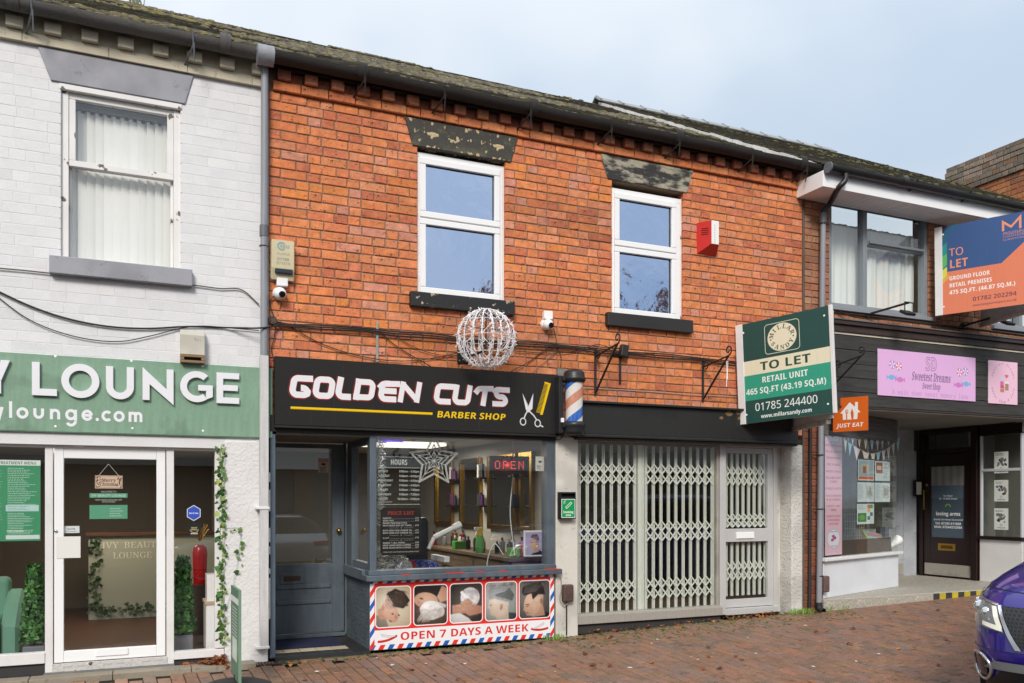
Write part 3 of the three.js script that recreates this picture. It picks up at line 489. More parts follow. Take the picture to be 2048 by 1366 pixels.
// ---------------------------------------------------------------- barber's shop front
const ZD = -0.93;                                            // plane of the recessed barber's door
const bx0 = X(739, 0.0), bx1 = X(1109, 0.0);
{
  const sf = add(brickShop, 'shopfront', [box(bx1 - 0.095, bx1, 0.68, 2.06, -0.12, 0.012), box(bx0, bx1 - 0.095, Y(900, 868), 2.06, -0.12, 0.006)], M.blue, 'slate blue painted timber shop front');
  add(sf, 'corner_post', box(bx0, X(753), 0.7, Y(900, 868), -0.09, 0.012, 0.008), M.blue);
  const sy0 = Y(739, 1162), sy1 = Y(739, 1141);
  add(sf, 'sill', [box(bx0 - 0.05, bx1 + 0.05, sy0, sy0 + (sy1 - sy0) * 0.55, -0.1, 0.085, 0.008), box(bx0 - 0.02, bx1, sy0 + (sy1 - sy0) * 0.55, sy1, -0.1, 0.045, 0.006)], M.blue);
  for (const [p, w] of [[808, 0.09], [905, 0.2], [955, 0.08], [1000, 0.08], [1098, 0.16]]) add(sf, 'red_paint_smear', box(X(p) - w / 2, X(p) + w / 2, sy0 + (sy1 - sy0) * 0.5, sy0 + (sy1 - sy0) * 0.57, 0.02, 0.0862 - R() * 0.0005, 0.004), mat('#c8372c', { roughness: 0.5 }));
  add(sf, 'stall_riser', box(bx0, bx1, 0.0, sy0, -0.1, 0.004), M.blueRough);
  add(sf, 'window_pane', pane(X(753), bx1 - 0.095, sy1, Y(900, 868), -0.05), M.glassDoor);
  add(sf, 'header_board', box(WEST + 0.004, bx1 + 0.002, 2.061, 2.215, -0.2, 0.03, 0.004), M.blackPaint);
  // return side of the bay beside the door
  add(sf, 'side_riser', box(bx0, bx0 + 0.09, 0.0, sy0, ZD, -0.1), M.blueRough);
  add(sf, 'side_sill', box(bx0 - 0.05, bx0 + 0.1, sy0, sy1 - 0.004, ZD, -0.1), M.blue);
  add(sf, 'side_frame', [box(bx0, bx0 + 0.07, sy1 - 0.004, 2.06, ZD, ZD + 0.2), box(bx0 + 0.008, bx0 + 0.062, sy1 - 0.004, sy1 + 0.06, ZD + 0.2, -0.091), box(bx0 + 0.008, bx0 + 0.062, 1.98, 2.06, ZD + 0.2, -0.091)], M.blue);
  const sp = new THREE.PlaneGeometry(-0.09 - ZD - 0.2, 2.0 - sy1); sp.rotateY(-Math.PI / 2); sp.translate(bx0 + 0.035, (2.0 + sy1) / 2, (ZD + 0.2 - 0.09) / 2); add(sf, 'side_pane', sp, M.glass);
  add(sf, 'soffit', box(WEST + 0.06, bx0 - 0.002, 2.04, 2.07, ZD - 0.1, 0.0, 0), mat('#8d8880', { map: T.wood }));
  add(sf, 'door_post', box(WEST + 0.005, WEST + 0.055, 0.0, 2.04, -0.12, 0.02, 0.006), mat('#5f6f7d', { map: T.streak, roughness: 0.5 }));
  for (let k = 0; k < 16; k++) { const y = rr(0.3, 1.75), h = rr(0.03, 0.12); add(sf, 'paint_flake', box(WEST - 0.004 - rr(0, 0.008), WEST + 0.008, y, y + h, 0.008, 0.026 + rr(0, 0.006), 0.003), M.whitePaint); }
  add(sf, 'recess_wall', box(WEST + 0.0, WEST + 0.05, 0.0, 2.04, ZD, -0.121, 0), M.blue);
  // floor of the recess: blue mat, cream tiles, black edge tiles
  add(brickShop, 'recess_floor', box(WEST + 0.05, bx0 - 0.003, -0.03, 0.012, ZD - 0.1, 0.05, 0), mat('#2b2c2e', { map: T.grime, roughness: 0.6 }));
  { const za = -0.31, zb = -0.15, tiles = []; for (let k = 0; k < 5; k++) { const xa = WEST + 0.01 + k * 0.152; add(brickShop, 'floor_tile', box(xa + 0.002, xa + 0.148, 0.0, 0.018, za, zb, 0.002), mat(['#cbbd9d', '#c6b795', '#cfc2a4'][k % 3], { map: T.grime, roughness: 0.5 })); } for (let k = 0; k < 5; k++) { const xa = WEST + 0.01 + k * 0.152; add(brickShop, 'floor_tile', box(xa + 0.002, xa + 0.148, 0.0, 0.017, -0.146, 0.03, 0.002), mat('#39393b', { map: T.grime, roughness: 0.45 })); } }
  // the door itself
  const a = X(530, ZD), b = bx0 - 0.025, y0 = 0.07, y1 = 2.02, gl = a + 0.09, gr = X(664, ZD), gb = Y(600, 1128, ZD), gt = Y(600, 896, ZD), zf = ZD + 0.02;
  add(sf, 'door_frame', [box(b + 0.0, bx0 - 0.002, 0.02, 2.04, ZD - 0.08, ZD - 0.001), box(a, b, y0 - 0.05, y0 - 0.012, ZD - 0.08, ZD + 0.03)], M.blue);
  const door = add(brickShop, 'door', [box(a, gl, y0, y1, ZD - 0.03, zf), box(gr, b - 0.012, y0, y1, ZD - 0.03, zf), box(gl, gr, gt, y1, ZD - 0.03, zf - 0.002), box(gl, gr, y0, gb, ZD - 0.03, zf - 0.002)], M.blue, 'slate blue panelled door of the barber shop');
  for (const [ya, yb] of [[0.46, 0.5], [0.3, 0.34]]) add(door, 'door_rail', box(gl + 0.02, gr - 0.02, y0 + ya, y0 + yb, zf - 0.003, zf + 0.012, 0.006), M.blue);
  add(door, 'pane', pane(gl - 0.005, gr + 0.005, gb - 0.005, gt + 0.005, ZD), M.glassDoor);
  const lx = X(584, zf), ly = Y(584, 1157, zf);
  add(door, 'letter_box', [box(lx - 0.12, lx + 0.12, ly - 0.055, ly + 0.055, zf - 0.01, zf + 0.008, 0.004)], M.blue);
  add(door, 'letter_flap', box(lx - 0.085, lx + 0.085, ly - 0.025, ly + 0.025, zf, zf + 0.0125, 0.003), mat('#4a3b31', { metalness: 0.6, roughness: 0.5 }));
  add(door, 'door_knob', [new THREE.SphereGeometry(0.026, 16, 12).translate(X(676, zf), Y(676, 1061, zf), zf + 0.035), rod(v3(X(676, zf), Y(676, 1061, zf), zf), v3(X(676, zf), Y(676, 1061, zf), zf + 0.03), 0.012)], M.brass);
  add(door, 'door_number', pane(X(567, zf), X(590, zf), Y(578, 893, zf), Y(578, 878, zf), zf + 0.002), print(96, 64, (g, w, h) => words(g, '12', w / 2, h / 2, 60, '#17171a', { weight: 'normal', fam: 'serif' }), { alpha: true }));
  add(door, 'mesh_screen', (() => { const l = []; for (let x = gl; x < gr; x += 0.018) l.push(box(x, x + 0.0016, gb, gt, ZD - 0.021, ZD - 0.0195, 0)); for (let y = gb; y < gt; y += 0.018) l.push(box(gl, gr, y, y + 0.0016, ZD - 0.0194, ZD - 0.018, 0)); return l; })(), mat('#6c7472', { roughness: 0.6 })).userData.kind = 'stuff';
  // entrance mat
  single('door_mat', box(WEST + 0.06, X(694, -0.33) - 0.03, 0.013, 0.026, ZD + 0.08, -0.325, 0.004), mat('#20294f', { map: T.carpet, roughness: 1 }), 'dark blue door mat in the recess of the barber shop', 'door mat');
}

// ---------------------------------------------------------------- the empty unit: piers, fascia, aluminium window and door
{
  const p0 = X(1110), p1 = X(1155), z0 = -0.3;
  const pier = add(brickShop, 'pier', box(p0 + 0.004, p1, -0.02, 2.1, -0.28, 0.016, 0.012), M.cream, 'cream painted pier between the two shop windows');
  const q0 = X(1582), q1 = X(1604);
  add(brickShop, 'pier', box(q0, EAST - 0.012, 0.04, 2.1, -0.32, 0.012, 0.015), mat('#dad8d2', { map: T.grime, bumpMap: T.render, bumpScale: 0.008, roughness: 0.8 }), 'white rendered pier beside the aluminium door');
  // black fascia board with ledges
  const f0 = X(1160, 0.11), f1 = X(1597, 0.11), ft = Y(1166, 806, 0.11), fb = Y(1166, 868, 0.11);
  const fas = add(brickShop, 'fascia', box(f0, f1, fb, ft, -0.02, 0.11, 0.006), M.blackPaint, 'plain black fascia board of the empty unit');
  add(fas, 'ledge', [box(f0 - 0.01, f1 + 0.02, ft, ft + 0.025, -0.02, 0.155, 0.006), box(f0 - 0.03, f1 + 0.02, fb - 0.03, fb, -0.02, 0.135, 0.008), box(f0 - 0.02, f1, fb - 0.055, fb - 0.03, -0.02, 0.1, 0.008)], M.blackPaint);
  for (let k = 0; k < 9; k++) { const px = rr(1432, 1492), s = rr(0.02, 0.07); add(fas, 'bare_timber_patch', new THREE.IcosahedronGeometry(s, 0).scale(1, 0.6, 0.05).translate(X(px, 0.11), ft - rr(0.0, 0.09), 0.1085), mat('#a8855a', { map: T.wood, roughness: 0.9 })); }
  // aluminium window
  const ZW = -0.11, w0 = p1, w1 = X(1438, ZW), wt = Y(1300, 886, ZW), wb = Y(1160, 1229, ZW);
  const fr = add(brickShop, 'window', [box(w0, w1, wt - 0.0, wt + 0.05, ZW - 0.05, ZW), box(w0, w0 + 0.02, wb, wt, ZW - 0.05, ZW), box(w1 - 0.03, w1, wb, wt, ZW - 0.05, ZW)], M.aluDirty, 'aluminium framed shop window of the empty unit');
  add(fr, 'pane', pane(w0 + 0.018, w1 - 0.028, wb, wt, ZW - 0.02), M.glassTint);
  add(fr, 'window_sill', [box(w0, w1 + 0.005, wb - 0.1, wb - 0.005, -0.2, ZW + 0.07, 0.006), box(w0, w1 + 0.006, wb - 0.06, wb + 0.006, -0.2, ZW + 0.035, 0.006)], M.aluDirty);
  add(brickShop, 'stall_riser', box(w0, w1, 0.0, wb - 0.1, -0.2, ZW + 0.03), M.darkBase);
  add(fr, 'header_board', box(w0, q0, wt + 0.051, 2.215, -0.2, 0.03, 0), M.blackPaint);
  // door
  const ZA = -0.15, d0 = X(1446, ZA), d1 = X(1546, ZA), dt = Y(1500, 896, ZA), db = Y(1500, 1213, ZA), s = 0.075;
  add(brickShop, 'door_frame', [box(w1 + 0.007, d0, 0.1, wt + 0.05, ZA - 0.06, ZA + 0.055), box(d1, d1 + 0.055, 0.1, wt + 0.05, ZA - 0.06, ZA + 0.02), box(d0, d1, dt + 0.004, wt + 0.05, ZA - 0.06, ZA + 0.018), box(d0, d1 + 0.05, 0.09, db - 0.006, ZA - 0.06, ZA + 0.05)], M.alu, 'aluminium frame round the door of the empty unit');
  const ry1 = Y(1500, 1057, ZA), ry0 = Y(1500, 1083, ZA), by = Y(1500, 1197, ZA);
  const door = add(brickShop, 'door', [box(d0, d0 + s * 0.4, db, dt, ZA - 0.05, ZA), box(d1 - s, d1, db, dt, ZA - 0.05, ZA), box(d0 + s * 0.4, d1 - s, dt - 0.065, dt, ZA - 0.05, ZA - 0.002), box(d0 + s * 0.4, d1 - s, ry0, ry1, ZA - 0.05, ZA - 0.002), box(d0 + s * 0.4, d1 - s, db, by, ZA - 0.05, ZA - 0.002)], M.alu, 'aluminium glazed door of the empty unit');
  add(door, 'pane', pane(d0 + 0.02, d1 - s + 0.01, ry1 - 0.004, dt - 0.06, ZA - 0.028), M.glassTint); add(door, 'pane', pane(d0 + 0.02, d1 - s + 0.01, by - 0.004, ry0 + 0.004, ZA - 0.028), M.glassTint);
  const lx = X(1490, ZA), ly = (ry0 + ry1) / 2; add(door, 'letter_box', box(lx - 0.13, lx + 0.13, ly - 0.04, ly + 0.035, ZA - 0.01, ZA + 0.012), M.white);
  add(brickShop, 'door_reveal', box(d1 + 0.056, q0 - 0.001, 0.08, 2.1, ZA - 0.1, ZA - 0.03), M.cream);
  // folding lattice gates behind the glass
  const folding = (label, x0, x1, y0, y1, z, zones, pitch, edges) => {
    const t = thing('folding_gate', label, 'security gate', 'folding lattice gates in the empty unit'), n = Math.round((x1 - x0) / pitch), p = (x1 - x0) / n;
    for (let k = 0; k <= n; k++) { const x = x0 + k * p; add(t, 'bar', [box(x - 0.0155, x - 0.004, y0, y1, z - 0.012, z + 0.008, 0), box(x + 0.004, x + 0.0155, y0, y1, z - 0.012, z + 0.008, 0)], M.gate); }
    for (const [za, zb] of zones) for (let r = 0; r < 2; r++) { const ya = mix(za, zb, r / 2), yb = mix(za, zb, (r + 1) / 2); for (let k = 0; k < n; k++) { const xa = x0 + k * p, xb = xa + p; add(t, 'lattice_strip', bar(v3(xa, ya, z + 0.014), v3(xb, yb, z + 0.014), 0.016, 0.004), M.gate); add(t, 'lattice_strip', bar(v3(xa, yb, z + 0.019), v3(xb, ya, z + 0.019), 0.016, 0.004), M.gate); } }
    for (const [a, b] of edges) add(t, 'edge_post', box(a, b, y0 - 0.01, y1 + 0.01, z - 0.02, z + 0.02), M.gate);
    return t;
  };
  const ZG = -0.19, gy = (p) => Y(1290, p, ZG), xc = X(1280, ZG), ze = [[gy(969), gy(929)], [gy(1083), gy(1043)], [gy(1198), gy(1157)]];
  folding('pale folding lattice gate behind the empty window, beside the cream pier', X(1158, ZG), xc - 0.07, gy(1225), gy(892), ZG, ze, 0.1, [[xc - 0.035, xc + 0.015]]);
  folding('pale folding lattice gate behind the empty window, beside the aluminium door', xc + 0.075, X(1424, ZG), gy(1225), gy(892), ZG, ze, 0.1, [[xc + 0.02, xc + 0.04], [X(1424, ZG) + 0.02, X(1424, ZG) + 0.065]]);
  const ZH = -0.225, hy = (p) => Y(1490, p, ZH), ha = X(1452, ZH), hb = X(1530, ZH);
  folding('short folding lattice gate behind the upper pane of the aluminium door', ha, hb, hy(1054), hy(908), ZH, [[hy(972), hy(934)], [hy(1054), hy(1028)]], 0.083, [[ha - 0.06, ha - 0.02]]);
  folding('short folding lattice gate behind the lower pane of the aluminium door', ha, hb, hy(1190), hy(1084), ZH, [[hy(1160), hy(1122)]], 0.083, [[ha - 0.06, ha - 0.02]]);
}

// ---------------------------------------------------------------- the sweet shop building
const sweetShop = thing('sweet_shop_building', 'pale brick building with white soffit, grey window and a recessed shop entrance', 'building');
const EEND = 13, FL = 0.234, ZF = 0.14, SOF = 2.56, TAN = ['#c18765', '#be7d5b', '#b27552', '#c99775', '#bf896b', '#b1775d', '#c48963'];
const P0 = v3(7.70, 0, 0.0), P1 = v3(9.70, 0, -0.66), SPLAY = Math.atan2(P0.z - P1.z, P1.x - P0.x), SLEN = Math.hypot(P1.x - P0.x, P1.z - P0.z);
{
  const ft = Y(1672, 640, ZF), wh = [X(1659), X(1857), Y(1660, 612), Y(1660, 393)], w2 = [X(1985), X(1985) + 1.7, wh[2], wh[3]];
  const wall = add(sweetShop, 'wall', (() => {
    const s = new THREE.Shape([[EAST + 0.004, 3.45], [EEND, 3.45], [EEND, 5.4], [EAST + 0.004, 5.4]].map((p) => new THREE.Vector2(...p)));
    for (const h of [wh, w2]) s.holes.push(new THREE.Path([[h[0] - 0.01, h[2]], [h[0] - 0.01, h[3]], [h[1] + 0.01, h[3]], [h[1] + 0.01, h[2]]].map((p) => new THREE.Vector2(...p))));
    const g = new THREE.ExtrudeGeometry(s, { depth: 0.25, bevelEnabled: false }); g.translate(0, 0, -0.2585); return metreUV(g);
  })(), M.mortar);
  brickWork(wall, { x0: EAST + 0.03, x1: EEND, y0: 3.4, y1: 5.22, course: 0.081, holes: [wh, w2], palette: TAN, singles: 200 });
  const pier = add(sweetShop, 'pier', box(EAST + 0.004, X(1646) , 0.04, 3.45, -0.2585, -0.0085, 0), M.mortar);
  brickWork(pier, { x0: EAST + 0.012, x1: X(1646), y0: 0.05, y1: 3.4, course: 0.081, palette: ['#a5603f', '#9c5a40', '#8e5038', '#a9654a'], singles: 90 });
  add(wall, 'mortar_fillet', box(EAST - 0.008, EAST + 0.026, 0.06, 5.12, -0.02, 0.009, 0.006), mat('#6a5a4e', { map: T.grime, roughness: 0.95 }));
  // grey upstairs windows
  const win = (h) => {
    const zf = -0.02, f = 0.055, mx = mix(h[0], h[1], 0.36), ty = mix(h[3], h[2], 0.355);
    const o = add(sweetShop, 'window', [box(h[0] - 0.005, h[1] + 0.005, h[3] - f, h[3], -0.12, zf), box(h[0] - 0.005, h[1] + 0.005, h[2], h[2] + f, -0.12, zf), box(h[0] - 0.005, h[0] + f, h[2] + f, h[3] - f, -0.12, zf), box(h[1] - f, h[1] + 0.005, h[2] + f, h[3] - f, -0.12, zf), box(mx - f * 0.6, mx + f * 0.6, h[2] + f, h[3] - f, -0.12, zf - 0.002), box(mx + f * 0.6, h[1] - f, ty - f * 0.5, ty + f * 0.5, -0.12, zf - 0.004), box(mx + 0.06, h[1] - f - 0.02, ty - 0.012, ty + 0.02, -0.1, zf + 0.02)], M.greyFrame);
    add(o, 'window_sill', box(h[0] - 0.04, h[1] + 0.06, h[2] - 0.05, h[2] - 0.001, -0.12, 0.06), M.greyFrame);
    add(o, 'trickle_vent', box(mix(mx, h[1], 0.34), mix(mx, h[1], 0.72), h[3] - 0.04, h[3] - 0.02, zf, zf + 0.012), M.gasket);
    add(o, 'pane', pane(h[0] + f - 0.01, mx - f * 0.5, h[2] + f - 0.01, h[3] - f + 0.01, -0.07), M.glassTint); add(o, 'pane', pane(mx + f * 0.5, h[1] - f + 0.01, ty + f * 0.4, h[3] - f + 0.01, -0.07), M.glassTint); add(o, 'pane', pane(mx + f * 0.5, h[1] - f + 0.01, h[2] + f - 0.01, ty - f * 0.4, -0.07), M.glassTint);
    return o;
  };
  win(wh); win(w2);
  const curtain = (h, k) => {
    const g = new THREE.PlaneGeometry(h[1] - h[0] - 0.08, h[3] - h[2] - 0.26, 60, 1), p = g.attributes.position; for (let i = 0; i < p.count; i++) p.setZ(i, 0.012 * Math.sin(p.getX(i) * 26) + 0.01 * Math.sin(p.getX(i) * 61)); g.computeVertexNormals(); g.translate((h[0] + h[1]) / 2, (h[2] + h[3]) / 2 - 0.1, -0.2);
    single('net_curtain', g, mat('#eeefee', { roughness: 0.95, side: THREE.DoubleSide }), k ? 'white net curtain behind the grey window beside the multicoloured letting board' : 'white net curtain behind the wide grey window under the white soffit', 'curtain');
  };
  curtain(wh, 0); curtain(w2, 1);
  add(sweetShop, 'upper_room', [box(EAST + 0.05, EEND, 3.44, 3.48, -2.6, -0.27, 0), box(EAST + 0.05, EEND, 3.48, 5.3, -2.7, -2.6, 0)], M.room);
  // soffit box, fascia, gutter and swan-neck
  const fx = X(1646, 0.42), sy = 5.085, fy = 5.25, boards = [];
  const so = add(sweetShop, 'soffit', box(fx, EEND, sy - 0.012, sy - 0.002, 0.002, 0.41, 0), M.upvc);
  for (let x = fx + 0.01; x < fx + 4.6; x += 0.1) add(so, 'soffit_board', box(x + 0.003, x + 0.097, sy - 0.018, sy - 0.013, 0.004, 0.408, 0.002), M.upvc);
  add(sweetShop, 'fascia_board', [box(fx, EEND, sy - 0.02, fy, 0.411, 0.435, 0.004), box(fx - 0.014, fx - 0.001, sy - 0.02, fy, 0.004, 0.435, 0.003)], M.upvc, 'white plastic fascia board at the eaves');
  const gt = gutter(sweetShop, fx + 0.01, EEND, fy + 0.028, 0.497, 0.062, M.blackPlastic, 2.6);
  add(gt, 'stop_end', new THREE.CylinderGeometry(0.064, 0.064, 0.02, 20).rotateZ(Math.PI / 2).translate(fx + 0.005, fy + 0.012, 0.497), M.pipeGreyDark);
  for (const px of [1820, 1925]) add(gt, 'gutter_bracket', [rod(v3(X(px, 0.45), fy - 0.04, 0.436), v3(X(px, 0.45), fy - 0.01, 0.53), 0.014), rod(v3(X(px, 0.45), fy - 0.01, 0.53), v3(X(px, 0.45), fy + 0.06, 0.572), 0.012)], M.blackPlastic);
  const gx = X(1690, 0.5), xp = X(1646, 0.08);
  const sw = add(sweetShop, 'downpipe', tube([v3(gx, fy + 0.02, 0.5), v3(gx, fy - 0.1, 0.5), v3(gx - 0.05, fy - 0.17, 0.46), v3(xp + 0.06, Y(1655, 405, 0.14), 0.13), v3(xp + 0.004, Y(1650, 425, 0.08), 0.08), v3(xp, Y(1648, 455, 0.08), 0.08)], 0.033, 50, 14), M.blackPlastic, 'black swan neck of the downpipe under the gutter');
  const dp = add(sweetShop, 'downpipe', rod(v3(xp, Y(1648, 450, 0.08), 0.08), v3(X(1638, 0.08), 0.16, 0.08), 0.034, 16), M.pipeGrey, 'long grey downpipe beside the brick pier');
  add(dp, 'socket', [new THREE.CylinderGeometry(0.042, 0.042, 0.12, 16).translate(xp, Y(1648, 437, 0.08), 0.08)], M.pipeGreyDark);
  for (const py of [910, 1018, 1152]) add(dp, 'pipe_clip', [new THREE.TorusGeometry(0.037, 0.007, 6, 16).rotateX(Math.PI / 2).translate(X(1640, 0.08), Y(1640, py, 0.08), 0.08), rod(v3(X(1624, 0.02), Y(1624, py, 0.02), 0.03), v3(X(1640, 0.08), Y(1640, py, 0.08), 0.06), 0.007)], M.iron);
  add(dp, 'shoe', tube([v3(X(1638, 0.08), 0.2, 0.08), v3(X(1638, 0.08), 0.13, 0.09), v3(X(1638, 0.08), 0.1, 0.15)], 0.04, 12, 14), M.blackPipe);
  add(sweetShop, 'thin_pipe', rod(v3(X(1621, 0.03), Y(1621, 830, 0.03), 0.03), v3(X(1619, 0.03), 0.1, 0.03), 0.02, 10), M.blackPipe, 'thin black soil pipe on the brick pier');
  // roof with ridge tiles and pointed verge
  const r = roof(sweetShop, EAST + 0.06, EEND, 0.07, 2500, (x, t) => 0.25, ['#6f7048', '#77754f', '#5d5c48'], -2);
  ridgeTiles(r, X(1190, RIDGE_Z), X(1660, RIDGE_Z), 0.055, 0.45, true);
  { const parts = [], a = slope(EAST + 0.045, -0.02, 0.035), b = slope(EAST + 0.045, 1, 0.035); for (let k = 0; k < 40; k++) { const p = a.clone().lerp(b, k / 40), q = a.clone().lerp(b, (k + 0.92) / 40), g = bar(p, q, 0.04 + rr(0, 0.02), 0.05 + rr(0, 0.025)); parts.push(g); } add(r, 'verge_mortar', parts, mat('#f0efec', { map: T.grime, roughness: 0.9 })); }
  // long fascia of dark planks with mouldings
  const f0 = X(1668, ZF), b1 = Y(1672, 668, ZF), b0 = Y(1727, 813, ZF), n = 5;
  const fas = add(sweetShop, 'shop_fascia', [box(f0 - 0.06, EEND, ft - 0.055, ft - 0.005, -0.1, ZF + 0.06, 0.006), box(f0 - 0.03, EEND, b1 + 0.03, ft - 0.055, -0.1, ZF + 0.03, 0.006), box(f0, EEND, SOF, b0 - 0.004, -0.1, ZF + 0.012, 0.006)], M.brownTrim, 'dark timber fascia with brown mouldings over the sweet shop');
  add(fas, 'lead_flashing', [box(f0 - 0.08, EEND, ft - 0.005, ft + 0.012, -0.02, ZF + 0.075, 0.006)], mat('#77777a', { map: T.grime, roughness: 0.6, metalness: 0.3 }));
  add(fas, 'cream_strip', box(f0, EEND, b1 + 0.003, b1 + 0.029, -0.05, ZF + 0.01, 0.003), mat('#dcd2bd', { map: T.grime }));
  for (let k = 0; k < n; k++) { const y0 = mix(b0, b1, k / n), y1 = mix(b0, b1, (k + 1) / n); add(fas, 'plank', box(f0, EEND, y0 + 0.002, y1 - 0.003, -0.05, ZF + rr(-0.004, 0.002), 0.004), M.charBoard); }
  // recessed entrance: soffit, step, terrazzo floor
  add(sweetShop, 'porch_soffit', (() => { const l = []; for (let z = -1.85; z < 0.08; z += 0.095) l.push(box(7.7, EEND, SOF - 0.012, SOF - 0.002, z, z + 0.09, 0.003)); return l; })(), mat('#a39c92', { map: T.wood, roughness: 0.7 }));
  const step = add(sweetShop, 'step', box(X(1644, 0.06), EEND, -0.1, FL, -1.9, 0.09, 0.012), mat('#cfccc4', { map: T.terrazzo, roughness: 0.6 }), 'pale terrazzo step in front of the recessed entrance');
  { const s0 = X(1868, 0.1); for (let k = 0; k < 11; k++) add(step, k % 2 ? 'yellow_stripe' : 'black_stripe', box(s0 + k * 0.115, s0 + k * 0.115 + 0.112, FL - 0.13, FL - 0.012, 0.088, 0.093, 0.001), k % 2 ? mat('#c9b52c', { map: T.grime, roughness: 0.7 }) : mat('#3b3a38', { map: T.grime, roughness: 0.7 })); }
  // splayed shop window on a white riser
  const sp = new THREE.Group(); sp.name = 'shop_window'; sp.position.copy(P0); sp.rotation.y = SPLAY; sweetShop.add(sp);
  const sl = 0.72, top = SOF - 0.02;
  add(sp, 'stall_riser', box(0, SLEN, FL + 0.001, sl - 0.035, -0.12, 0, 0.006), mat('#e4e7eb', { map: T.fine, roughness: 0.6 }));
  add(sp, 'window_sill', box(-0.03, SLEN + 0.05, sl - 0.035, sl + 0.005, -0.14, 0.05, 0.008), M.whitePaint);
  add(sp, 'window_head', box(0, SLEN, top - 0.3, top, -0.1, -0.01), mat('#8a8784', { map: T.wood }));
  add(sp, 'window_post', [box(0, 0.03, sl, top - 0.3, -0.06, -0.01)], M.greyFrame);
  add(sp, 'window_pane', pane(0.03, SLEN, sl, top - 0.3, -0.03), M.glassTint);
  add(sweetShop, 'display_floor', extr([[7.72, 0.1], [9.66, 0.76], [9.66, 2.4], [7.72, 2.4]], 0, 0.03).rotateX(-Math.PI / 2).translate(0, sl - 0.03, 0), mat('#53453a', { roughness: 0.9 }));
  add(sweetShop, 'shop_back_wall', [box(7.7, 9.75, FL, SOF, -3.3, -3.2, 0), box(7.6, 7.7, FL, SOF, -3.2, -0.26, 0), box(9.75, 9.85, FL, SOF, -3.2, -2.03, 0), box(7.6, 9.85, SOF, SOF + 0.05, -3.3, -1.86, 0)], mat('#8b6a55'));
  // return glass and the pale side door at the back of the porch
  add(sweetShop, 'return_pane', (() => { const g = new THREE.PlaneGeometry(1.14, 1.6); g.rotateY(Math.PI / 2); g.translate(9.71, 1.52, -1.25); return g; })(), M.glassTint);
  add(sweetShop, 'return_riser', box(9.64, 9.72, FL, 0.72, -1.8, -0.68), mat('#d8dbe0', { map: T.grime }));
  const zb = -1.82, pd = add(sweetShop, 'side_door', [box(9.75, 9.95, FL, SOF, zb - 0.1, zb), box(9.95, 11.34, FL + 1.98, SOF, zb - 0.1, zb), box(11.12, 11.4, FL, FL + 1.98, zb - 0.1, zb), box(9.95, 10.12, FL, FL + 1.98, zb - 0.1, zb - 0.01), box(10.9, 11.12, FL, FL + 1.98, zb - 0.1, zb - 0.01), box(10.12, 10.9, FL, FL + 0.75, zb - 0.1, zb - 0.015), box(10.12, 10.9, FL + 1.75, FL + 1.98, zb - 0.1, zb - 0.015)], mat('#c3c8d0', { map: T.grime, roughness: 0.5 }), 'pale grey side door at the back of the porch');
  add(pd, 'pane', pane(10.12, 10.9, FL + 0.75, FL + 1.75, zb - 0.04), M.glassTint); add(pd, 'kick_plate', box(10.0, 11.1, FL + 0.02, FL + 0.2, zb - 0.02, zb + 0.004), M.aluDirty);
  add(sweetShop, 'porch_back_wall', box(9.75, 11.45, FL, SOF, zb - 0.2, zb - 0.101, 0), M.room);
  // dark brown glazed door, facing across the porch
  const d = new THREE.Group(); d.name = 'brown_door'; d.position.set(11.45, FL, -1.78); d.rotation.y = -Math.PI / 2; sweetShop.add(d);
  add(d, 'door_frame', [box(-0.02, 0.05, 0, SOF - FL - 0.02, -0.12, 0.02), box(0.9, 1.0, 0, SOF - FL - 0.02, -0.12, 0.03), box(0.05, 0.9, 1.93, 2.0, -0.12, 0.02), box(0.05, 0.9, SOF - FL - 0.1, SOF - FL - 0.02, -0.12, 0.02)], M.brown);
  add(d, 'fanlight', pane(0.05, 0.9, 2.0, SOF - FL - 0.1, -0.05), M.glassTint);
  const leaf = add(d, 'door_leaf', [box(0.055, 0.18, 0.02, 1.925, -0.06, 0), box(0.775, 0.895, 0.02, 1.925, -0.06, 0), box(0.18, 0.775, 1.72, 1.925, -0.06, -0.001), box(0.18, 0.775, 0.02, 0.62, -0.06, -0.001)], M.brown);
  add(leaf, 'kick_plate', box(0.07, 0.88, 0.03, 0.21, -0.01, 0.003), M.aluDirty); add(leaf, 'letter_plate', box(0.32, 0.63, 0.42, 0.53, -0.01, 0.008), M.brass); add(leaf, 'letter_slot', box(0.37, 0.58, 0.45, 0.5, 0, 0.0095, 0), mat('#6a4f22', { metalness: 0.8, roughness: 0.4 }));
  add(leaf, 'pull_handle', [rod(v3(0.1, 1.05, 0.05), v3(0.1, 1.36, 0.05), 0.012), rod(v3(0.1, 1.07, 0), v3(0.1, 1.07, 0.05), 0.01), rod(v3(0.1, 1.34, 0), v3(0.1, 1.34, 0.05), 0.01), new THREE.SphereGeometry(0.02, 10, 8).translate(0.12, 1.44, 0.01)], M.brass);
  add(leaf, 'pane', (() => { const g = new THREE.PlaneGeometry(0.6, 1.11); g.translate(0.4775, 1.17, -0.02); return g; })(), print(512, 948, (g, w, h) => {
    g.fillStyle = '#4a5a66'; g.fillRect(0, 0, w, h); g.fillStyle = '#8b8c86'; g.fillRect(0, 0, w, h * 0.27); for (let k = 0; k < 9; k++) { g.fillStyle = k % 2 ? 'rgba(120,120,112,.6)' : 'rgba(160,160,150,.5)'; g.fillRect(k * 57, 0, 30, h * 0.27); }
    g.fillStyle = '#5b6c7a'; g.fillRect(0, h * 0.27, w, h * 0.18);
    words(g, '1st Floor', w / 2, h * 0.415, 34, '#e8edf0'); words(g, '14 - 15 Mill Street', w / 2, h * 0.455, 34, '#e8edf0', { width: 280 });
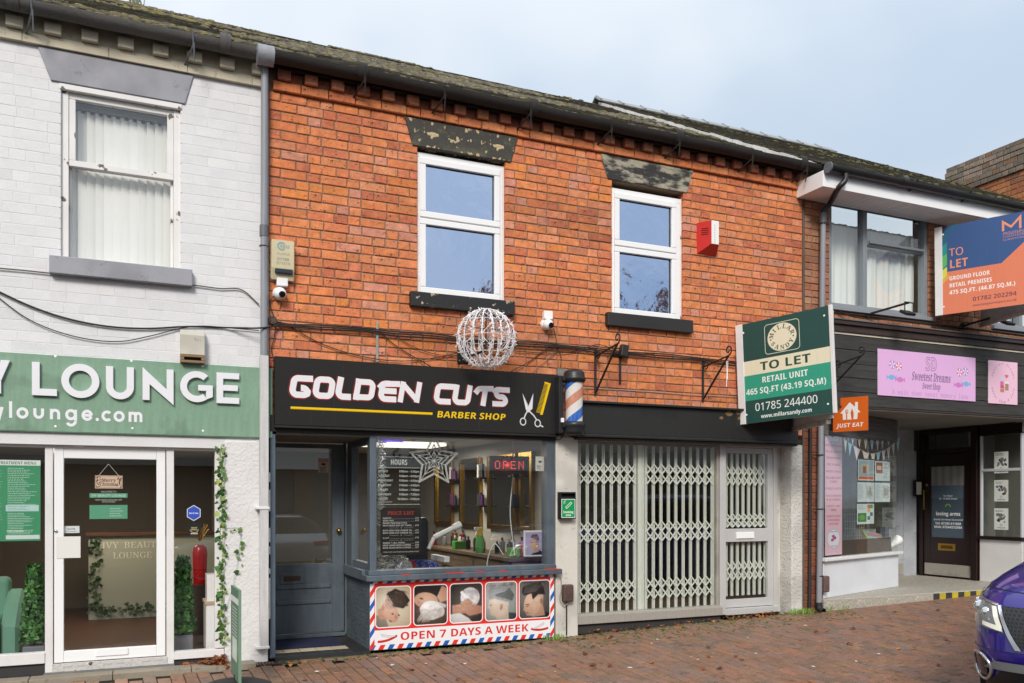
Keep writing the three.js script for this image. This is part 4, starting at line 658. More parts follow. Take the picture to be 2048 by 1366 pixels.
    g.strokeStyle = '#8fae6c'; g.lineWidth = 14; g.beginPath(); g.arc(w / 2, h * 0.575, 40, Math.PI * 1.05, Math.PI * 1.95); g.stroke(); g.fillStyle = '#3f6a42'; g.beginPath(); g.arc(w / 2, h * 0.585, 24, 0, 7); g.fill();
    words(g, 'loving arms', w / 2, h * 0.665, 66, '#ffffff', { width: 370 }); words(g, 'Quality Care Always Guaranteed', w / 2, h * 0.745, 30, '#e0e6ea', { weight: 'italic bold', width: 440 }); words(g, 'Tel: 01785 611888', w / 2, h * 0.8, 44, '#f3f6f8', { width: 390 }); words(g, 'Mob: 07544572066', w / 2, h * 0.85, 44, '#f3f6f8', { width: 420 });
  }, { rough: 0.1 }));
  // window of the neighbouring unit, turning from the porch to the street
  const nb = new THREE.Group(); nb.name = 'corner_window'; nb.position.set(11.46, FL, -0.76); nb.rotation.y = -Math.PI / 2; sweetShop.add(nb);
  add(nb, 'stall_riser', box(0, 0.66, 0, 0.62, -0.12, -0.005), M.whitePaint); add(nb, 'window_sill', box(-0.02, 0.68, 0.62, 0.67, -0.13, 0.03), M.brown); add(nb, 'window_head', box(0, 0.66, 2.15, SOF - FL - 0.02, -0.12, -0.005), M.brown);
  add(nb, 'glazing_bar', [box(0, 0.03, 0.67, 2.15, -0.05, -0.01), box(0.03, 0.63, 1.62, 1.66, -0.05, -0.012), box(0.63, 0.66, 0.67, 2.15, -0.05, -0.01)], mat('#c8ccd0', { roughness: 0.4 })); add(nb, 'pane', pane(0.03, 0.63, 0.67, 2.15, -0.03), M.glassTint);
  add(sweetShop, 'corner_unit_front', [box(11.47, EEND, FL, FL + 0.62, -0.2, -0.1), box(11.47, EEND, 2.4, SOF, -0.2, -0.1)], M.whitePaint); add(sweetShop, 'corner_unit_pane', pane(11.47, EEND, FL + 0.62, 2.4, -0.13), M.glassTint);
  add(sweetShop, 'corner_unit_back', [box(12.0, 12.05, FL, SOF, -0.9, -0.22, 0), box(11.47, 12.0, FL, SOF, -0.95, -0.9, 0), box(12.0, 12.05, FL, SOF, -2.0, -0.95, 0), box(11.5, 12.0, FL, SOF, -2.0, -1.95, 0), box(11.5, 12.05, SOF, SOF + 0.05, -2.0, -0.1, 0)], mat('#7d7a74'));
}

// ---------------------------------------------------------------- taller brick building beyond
{
  const t = thing('parapet_building', 'taller brick building with stepped stone parapet rising beyond the sweet shop', 'building'), x = EEND + 0.01, turn = (g) => g.rotateY(-Math.PI / 2).translate(x, 0, 0);
  const core = add(t, 'wall', box(x + 0.009, x + 5, 0, 7.1, -2.6, 0.25, 0), M.mortar);
  brickWork(core, { x0: -2.6, x1: 0.25, y0: 4.9, y1: 6.72, course: 0.086, palette: ['#cf8656', '#c27a50', '#b87552', '#d48e5c', '#ab7458'], singles: 150, turn });
  const cap = ['#978a7c', '#8c7e70', '#a09080', '#847c72', '#a8988a', '#9c7c62'];
  brickWork(core, { x0: -2.64, x1: 0.25, y0: 6.72, y1: 6.895, z: 0.035, course: 0.086, palette: cap, singles: 60, turn, name: 'parapet_brick' });
  brickWork(core, { x0: -2.6, x1: 0.25, y0: 6.895, y1: 7.155, z: 0.012, course: 0.086, palette: cap, singles: 80, turn, name: 'parapet_brick' });
  brickWork(core, { x0: -2.58, x1: 0.25, y0: 7.155, y1: 7.24, z: 0.0, course: 0.086, palette: cap, singles: 40, turn, name: 'coping_brick' });
  brickWork(core, { x0: x + 0.02, x1: x + 5, y0: 0.2, y1: 6.72, z: 0.259, course: 0.086, palette: ['#b86f42', '#a8623c', '#985a3e', '#bd7a4c', '#8c5a44'], singles: 0 });
  add(core, 'parapet_core', box(x + 0.02, x + 0.3, 6.7, 7.23, -2.56, 0.2, 0), M.mortar);
}

// ---------------------------------------------------------------- signs
function quad(tl, tr, bl, br) {                              // picture quad on a wall -> 0..1 across the flat board
  return (x, y) => { const s = (x - tl[0]) / (tr[0] - tl[0]), h0 = bl[1] - tl[1], h1 = br[1] - tr[1], u = s * h1 / ((1 - s) * h0 + s * h1), t = mix(tl[1], tr[1], s), h = mix(h0, h1, s); return [u, (y - t) / h]; };
}
function strokeLetter(g, path, x, y, w, h, lw, slant = 0) { g.lineWidth = lw; g.lineJoin = 'round'; g.lineCap = 'butt'; for (const p of path) { const q = p.pts.map(([a, b]) => [x + a * w + slant * b * h, y + (1 - b) * h]), n = q.length, r = h * 0.2; g.beginPath(); if (p.close) { g.moveTo((q[0][0] + q[1][0]) / 2, (q[0][1] + q[1][1]) / 2); for (let i = 1; i <= n; i++) g.arcTo(...q[i % n], ...q[(i + 1) % n], r); g.closePath(); } else { g.moveTo(...q[0]); for (let i = 1; i < n - 1; i++) g.arcTo(...q[i], ...q[i + 1], r); g.lineTo(...q[n - 1]); } g.stroke(); } }

{ // salon sign: green board, raised letters
  const t = thing('salon_sign', 'long sage green sign board with raised white letters over the salon', 'sign'), zf = 0.028, x1 = X(545, zf), y0 = Y(518, 875, zf), y1 = Y(518, 735, zf);
  add(t, 'board', box(LEFT + 0.05, x1, y0, y1, 0.004, zf, 0.004), mat('#8cb097', { roughness: 0.5, map: T.streak }));
  add(t, 'edge_return', box(LEFT + 0.05, X(513, 0.1), y0 - 0.004, y0 - 0.001, -0.03, zf - 0.004, 0), mat('#82a88d', { roughness: 0.5, map: T.fine }));
  const top = Y(65, 724.5, zf), bot = Y(65, 791, zf), h = top - bot, sw = 0.056, z0 = zf + 0.008, z1 = zf + 0.03, lm = mat('#e9e9ee', { roughness: 0.4 });
  const ring = (cx, cy, ro, ri, a0, a1, sx = 1) => { const p = [], n = 44; for (let k = 0; k <= n; k++) { const a = mix(a0, a1, k / n); p.push([cx + sx * ro * Math.cos(a), cy + ro * Math.sin(a)]); } for (let k = n; k >= 0; k--) { const a = mix(a0, a1, k / n); p.push([cx + sx * ri * Math.cos(a), cy + ri * Math.sin(a)]); } return p; };
  const E2 = (list) => list.map((p) => extr(p, z0, z1, 0.002)), rect = (a, b, c, d) => [[a, c], [b, c], [b, d], [a, d]];
  const P = (p) => X(p, zf), letter = (n, list) => add(t, 'letter', E2(list), lm);
  let a = P(64.5), b = P(114.6); letter('L', [rect(a, a + sw, bot, top), rect(a + sw, b, bot, bot + sw)]);
  a = P(123); b = P(199); { const r = h * 0.53, c = (a + b) / 2, s = new THREE.Shape().absarc(c, (top + bot) / 2, (b - a) / 2, 0, Math.PI * 2, false); s.holes.push(new THREE.Path().absarc(c, (top + bot) / 2, (b - a) / 2 - sw, 0, Math.PI * 2, true)); const g = new THREE.ExtrudeGeometry(s, { depth: z1 - z0, bevelEnabled: false, curveSegments: 48 }); g.translate(0, 0, z0); add(t, 'letter', g, lm); }
  a = P(212); b = P(268); { const ro = (b - a) / 2, c = (a + b) / 2, cy = bot + ro - 0.004; letter('U', [rect(a, a + sw, cy, top), rect(b - sw, b, cy, top), ring(c, cy, ro, ro - sw, Math.PI, Math.PI * 2)]); }
  a = P(285); b = P(347); letter('N', [[[a, bot], [a + sw, bot], [a + sw, top - 0.135], [b, bot - 0.035], [b, top], [b - sw, top], [b - sw, bot + 0.1], [a, top + 0.01]]]);
  a = P(360); b = P(419); { const ro = h * 0.5, c = a + ro, cy = (top + bot) / 2; letter('G', [ring(c, cy, ro, ro - sw, Math.PI * 0.26, Math.PI * 1.72), rect(c + 0.012, c + ro * 0.98, cy - sw * 0.6, cy + sw * 0.3), [[c + ro * 0.98 - sw, cy - sw * 0.58], [c + ro * 0.98 - sw, cy - ro * 0.66], [c + ro * 0.64, cy - ro * 0.78], [c + ro * 0.98, cy - ro * 0.62], [c + ro * 0.98, cy - sw * 0.58]]]); }
  a = P(432.6); b = P(478); letter('E', [rect(a, a + sw, bot, top), rect(a + sw, b, top - sw * 0.95, top), rect(a + sw, b, bot, bot + sw * 0.95), rect(a + sw, b - 0.012, (top + bot) / 2 - sw * 0.4, (top + bot) / 2 + sw * 0.5)]);
  a = P(-31); b = P(21); const c = (a + b) / 2, my = bot + h * 0.42; letter('Y', [[[a, top], [a + sw * 1.15, top], [c + sw * 0.1, my], [c - sw * 0.5, my - 0.01]], [[b, top], [b - sw * 1.15, top], [c - sw * 0.1, my], [c + sw * 0.5, my - 0.01]], rect(c - sw / 2, c + sw / 2, bot, my)]);
  const wx0 = P(-8), wx1 = P(296), wy1 = Y(145, 800, zf), wy0 = Y(145, 856, zf);
  const wp = new THREE.PlaneGeometry(wx1 - wx0, wy1 - wy0); wp.translate((wx0 + wx1) / 2, (wy0 + wy1) / 2, zf + 0.002);
  add(t, 'web_address', wp, print(1100, 210, (g) => {
    g.strokeStyle = '#e9e9ee'; g.fillStyle = '#e9e9ee'; g.lineWidth = 23; const B = 150, XH = 78, R0 = 31, ci = (x, a0 = 0, a1 = 7) => { g.beginPath(); g.arc(x, B - R0 - 8, R0, a0, a1); g.stroke(); }, ln = (...p) => { g.beginPath(); for (let i = 0; i < p.length; i += 2) i ? g.lineTo(p[i], p[i + 1]) : g.moveTo(p[i], p[i + 1]); g.stroke(); };
    ln(42, B - XH, 12, B + 40); ln(100, B, 100, B - 122); ci(182); const nn = (x, w) => { ln(x, B, x, B - XH); g.beginPath(); g.arc(x + w / 2, B - XH + 11 + w / 2 - 1, w / 2, Math.PI, 0); g.stroke(); ln(x + w, B - XH + 10 + w / 2, x + w, B); };
    { const x = 268, w = 54; ln(x, B - XH, x, B - w / 2 - 10); g.beginPath(); g.arc(x + w / 2, B - w / 2 - 11, w / 2, Math.PI, 0, true); g.stroke(); ln(x + w, B - w / 2 - 11, x + w, B - XH); }
    nn(385, 52); ci(525); ln(558, B - XH, 558, B + 6); g.beginPath(); g.arc(526, B + 8, 31, 0, Math.PI * 0.85); g.stroke();
    g.beginPath(); g.arc(643, B - R0 - 8, R0, 0.35, Math.PI * 2); g.stroke(); ln(612, B - R0 - 8, 676, B - R0 - 8);
    g.beginPath(); g.arc(717, B - 10, 13, 0, 7); g.fill(); ci(790, 0.75, Math.PI * 2 - 0.75); ci(880); nn(962, 42); nn(1004, 42);
  }, { alpha: true, rough: 0.5 }));
  for (const [px, py] of [[111, 713], [263, 722], [405, 732], [111, 853], [265, 857], [406, 862]]) add(t, 'screw_cap', new THREE.SphereGeometry(0.011, 10, 6).scale(1, 1, 0.4).translate(P(px), Y(px, py, zf), zf), M.white);
}

{ // barber sign
  const zf = 0.1, t = thing('barber_sign', 'black glossy sign board reading golden cuts barber shop', 'sign'), x0 = X(550, zf), x1 = X(1117, zf), y0 = Y(551, 849, zf), y1 = Y(551, 712, zf);
  const q = quad([100, 65], [1975, 205], [105, 530], [1970, 600]), CW = 2048, CH = Math.round(CW * (y1 - y0) / (x1 - x0)), at = (x, y) => { const [u, v] = q(x, y); return [u * CW, v * CH]; };
  const face = print(CW, CH, (g, w, h) => {
    g.fillStyle = '#2b2a29'; g.fillRect(0, 0, w, h);
    const A = { G: [{ pts: [[1, 0.86], [0.13, 0.86], [0.13, 0.14], [0.84, 0.14], [0.86, 0.44], [0.5, 0.44]] }], O: [{ pts: [[0.14, 0.86], [0.86, 0.86], [0.86, 0.14], [0.14, 0.14]], close: 1 }], L: [{ pts: [[0.18, 1], [0.16, 0.14], [1, 0.14]] }], D: [{ pts: [[0.0, 0.86], [0.86, 0.86], [0.86, 0.14], [0.0, 0.14]] }, { pts: [[0.14, 0], [0.14, 1]] }], E: [{ pts: [[-0.02, 0.62], [0.16, 0.84], [1.02, 0.87]] }, { pts: [[0.5, 0.86], [0.14, 0.86], [0.14, 0.14], [0.95, 0.14]] }, { pts: [[0.2, 0.52], [0.9, 0.52]] }], N: [{ pts: [[0.13, 0], [0.13, 0.98]] }, { pts: [[0.87, 0.02], [0.87, 1]] }, { pts: [[0.13, 0.86], [0.87, 0.14]] }], C: [{ pts: [[1, 0.86], [0.13, 0.86], [0.13, 0.14], [0.94, 0.14]] }], U: [{ pts: [[0.14, 1], [0.14, 0.14], [0.86, 0.14], [0.86, 1]] }], T: [{ pts: [[-0.04, 0.6], [0.14, 0.84], [1.08, 0.87]] }, { pts: [[0.56, 0.86], [0.56, 0]] }], S: [{ pts: [[-0.02, 0.66], [0.14, 0.86], [1.04, 0.86]] }, { pts: [[0.5, 0.86], [0.14, 0.86], [0.14, 0.5], [0.86, 0.5], [0.86, 0.14], [0, 0.14]] }] };
    const L = [['G', 190, 345, 190, 355], ['O', 345, 500, 200, 362], ['L', 500, 615, 207, 368], ['D', 622, 770, 220, 372], ['E', 785, 925, 232, 385], ['N', 918, 1075, 238, 390], ['C', 1155, 1285, 253, 402], ['U', 1275, 1405, 263, 408], ['T', 1425, 1535, 270, 412], ['S', 1542, 1645, 280, 418]];
    for (const pass of [0, 1]) for (const [ch, xa, xb, ya, yb] of L) { const [ax, ay] = at(xa, ya), [bx, by] = at(xb, yb); const hh = (by - ay), lw = hh * (ch === 'N' ? 0.25 : 0.27); if (!pass) { g.strokeStyle = '#b9281c'; strokeLetter(g, A[ch], ax - 5, ay + 3, (bx - ax) * 0.93, hh, lw + 7, 0.17); g.strokeStyle = '#2b2a29'; strokeLetter(g, A[ch], ax - 5, ay + 3, (bx - ax) * 0.93, hh, lw + 1.5, 0.17); g.strokeStyle = '#b9281c'; strokeLetter(g, A[ch], ax, ay, (bx - ax) * 0.93, hh, lw + 4, 0.17); } else { g.strokeStyle = '#e6e6ea'; strokeLetter(g, A[ch], ax, ay, (bx - ax) * 0.93, hh, lw, 0.17); } }
    const [ya, yb] = [at(205, 416), at(1152, 461)]; g.fillStyle = '#f0c514'; g.fillRect(ya[0], ya[1] - 8, yb[0] - ya[0], 17); g.fillStyle = '#b8900e'; g.fillRect(ya[0], ya[1] + 5, yb[0] - ya[0], 4);
    const [bx] = at(1172, 470), [ex] = at(1640, 480), [, byy] = at(1400, 474); g.save(); g.translate((bx + ex) / 2, byy); g.transform(1, 0, -0.16, 1, 0, 0); words(g, 'BARBER SHOP', 0, 0, 62, '#f0c514', { width: (ex - bx) * 0.97 }); g.lineWidth = 3; g.restore();
    const S = (pts) => pts.map(([x, y]) => at(x, y)), poly = (pts, c) => { g.fillStyle = c; g.beginPath(); S(pts).forEach(([x, y], i) => i ? g.lineTo(x, y) : g.moveTo(x, y)); g.closePath(); g.fill(); };
    poly([[1741, 325], [1790, 430], [1770, 455], [1762, 430]], '#c6c6c8'); poly([[1812, 325], [1806, 430], [1778, 455], [1770, 440]], '#dededf'); poly([[1741, 325], [1776, 425], [1766, 440]], '#e9e9ea');
    g.strokeStyle = '#d8d8da'; g.lineWidth = 10; const ln = (pts) => { g.beginPath(); S(pts).forEach(([x, y], i) => i ? g.lineTo(x, y) : g.moveTo(x, y)); g.stroke(); }; ln([[1778, 440], [1762, 465], [1752, 492]]); ln([[1780, 440], [1815, 475], [1832, 502]]); ln([[1858, 540], [1876, 551]]);
    for (const [cx, cy] of [[1745, 515], [1840, 526]]) { const [x, y] = at(cx, cy); g.beginPath(); g.ellipse(x, y, 22, 25, 0, 0, 7); g.lineWidth = 8; g.stroke(); }
    poly([[1885, 250], [1926, 262], [1872, 470], [1856, 470], [1908, 270], [1884, 262]], '#f0c514'); for (let k = 0; k < 25; k++) { const f = k / 24, xa = mix(1890, 1836, f), yy = mix(258, 448, f); poly([[xa - 6, yy], [xa + 26, yy + 8], [xa + 26, yy + 12], [xa - 6, yy + 4]], '#e2b912'); }
    weather(g, w, h, 160, 0.8);
  }, { rough: 0.2 });
  printed(t, 'board', x1 - x0, y1 - y0, 0.1, face, M.black, v3((x0 + x1) / 2, (y0 + y1) / 2, zf));
  add(t, 'bottom_trim', box(x0, x1, y0 - 0.025, y0 - 0.002, 0.0, zf - 0.006), M.blackPaint);
}

{ // poster under the barber's window
  const zf = 0.014, t = thing('barber_poster', 'striped red, white and blue poster with five haircut photos under the barber window', 'poster'), x0 = X(740, zf), x1 = X(1108, zf), y0 = Y(739, 1301, zf), y1 = Y(739, 1159, zf);
  const w = 2048, h = Math.round(2048 * (y1 - y0) / (x1 - x0));
  const q = quad([48, 105], [1985, 32], [48, 848], [1985, 703]);
  const face = print(w, h, (g) => {
    const U = (x, y) => { const [u, v] = q(x, y); return [u * w, v * h]; };
    g.fillStyle = '#ececee'; g.fillRect(0, 0, w, h);
    const band = (n, draw) => { for (let k = 0; k < n; k++) draw(k); }, cs = ['#1f5db4', '#e0302a'];
    band(22, (k) => { const x = k * w / 21; g.fillStyle = cs[k % 2]; g.beginPath(); g.moveTo(x, 0); g.lineTo(x + 52, 0); g.lineTo(x + 26, 46); g.lineTo(x - 26, 46); g.fill(); g.beginPath(); g.moveTo(x + 10, h - 46); g.lineTo(x + 62, h - 46); g.lineTo(x + 36, h); g.lineTo(x - 16, h); g.fill(); });
    g.fillStyle = '#e0302a'; g.fillRect(46, 46, w - 92, h * 0.66); g.fillStyle = '#ececee'; g.fillRect(0, 46, 46, h - 92); g.fillRect(w - 46, 46, 46, h - 92); g.fillRect(46, h * 0.727, w - 92, h * 0.273 - 46);
    band(5, (k) => { for (const xx of [0, w - 46]) { const y = 60 + k * (h - 90) / 4.6; g.fillStyle = cs[(k + 1) % 2]; g.beginPath(); g.moveTo(xx, y + 70); g.lineTo(xx + 46, y); g.lineTo(xx + 46, y + 62); g.lineTo(xx, y + 132); g.fill(); } });
    const ph = [[112, 475], [515, 862], [898, 1232], [1270, 1592], [1625, 1938]], skin = ['#d9ad94', '#caa086', '#c79a80', '#d8c2ae', '#caa48c'];
    ph.forEach(([xa, xb], k) => {
      const [ax] = U(xa, 300), [bx] = U(xb, 300), W = bx - ax, T0 = 84, H = h * 0.565; g.save(); g.translate(ax, T0); rnd(g, -9, -9, W + 18, H + 18, 46); g.fillStyle = '#f4f4f4'; g.fill(); rnd(g, 0, 0, W, H, 38); g.clip();
      const og = g, cv = document.createElement('canvas'); cv.width = Math.ceil(W); cv.height = Math.ceil(H); g = cv.getContext('2d'); const bg = g.createLinearGradient(0, 0, W, H); [['#cfc6b2', '#e6dcc0'], ['#3a2f2a', '#6a5648'], ['#2e2a2a', '#58504c'], ['#b8bcc0', '#93a59c'], ['#7a7876', '#4b4a4a']][k].forEach((c, i) => bg.addColorStop(i, c)); g.fillStyle = bg; g.fillRect(0, 0, W, H);
      const el = (x, y, rx, ry, c, r = 0) => { g.fillStyle = c; g.shadowColor = c; g.shadowBlur = 10; g.beginPath(); g.ellipse(x * W, y * H, rx * W, ry * H, r, 0, 7); g.fill(); }, po = (c, ...p) => { g.fillStyle = c; g.shadowColor = c; g.shadowBlur = 14; g.beginPath(); for (let i = 0; i < p.length; i += 2) i ? g.lineTo(p[i] * W, p[i + 1] * H) : g.moveTo(p[i] * W, p[i + 1] * H); g.closePath(); g.fill(); }, hairs = (n, c, f) => { g.strokeStyle = c; g.lineWidth = 2; for (let i = 0; i < n; i++) { const [x, y, x2, y2] = f(i / n); g.beginPath(); g.moveTo(x * W, y * H); g.lineTo(x2 * W, y2 * H); g.stroke(); } };
      if (k === 0) { po('#9a9488', 0, 0.7, 0.25, 0.72, 0.35, 1, 0, 1); po('#cf9f86', 0.05, 0.55, 0.3, 0.5, 0.35, 0.8, 0.1, 0.8); el(0.42, 0.62, 0.2, 0.3, skin[0], -0.5); po('#c0a091', 0.25, 0.5, 0.32, 0.2, 0.55, 0.5, 0.42, 0.55); el(0.2, 0.52, 0.04, 0.07, '#c08a72'); po('#2a211d', 0.3, 0.18, 0.55, 0.05, 0.82, 0.15, 0.98, 0.36, 0.8, 0.55, 0.55, 0.5, 0.42, 0.3); hairs(40, '#4a3b33', (f) => [0.34 + f * 0.4, 0.12, 0.5 + f * 0.45, 0.5]); g.strokeStyle = '#f0e0d6'; g.lineWidth = 6; g.beginPath(); g.moveTo(0.33 * W, 0.2 * H); g.lineTo(0.48 * W, 0.43 * H); g.stroke(); el(0.48, 0.68, 0.035, 0.012, '#4a3730', 0.4); el(0.66, 0.72, 0.03, 0.012, '#4a3730', 0.4); po('#b98974', 0.56, 0.7, 0.62, 0.78, 0.54, 0.8); el(0.42, 0.86, 0.05, 0.014, '#a4564c', 0.5); }
      if (k === 1) { po('#1e1a1a', 0, 0, 0.8, 0, 0.75, 0.28, 0.3, 0.2, 0, 0.35); po('#d5aa90', 0.7, 0.3, 0.85, 0.02, 1, 0.1, 1, 0.4, 0.8, 0.45); el(0.36, 0.38, 0.36, 0.2, skin[1], 0.15); el(0.22, 0.33, 0.06, 0.02, '#5d4438', 0.3); po('#b98a72', 0.1, 0.38, 0.22, 0.42, 0.1, 0.5); el(0.22, 0.53, 0.05, 0.1, '#a2544e', 0.6); el(0.55, 0.65, 0.38, 0.24, '#e9e7e4', 0.25); for (let i = 0; i < 30; i++) el(0.3 + R() * 0.5, 0.5 + R() * 0.3, 0.06, 0.04, ['#f3f2f0', '#d9d6d2'][i & 1]); hairs(60, '#c9c6c2', () => { const x = 0.08 + R() * 0.4; return [x, 0.85 + R() * 0.1, x + 0.12, 0.72]; }); po('#d7d9da', 0.68, 0.42, 0.98, 0.52, 0.95, 0.6, 0.75, 0.5); po('#5b4a3e', 0.4, 0.95, 1, 0.78, 1, 1, 0.4, 1); }
      if (k === 2) { el(0.62, 0.36, 0.3, 0.26, '#dcdce0'); for (let i = 0; i < 16; i++) el(0.4 + R() * 0.45, 0.2 + R() * 0.3, 0.1, 0.05, ['#f0f0f2', '#c9c9d0'][i & 1], R()); po('#b58d78', 0.3, 0.5, 0.55, 0.38, 0.7, 0.5, 0.5, 0.65); for (let i = 0; i < 4; i++) po(['#c99a82', '#bf8f78'][i & 1], 0.05, 0.55 + i * 0.055, 0.55, 0.52 + i * 0.06, 0.6, 0.57 + i * 0.06, 0.08, 0.61 + i * 0.055); po('#c39079', 0.5, 0.52, 0.98, 0.6, 1, 0.78, 0.6, 0.84, 0.45, 0.75); po('#eceef0', 0, 0.78, 0.3, 0.76, 0.75, 1, 0, 1); po('#3b3634', 0.6, 0.92, 1, 0.8, 1, 1, 0.7, 1); }
      if (k === 3) { po('#3c4a52', 0.6, 1, 0.75, 0.82, 1, 0.85, 1, 1); po('#d8c6b4', 0.3, 0.75, 0.72, 0.7, 0.75, 1, 0.35, 0.97); el(0.42, 0.56, 0.32, 0.36, '#dccdbd'); po('#d8c6b4', 0.12, 0.5, 0.06, 0.66, 0.14, 0.68, 0.16, 0.85, 0.35, 0.92, 0.4, 0.6); po('#9ba2a6', 0.08, 0.2, 0.3, 0.06, 0.7, 0.1, 0.9, 0.3, 0.85, 0.55, 0.6, 0.5, 0.3, 0.42, 0.12, 0.45); po('#5b6266', 0.3, 0.25, 0.75, 0.15, 0.92, 0.35, 0.86, 0.5, 0.6, 0.42, 0.32, 0.36); hairs(60, '#c4cacd', (f) => [0.1 + f * 0.5, 0.35 - f * 0.1, 0.2 + f * 0.6, 0.08 + f * 0.05]); el(0.5, 0.66, 0.05, 0.09, '#c79f8a', 0.2); el(0.51, 0.66, 0.025, 0.06, '#a97d69', 0.2); el(0.16, 0.6, 0.02, 0.012, '#5a4a42'); }
      if (k === 4) { po('#1f1d1e', 0.55, 1, 0.85, 0.86, 1, 0.9, 1, 1); po('#c29c84', 0.35, 0.7, 0.75, 0.6, 0.85, 0.95, 0.42, 0.97); el(0.42, 0.62, 0.27, 0.32, '#cfab93', 0.2); po('#c9a48c', 0.2, 0.6, 0.12, 0.78, 0.2, 0.8, 0.24, 0.93, 0.45, 0.9, 0.4, 0.6); po('#d3b6a2', 0.4, 0.3, 0.8, 0.22, 0.78, 0.52, 0.56, 0.56, 0.45, 0.48); po('#191718', 0.08, 0.3, 0.12, 0.16, 0.4, 0.05, 0.7, 0.05, 0.8, 0.2, 0.84, 0.38, 0.62, 0.36, 0.44, 0.5, 0.4, 0.33, 0.15, 0.38); hairs(40, '#6b6462', (f) => [0.1 + f * 0.45, 0.34 - f * 0.05, 0.2 + f * 0.55, 0.07 + f * 0.05]); el(0.73, 0.56, 0.05, 0.09, '#b98a72'); el(0.735, 0.56, 0.025, 0.055, '#93624e'); g.fillStyle = '#3a2a24'; g.fillRect(0.2 * W, 0.63 * H, 0.12 * W, 6); g.fillRect(0.22 * W, 0.68 * H, 0.08 * W, 4); el(0.26, 0.86, 0.045, 0.012, '#99594f', 0.3); }
      g.shadowBlur = 0; const strands = (n, x0, y0, x1, y1, c, l, ang) => { for (let i = 0; i < n; i++) { const f = R(), x = mix(x0, x1, R()) * W, y = mix(y0, y1, f * f) * H, q = ang + rr(-0.5, 0.5); g.strokeStyle = c + (0.55 * (1 - f * 0.7)).toFixed(2) + ')'; g.lineWidth = rr(1, 2.5); g.beginPath(); g.moveTo(x, y); g.lineTo(x + Math.cos(q) * l * W, y + Math.sin(q) * l * W); g.stroke(); } };
      if (k === 0) { strands(260, 0.32, 0.1, 0.8, 0.5, 'rgba(20,14,12,', 0.1, 0.8); strands(120, 0.5, 0.1, 0.9, 0.45, 'rgba(130,104,88,', 0.12, 0.7); strands(160, 0.26, 0.3, 0.5, 0.55, 'rgba(90,70,60,', 0.03, 1.2); }
      if (k === 1) { strands(260, 0.1, 0.6, 0.9, 1, 'rgba(120,112,106,', 0.08, 2.4); strands(120, 0.3, 0.5, 0.8, 0.8, 'rgba(255,255,255,', 0.1, 2.2); }
      if (k === 2) { strands(140, 0.35, 0.15, 0.9, 0.5, 'rgba(120,120,130,', 0.1, 1.1); strands(120, 0.05, 0.52, 0.9, 0.8, 'rgba(120,80,62,', 0.09, 0.1); }
      if (k === 3) { strands(280, 0.1, 0.08, 0.85, 0.4, 'rgba(60,66,70,', 0.1, -0.8); strands(160, 0.1, 0.06, 0.8, 0.35, 'rgba(225,232,236,', 0.1, -0.9); strands(300, 0.35, 0.4, 0.85, 0.75, 'rgba(80,84,86,', 0.025, 1.4); }
      if (k === 4) { strands(260, 0.1, 0.05, 0.82, 0.36, 'rgba(10,8,8,', 0.1, -0.6); strands(120, 0.1, 0.08, 0.75, 0.3, 'rgba(150,140,136,', 0.1, -0.7); strands(320, 0.42, 0.3, 0.82, 0.6, 'rgba(40,30,26,', 0.025, 1.4); }
      for (const [a, b, c] of [['multiply', 'rgba(255,255,255,1)', 'rgba(190,182,176,1)'], ['soft-light', 'rgba(255,250,240,.3)', 'rgba(40,30,30,.4)']]) { g.globalCompositeOperation = a; const q = g.createRadialGradient(W * 0.35, H * 0.4, W * 0.1, W * 0.5, H * 0.5, W * 0.85); q.addColorStop(0, b); q.addColorStop(1, c); g.fillStyle = q; g.fillRect(0, 0, W, H); } g.globalCompositeOperation = 'source-over';
      for (let i = 0; i < 900; i++) { g.fillStyle = i % 2 ? 'rgba(255,255,255,.05)' : 'rgba(0,0,0,.06)'; g.fillRect(R() * W, R() * H, rr(2, 12), rr(2, 8)); }
      g = og; g.filter = 'blur(2px)'; g.drawImage(cv, 0, 0); g.filter = 'none'; g.restore();
    });
    const [tx] = U(1040, 680); words(g, 'OPEN 7 DAYS A WEEK', w * 0.5, h * 0.83, 112, '#d6302c', { width: w * 0.7 });
    for (const [cx, s] of [[w * 0.085, 1], [w * 0.915, -1]]) { g.save(); g.translate(cx, h * 0.83); g.scale(s, 1); g.rotate(s > 0 ? -0.12 : 0.12); g.lineCap = 'round'; g.strokeStyle = '#c62c2a'; g.lineWidth = 24; g.beginPath(); g.moveTo(-90, 30); g.quadraticCurveTo(10, 44, 95, 6); g.stroke(); g.fillStyle = '#d9d9dc'; g.strokeStyle = '#8f8f94'; g.lineWidth = 2; g.beginPath(); g.moveTo(95, 4); g.lineTo(30, -12); g.lineTo(-60, -44); g.lineTo(-50, -14); g.lineTo(40, 12); g.closePath(); g.fill(); g.stroke(); g.restore(); }
  }, { rough: 0.45 });
  printed(t, 'panel', x1 - x0, y1 - y0, 0.006, face, M.white, v3((x0 + x1) / 2, (y0 + y1) / 2, zf));
}

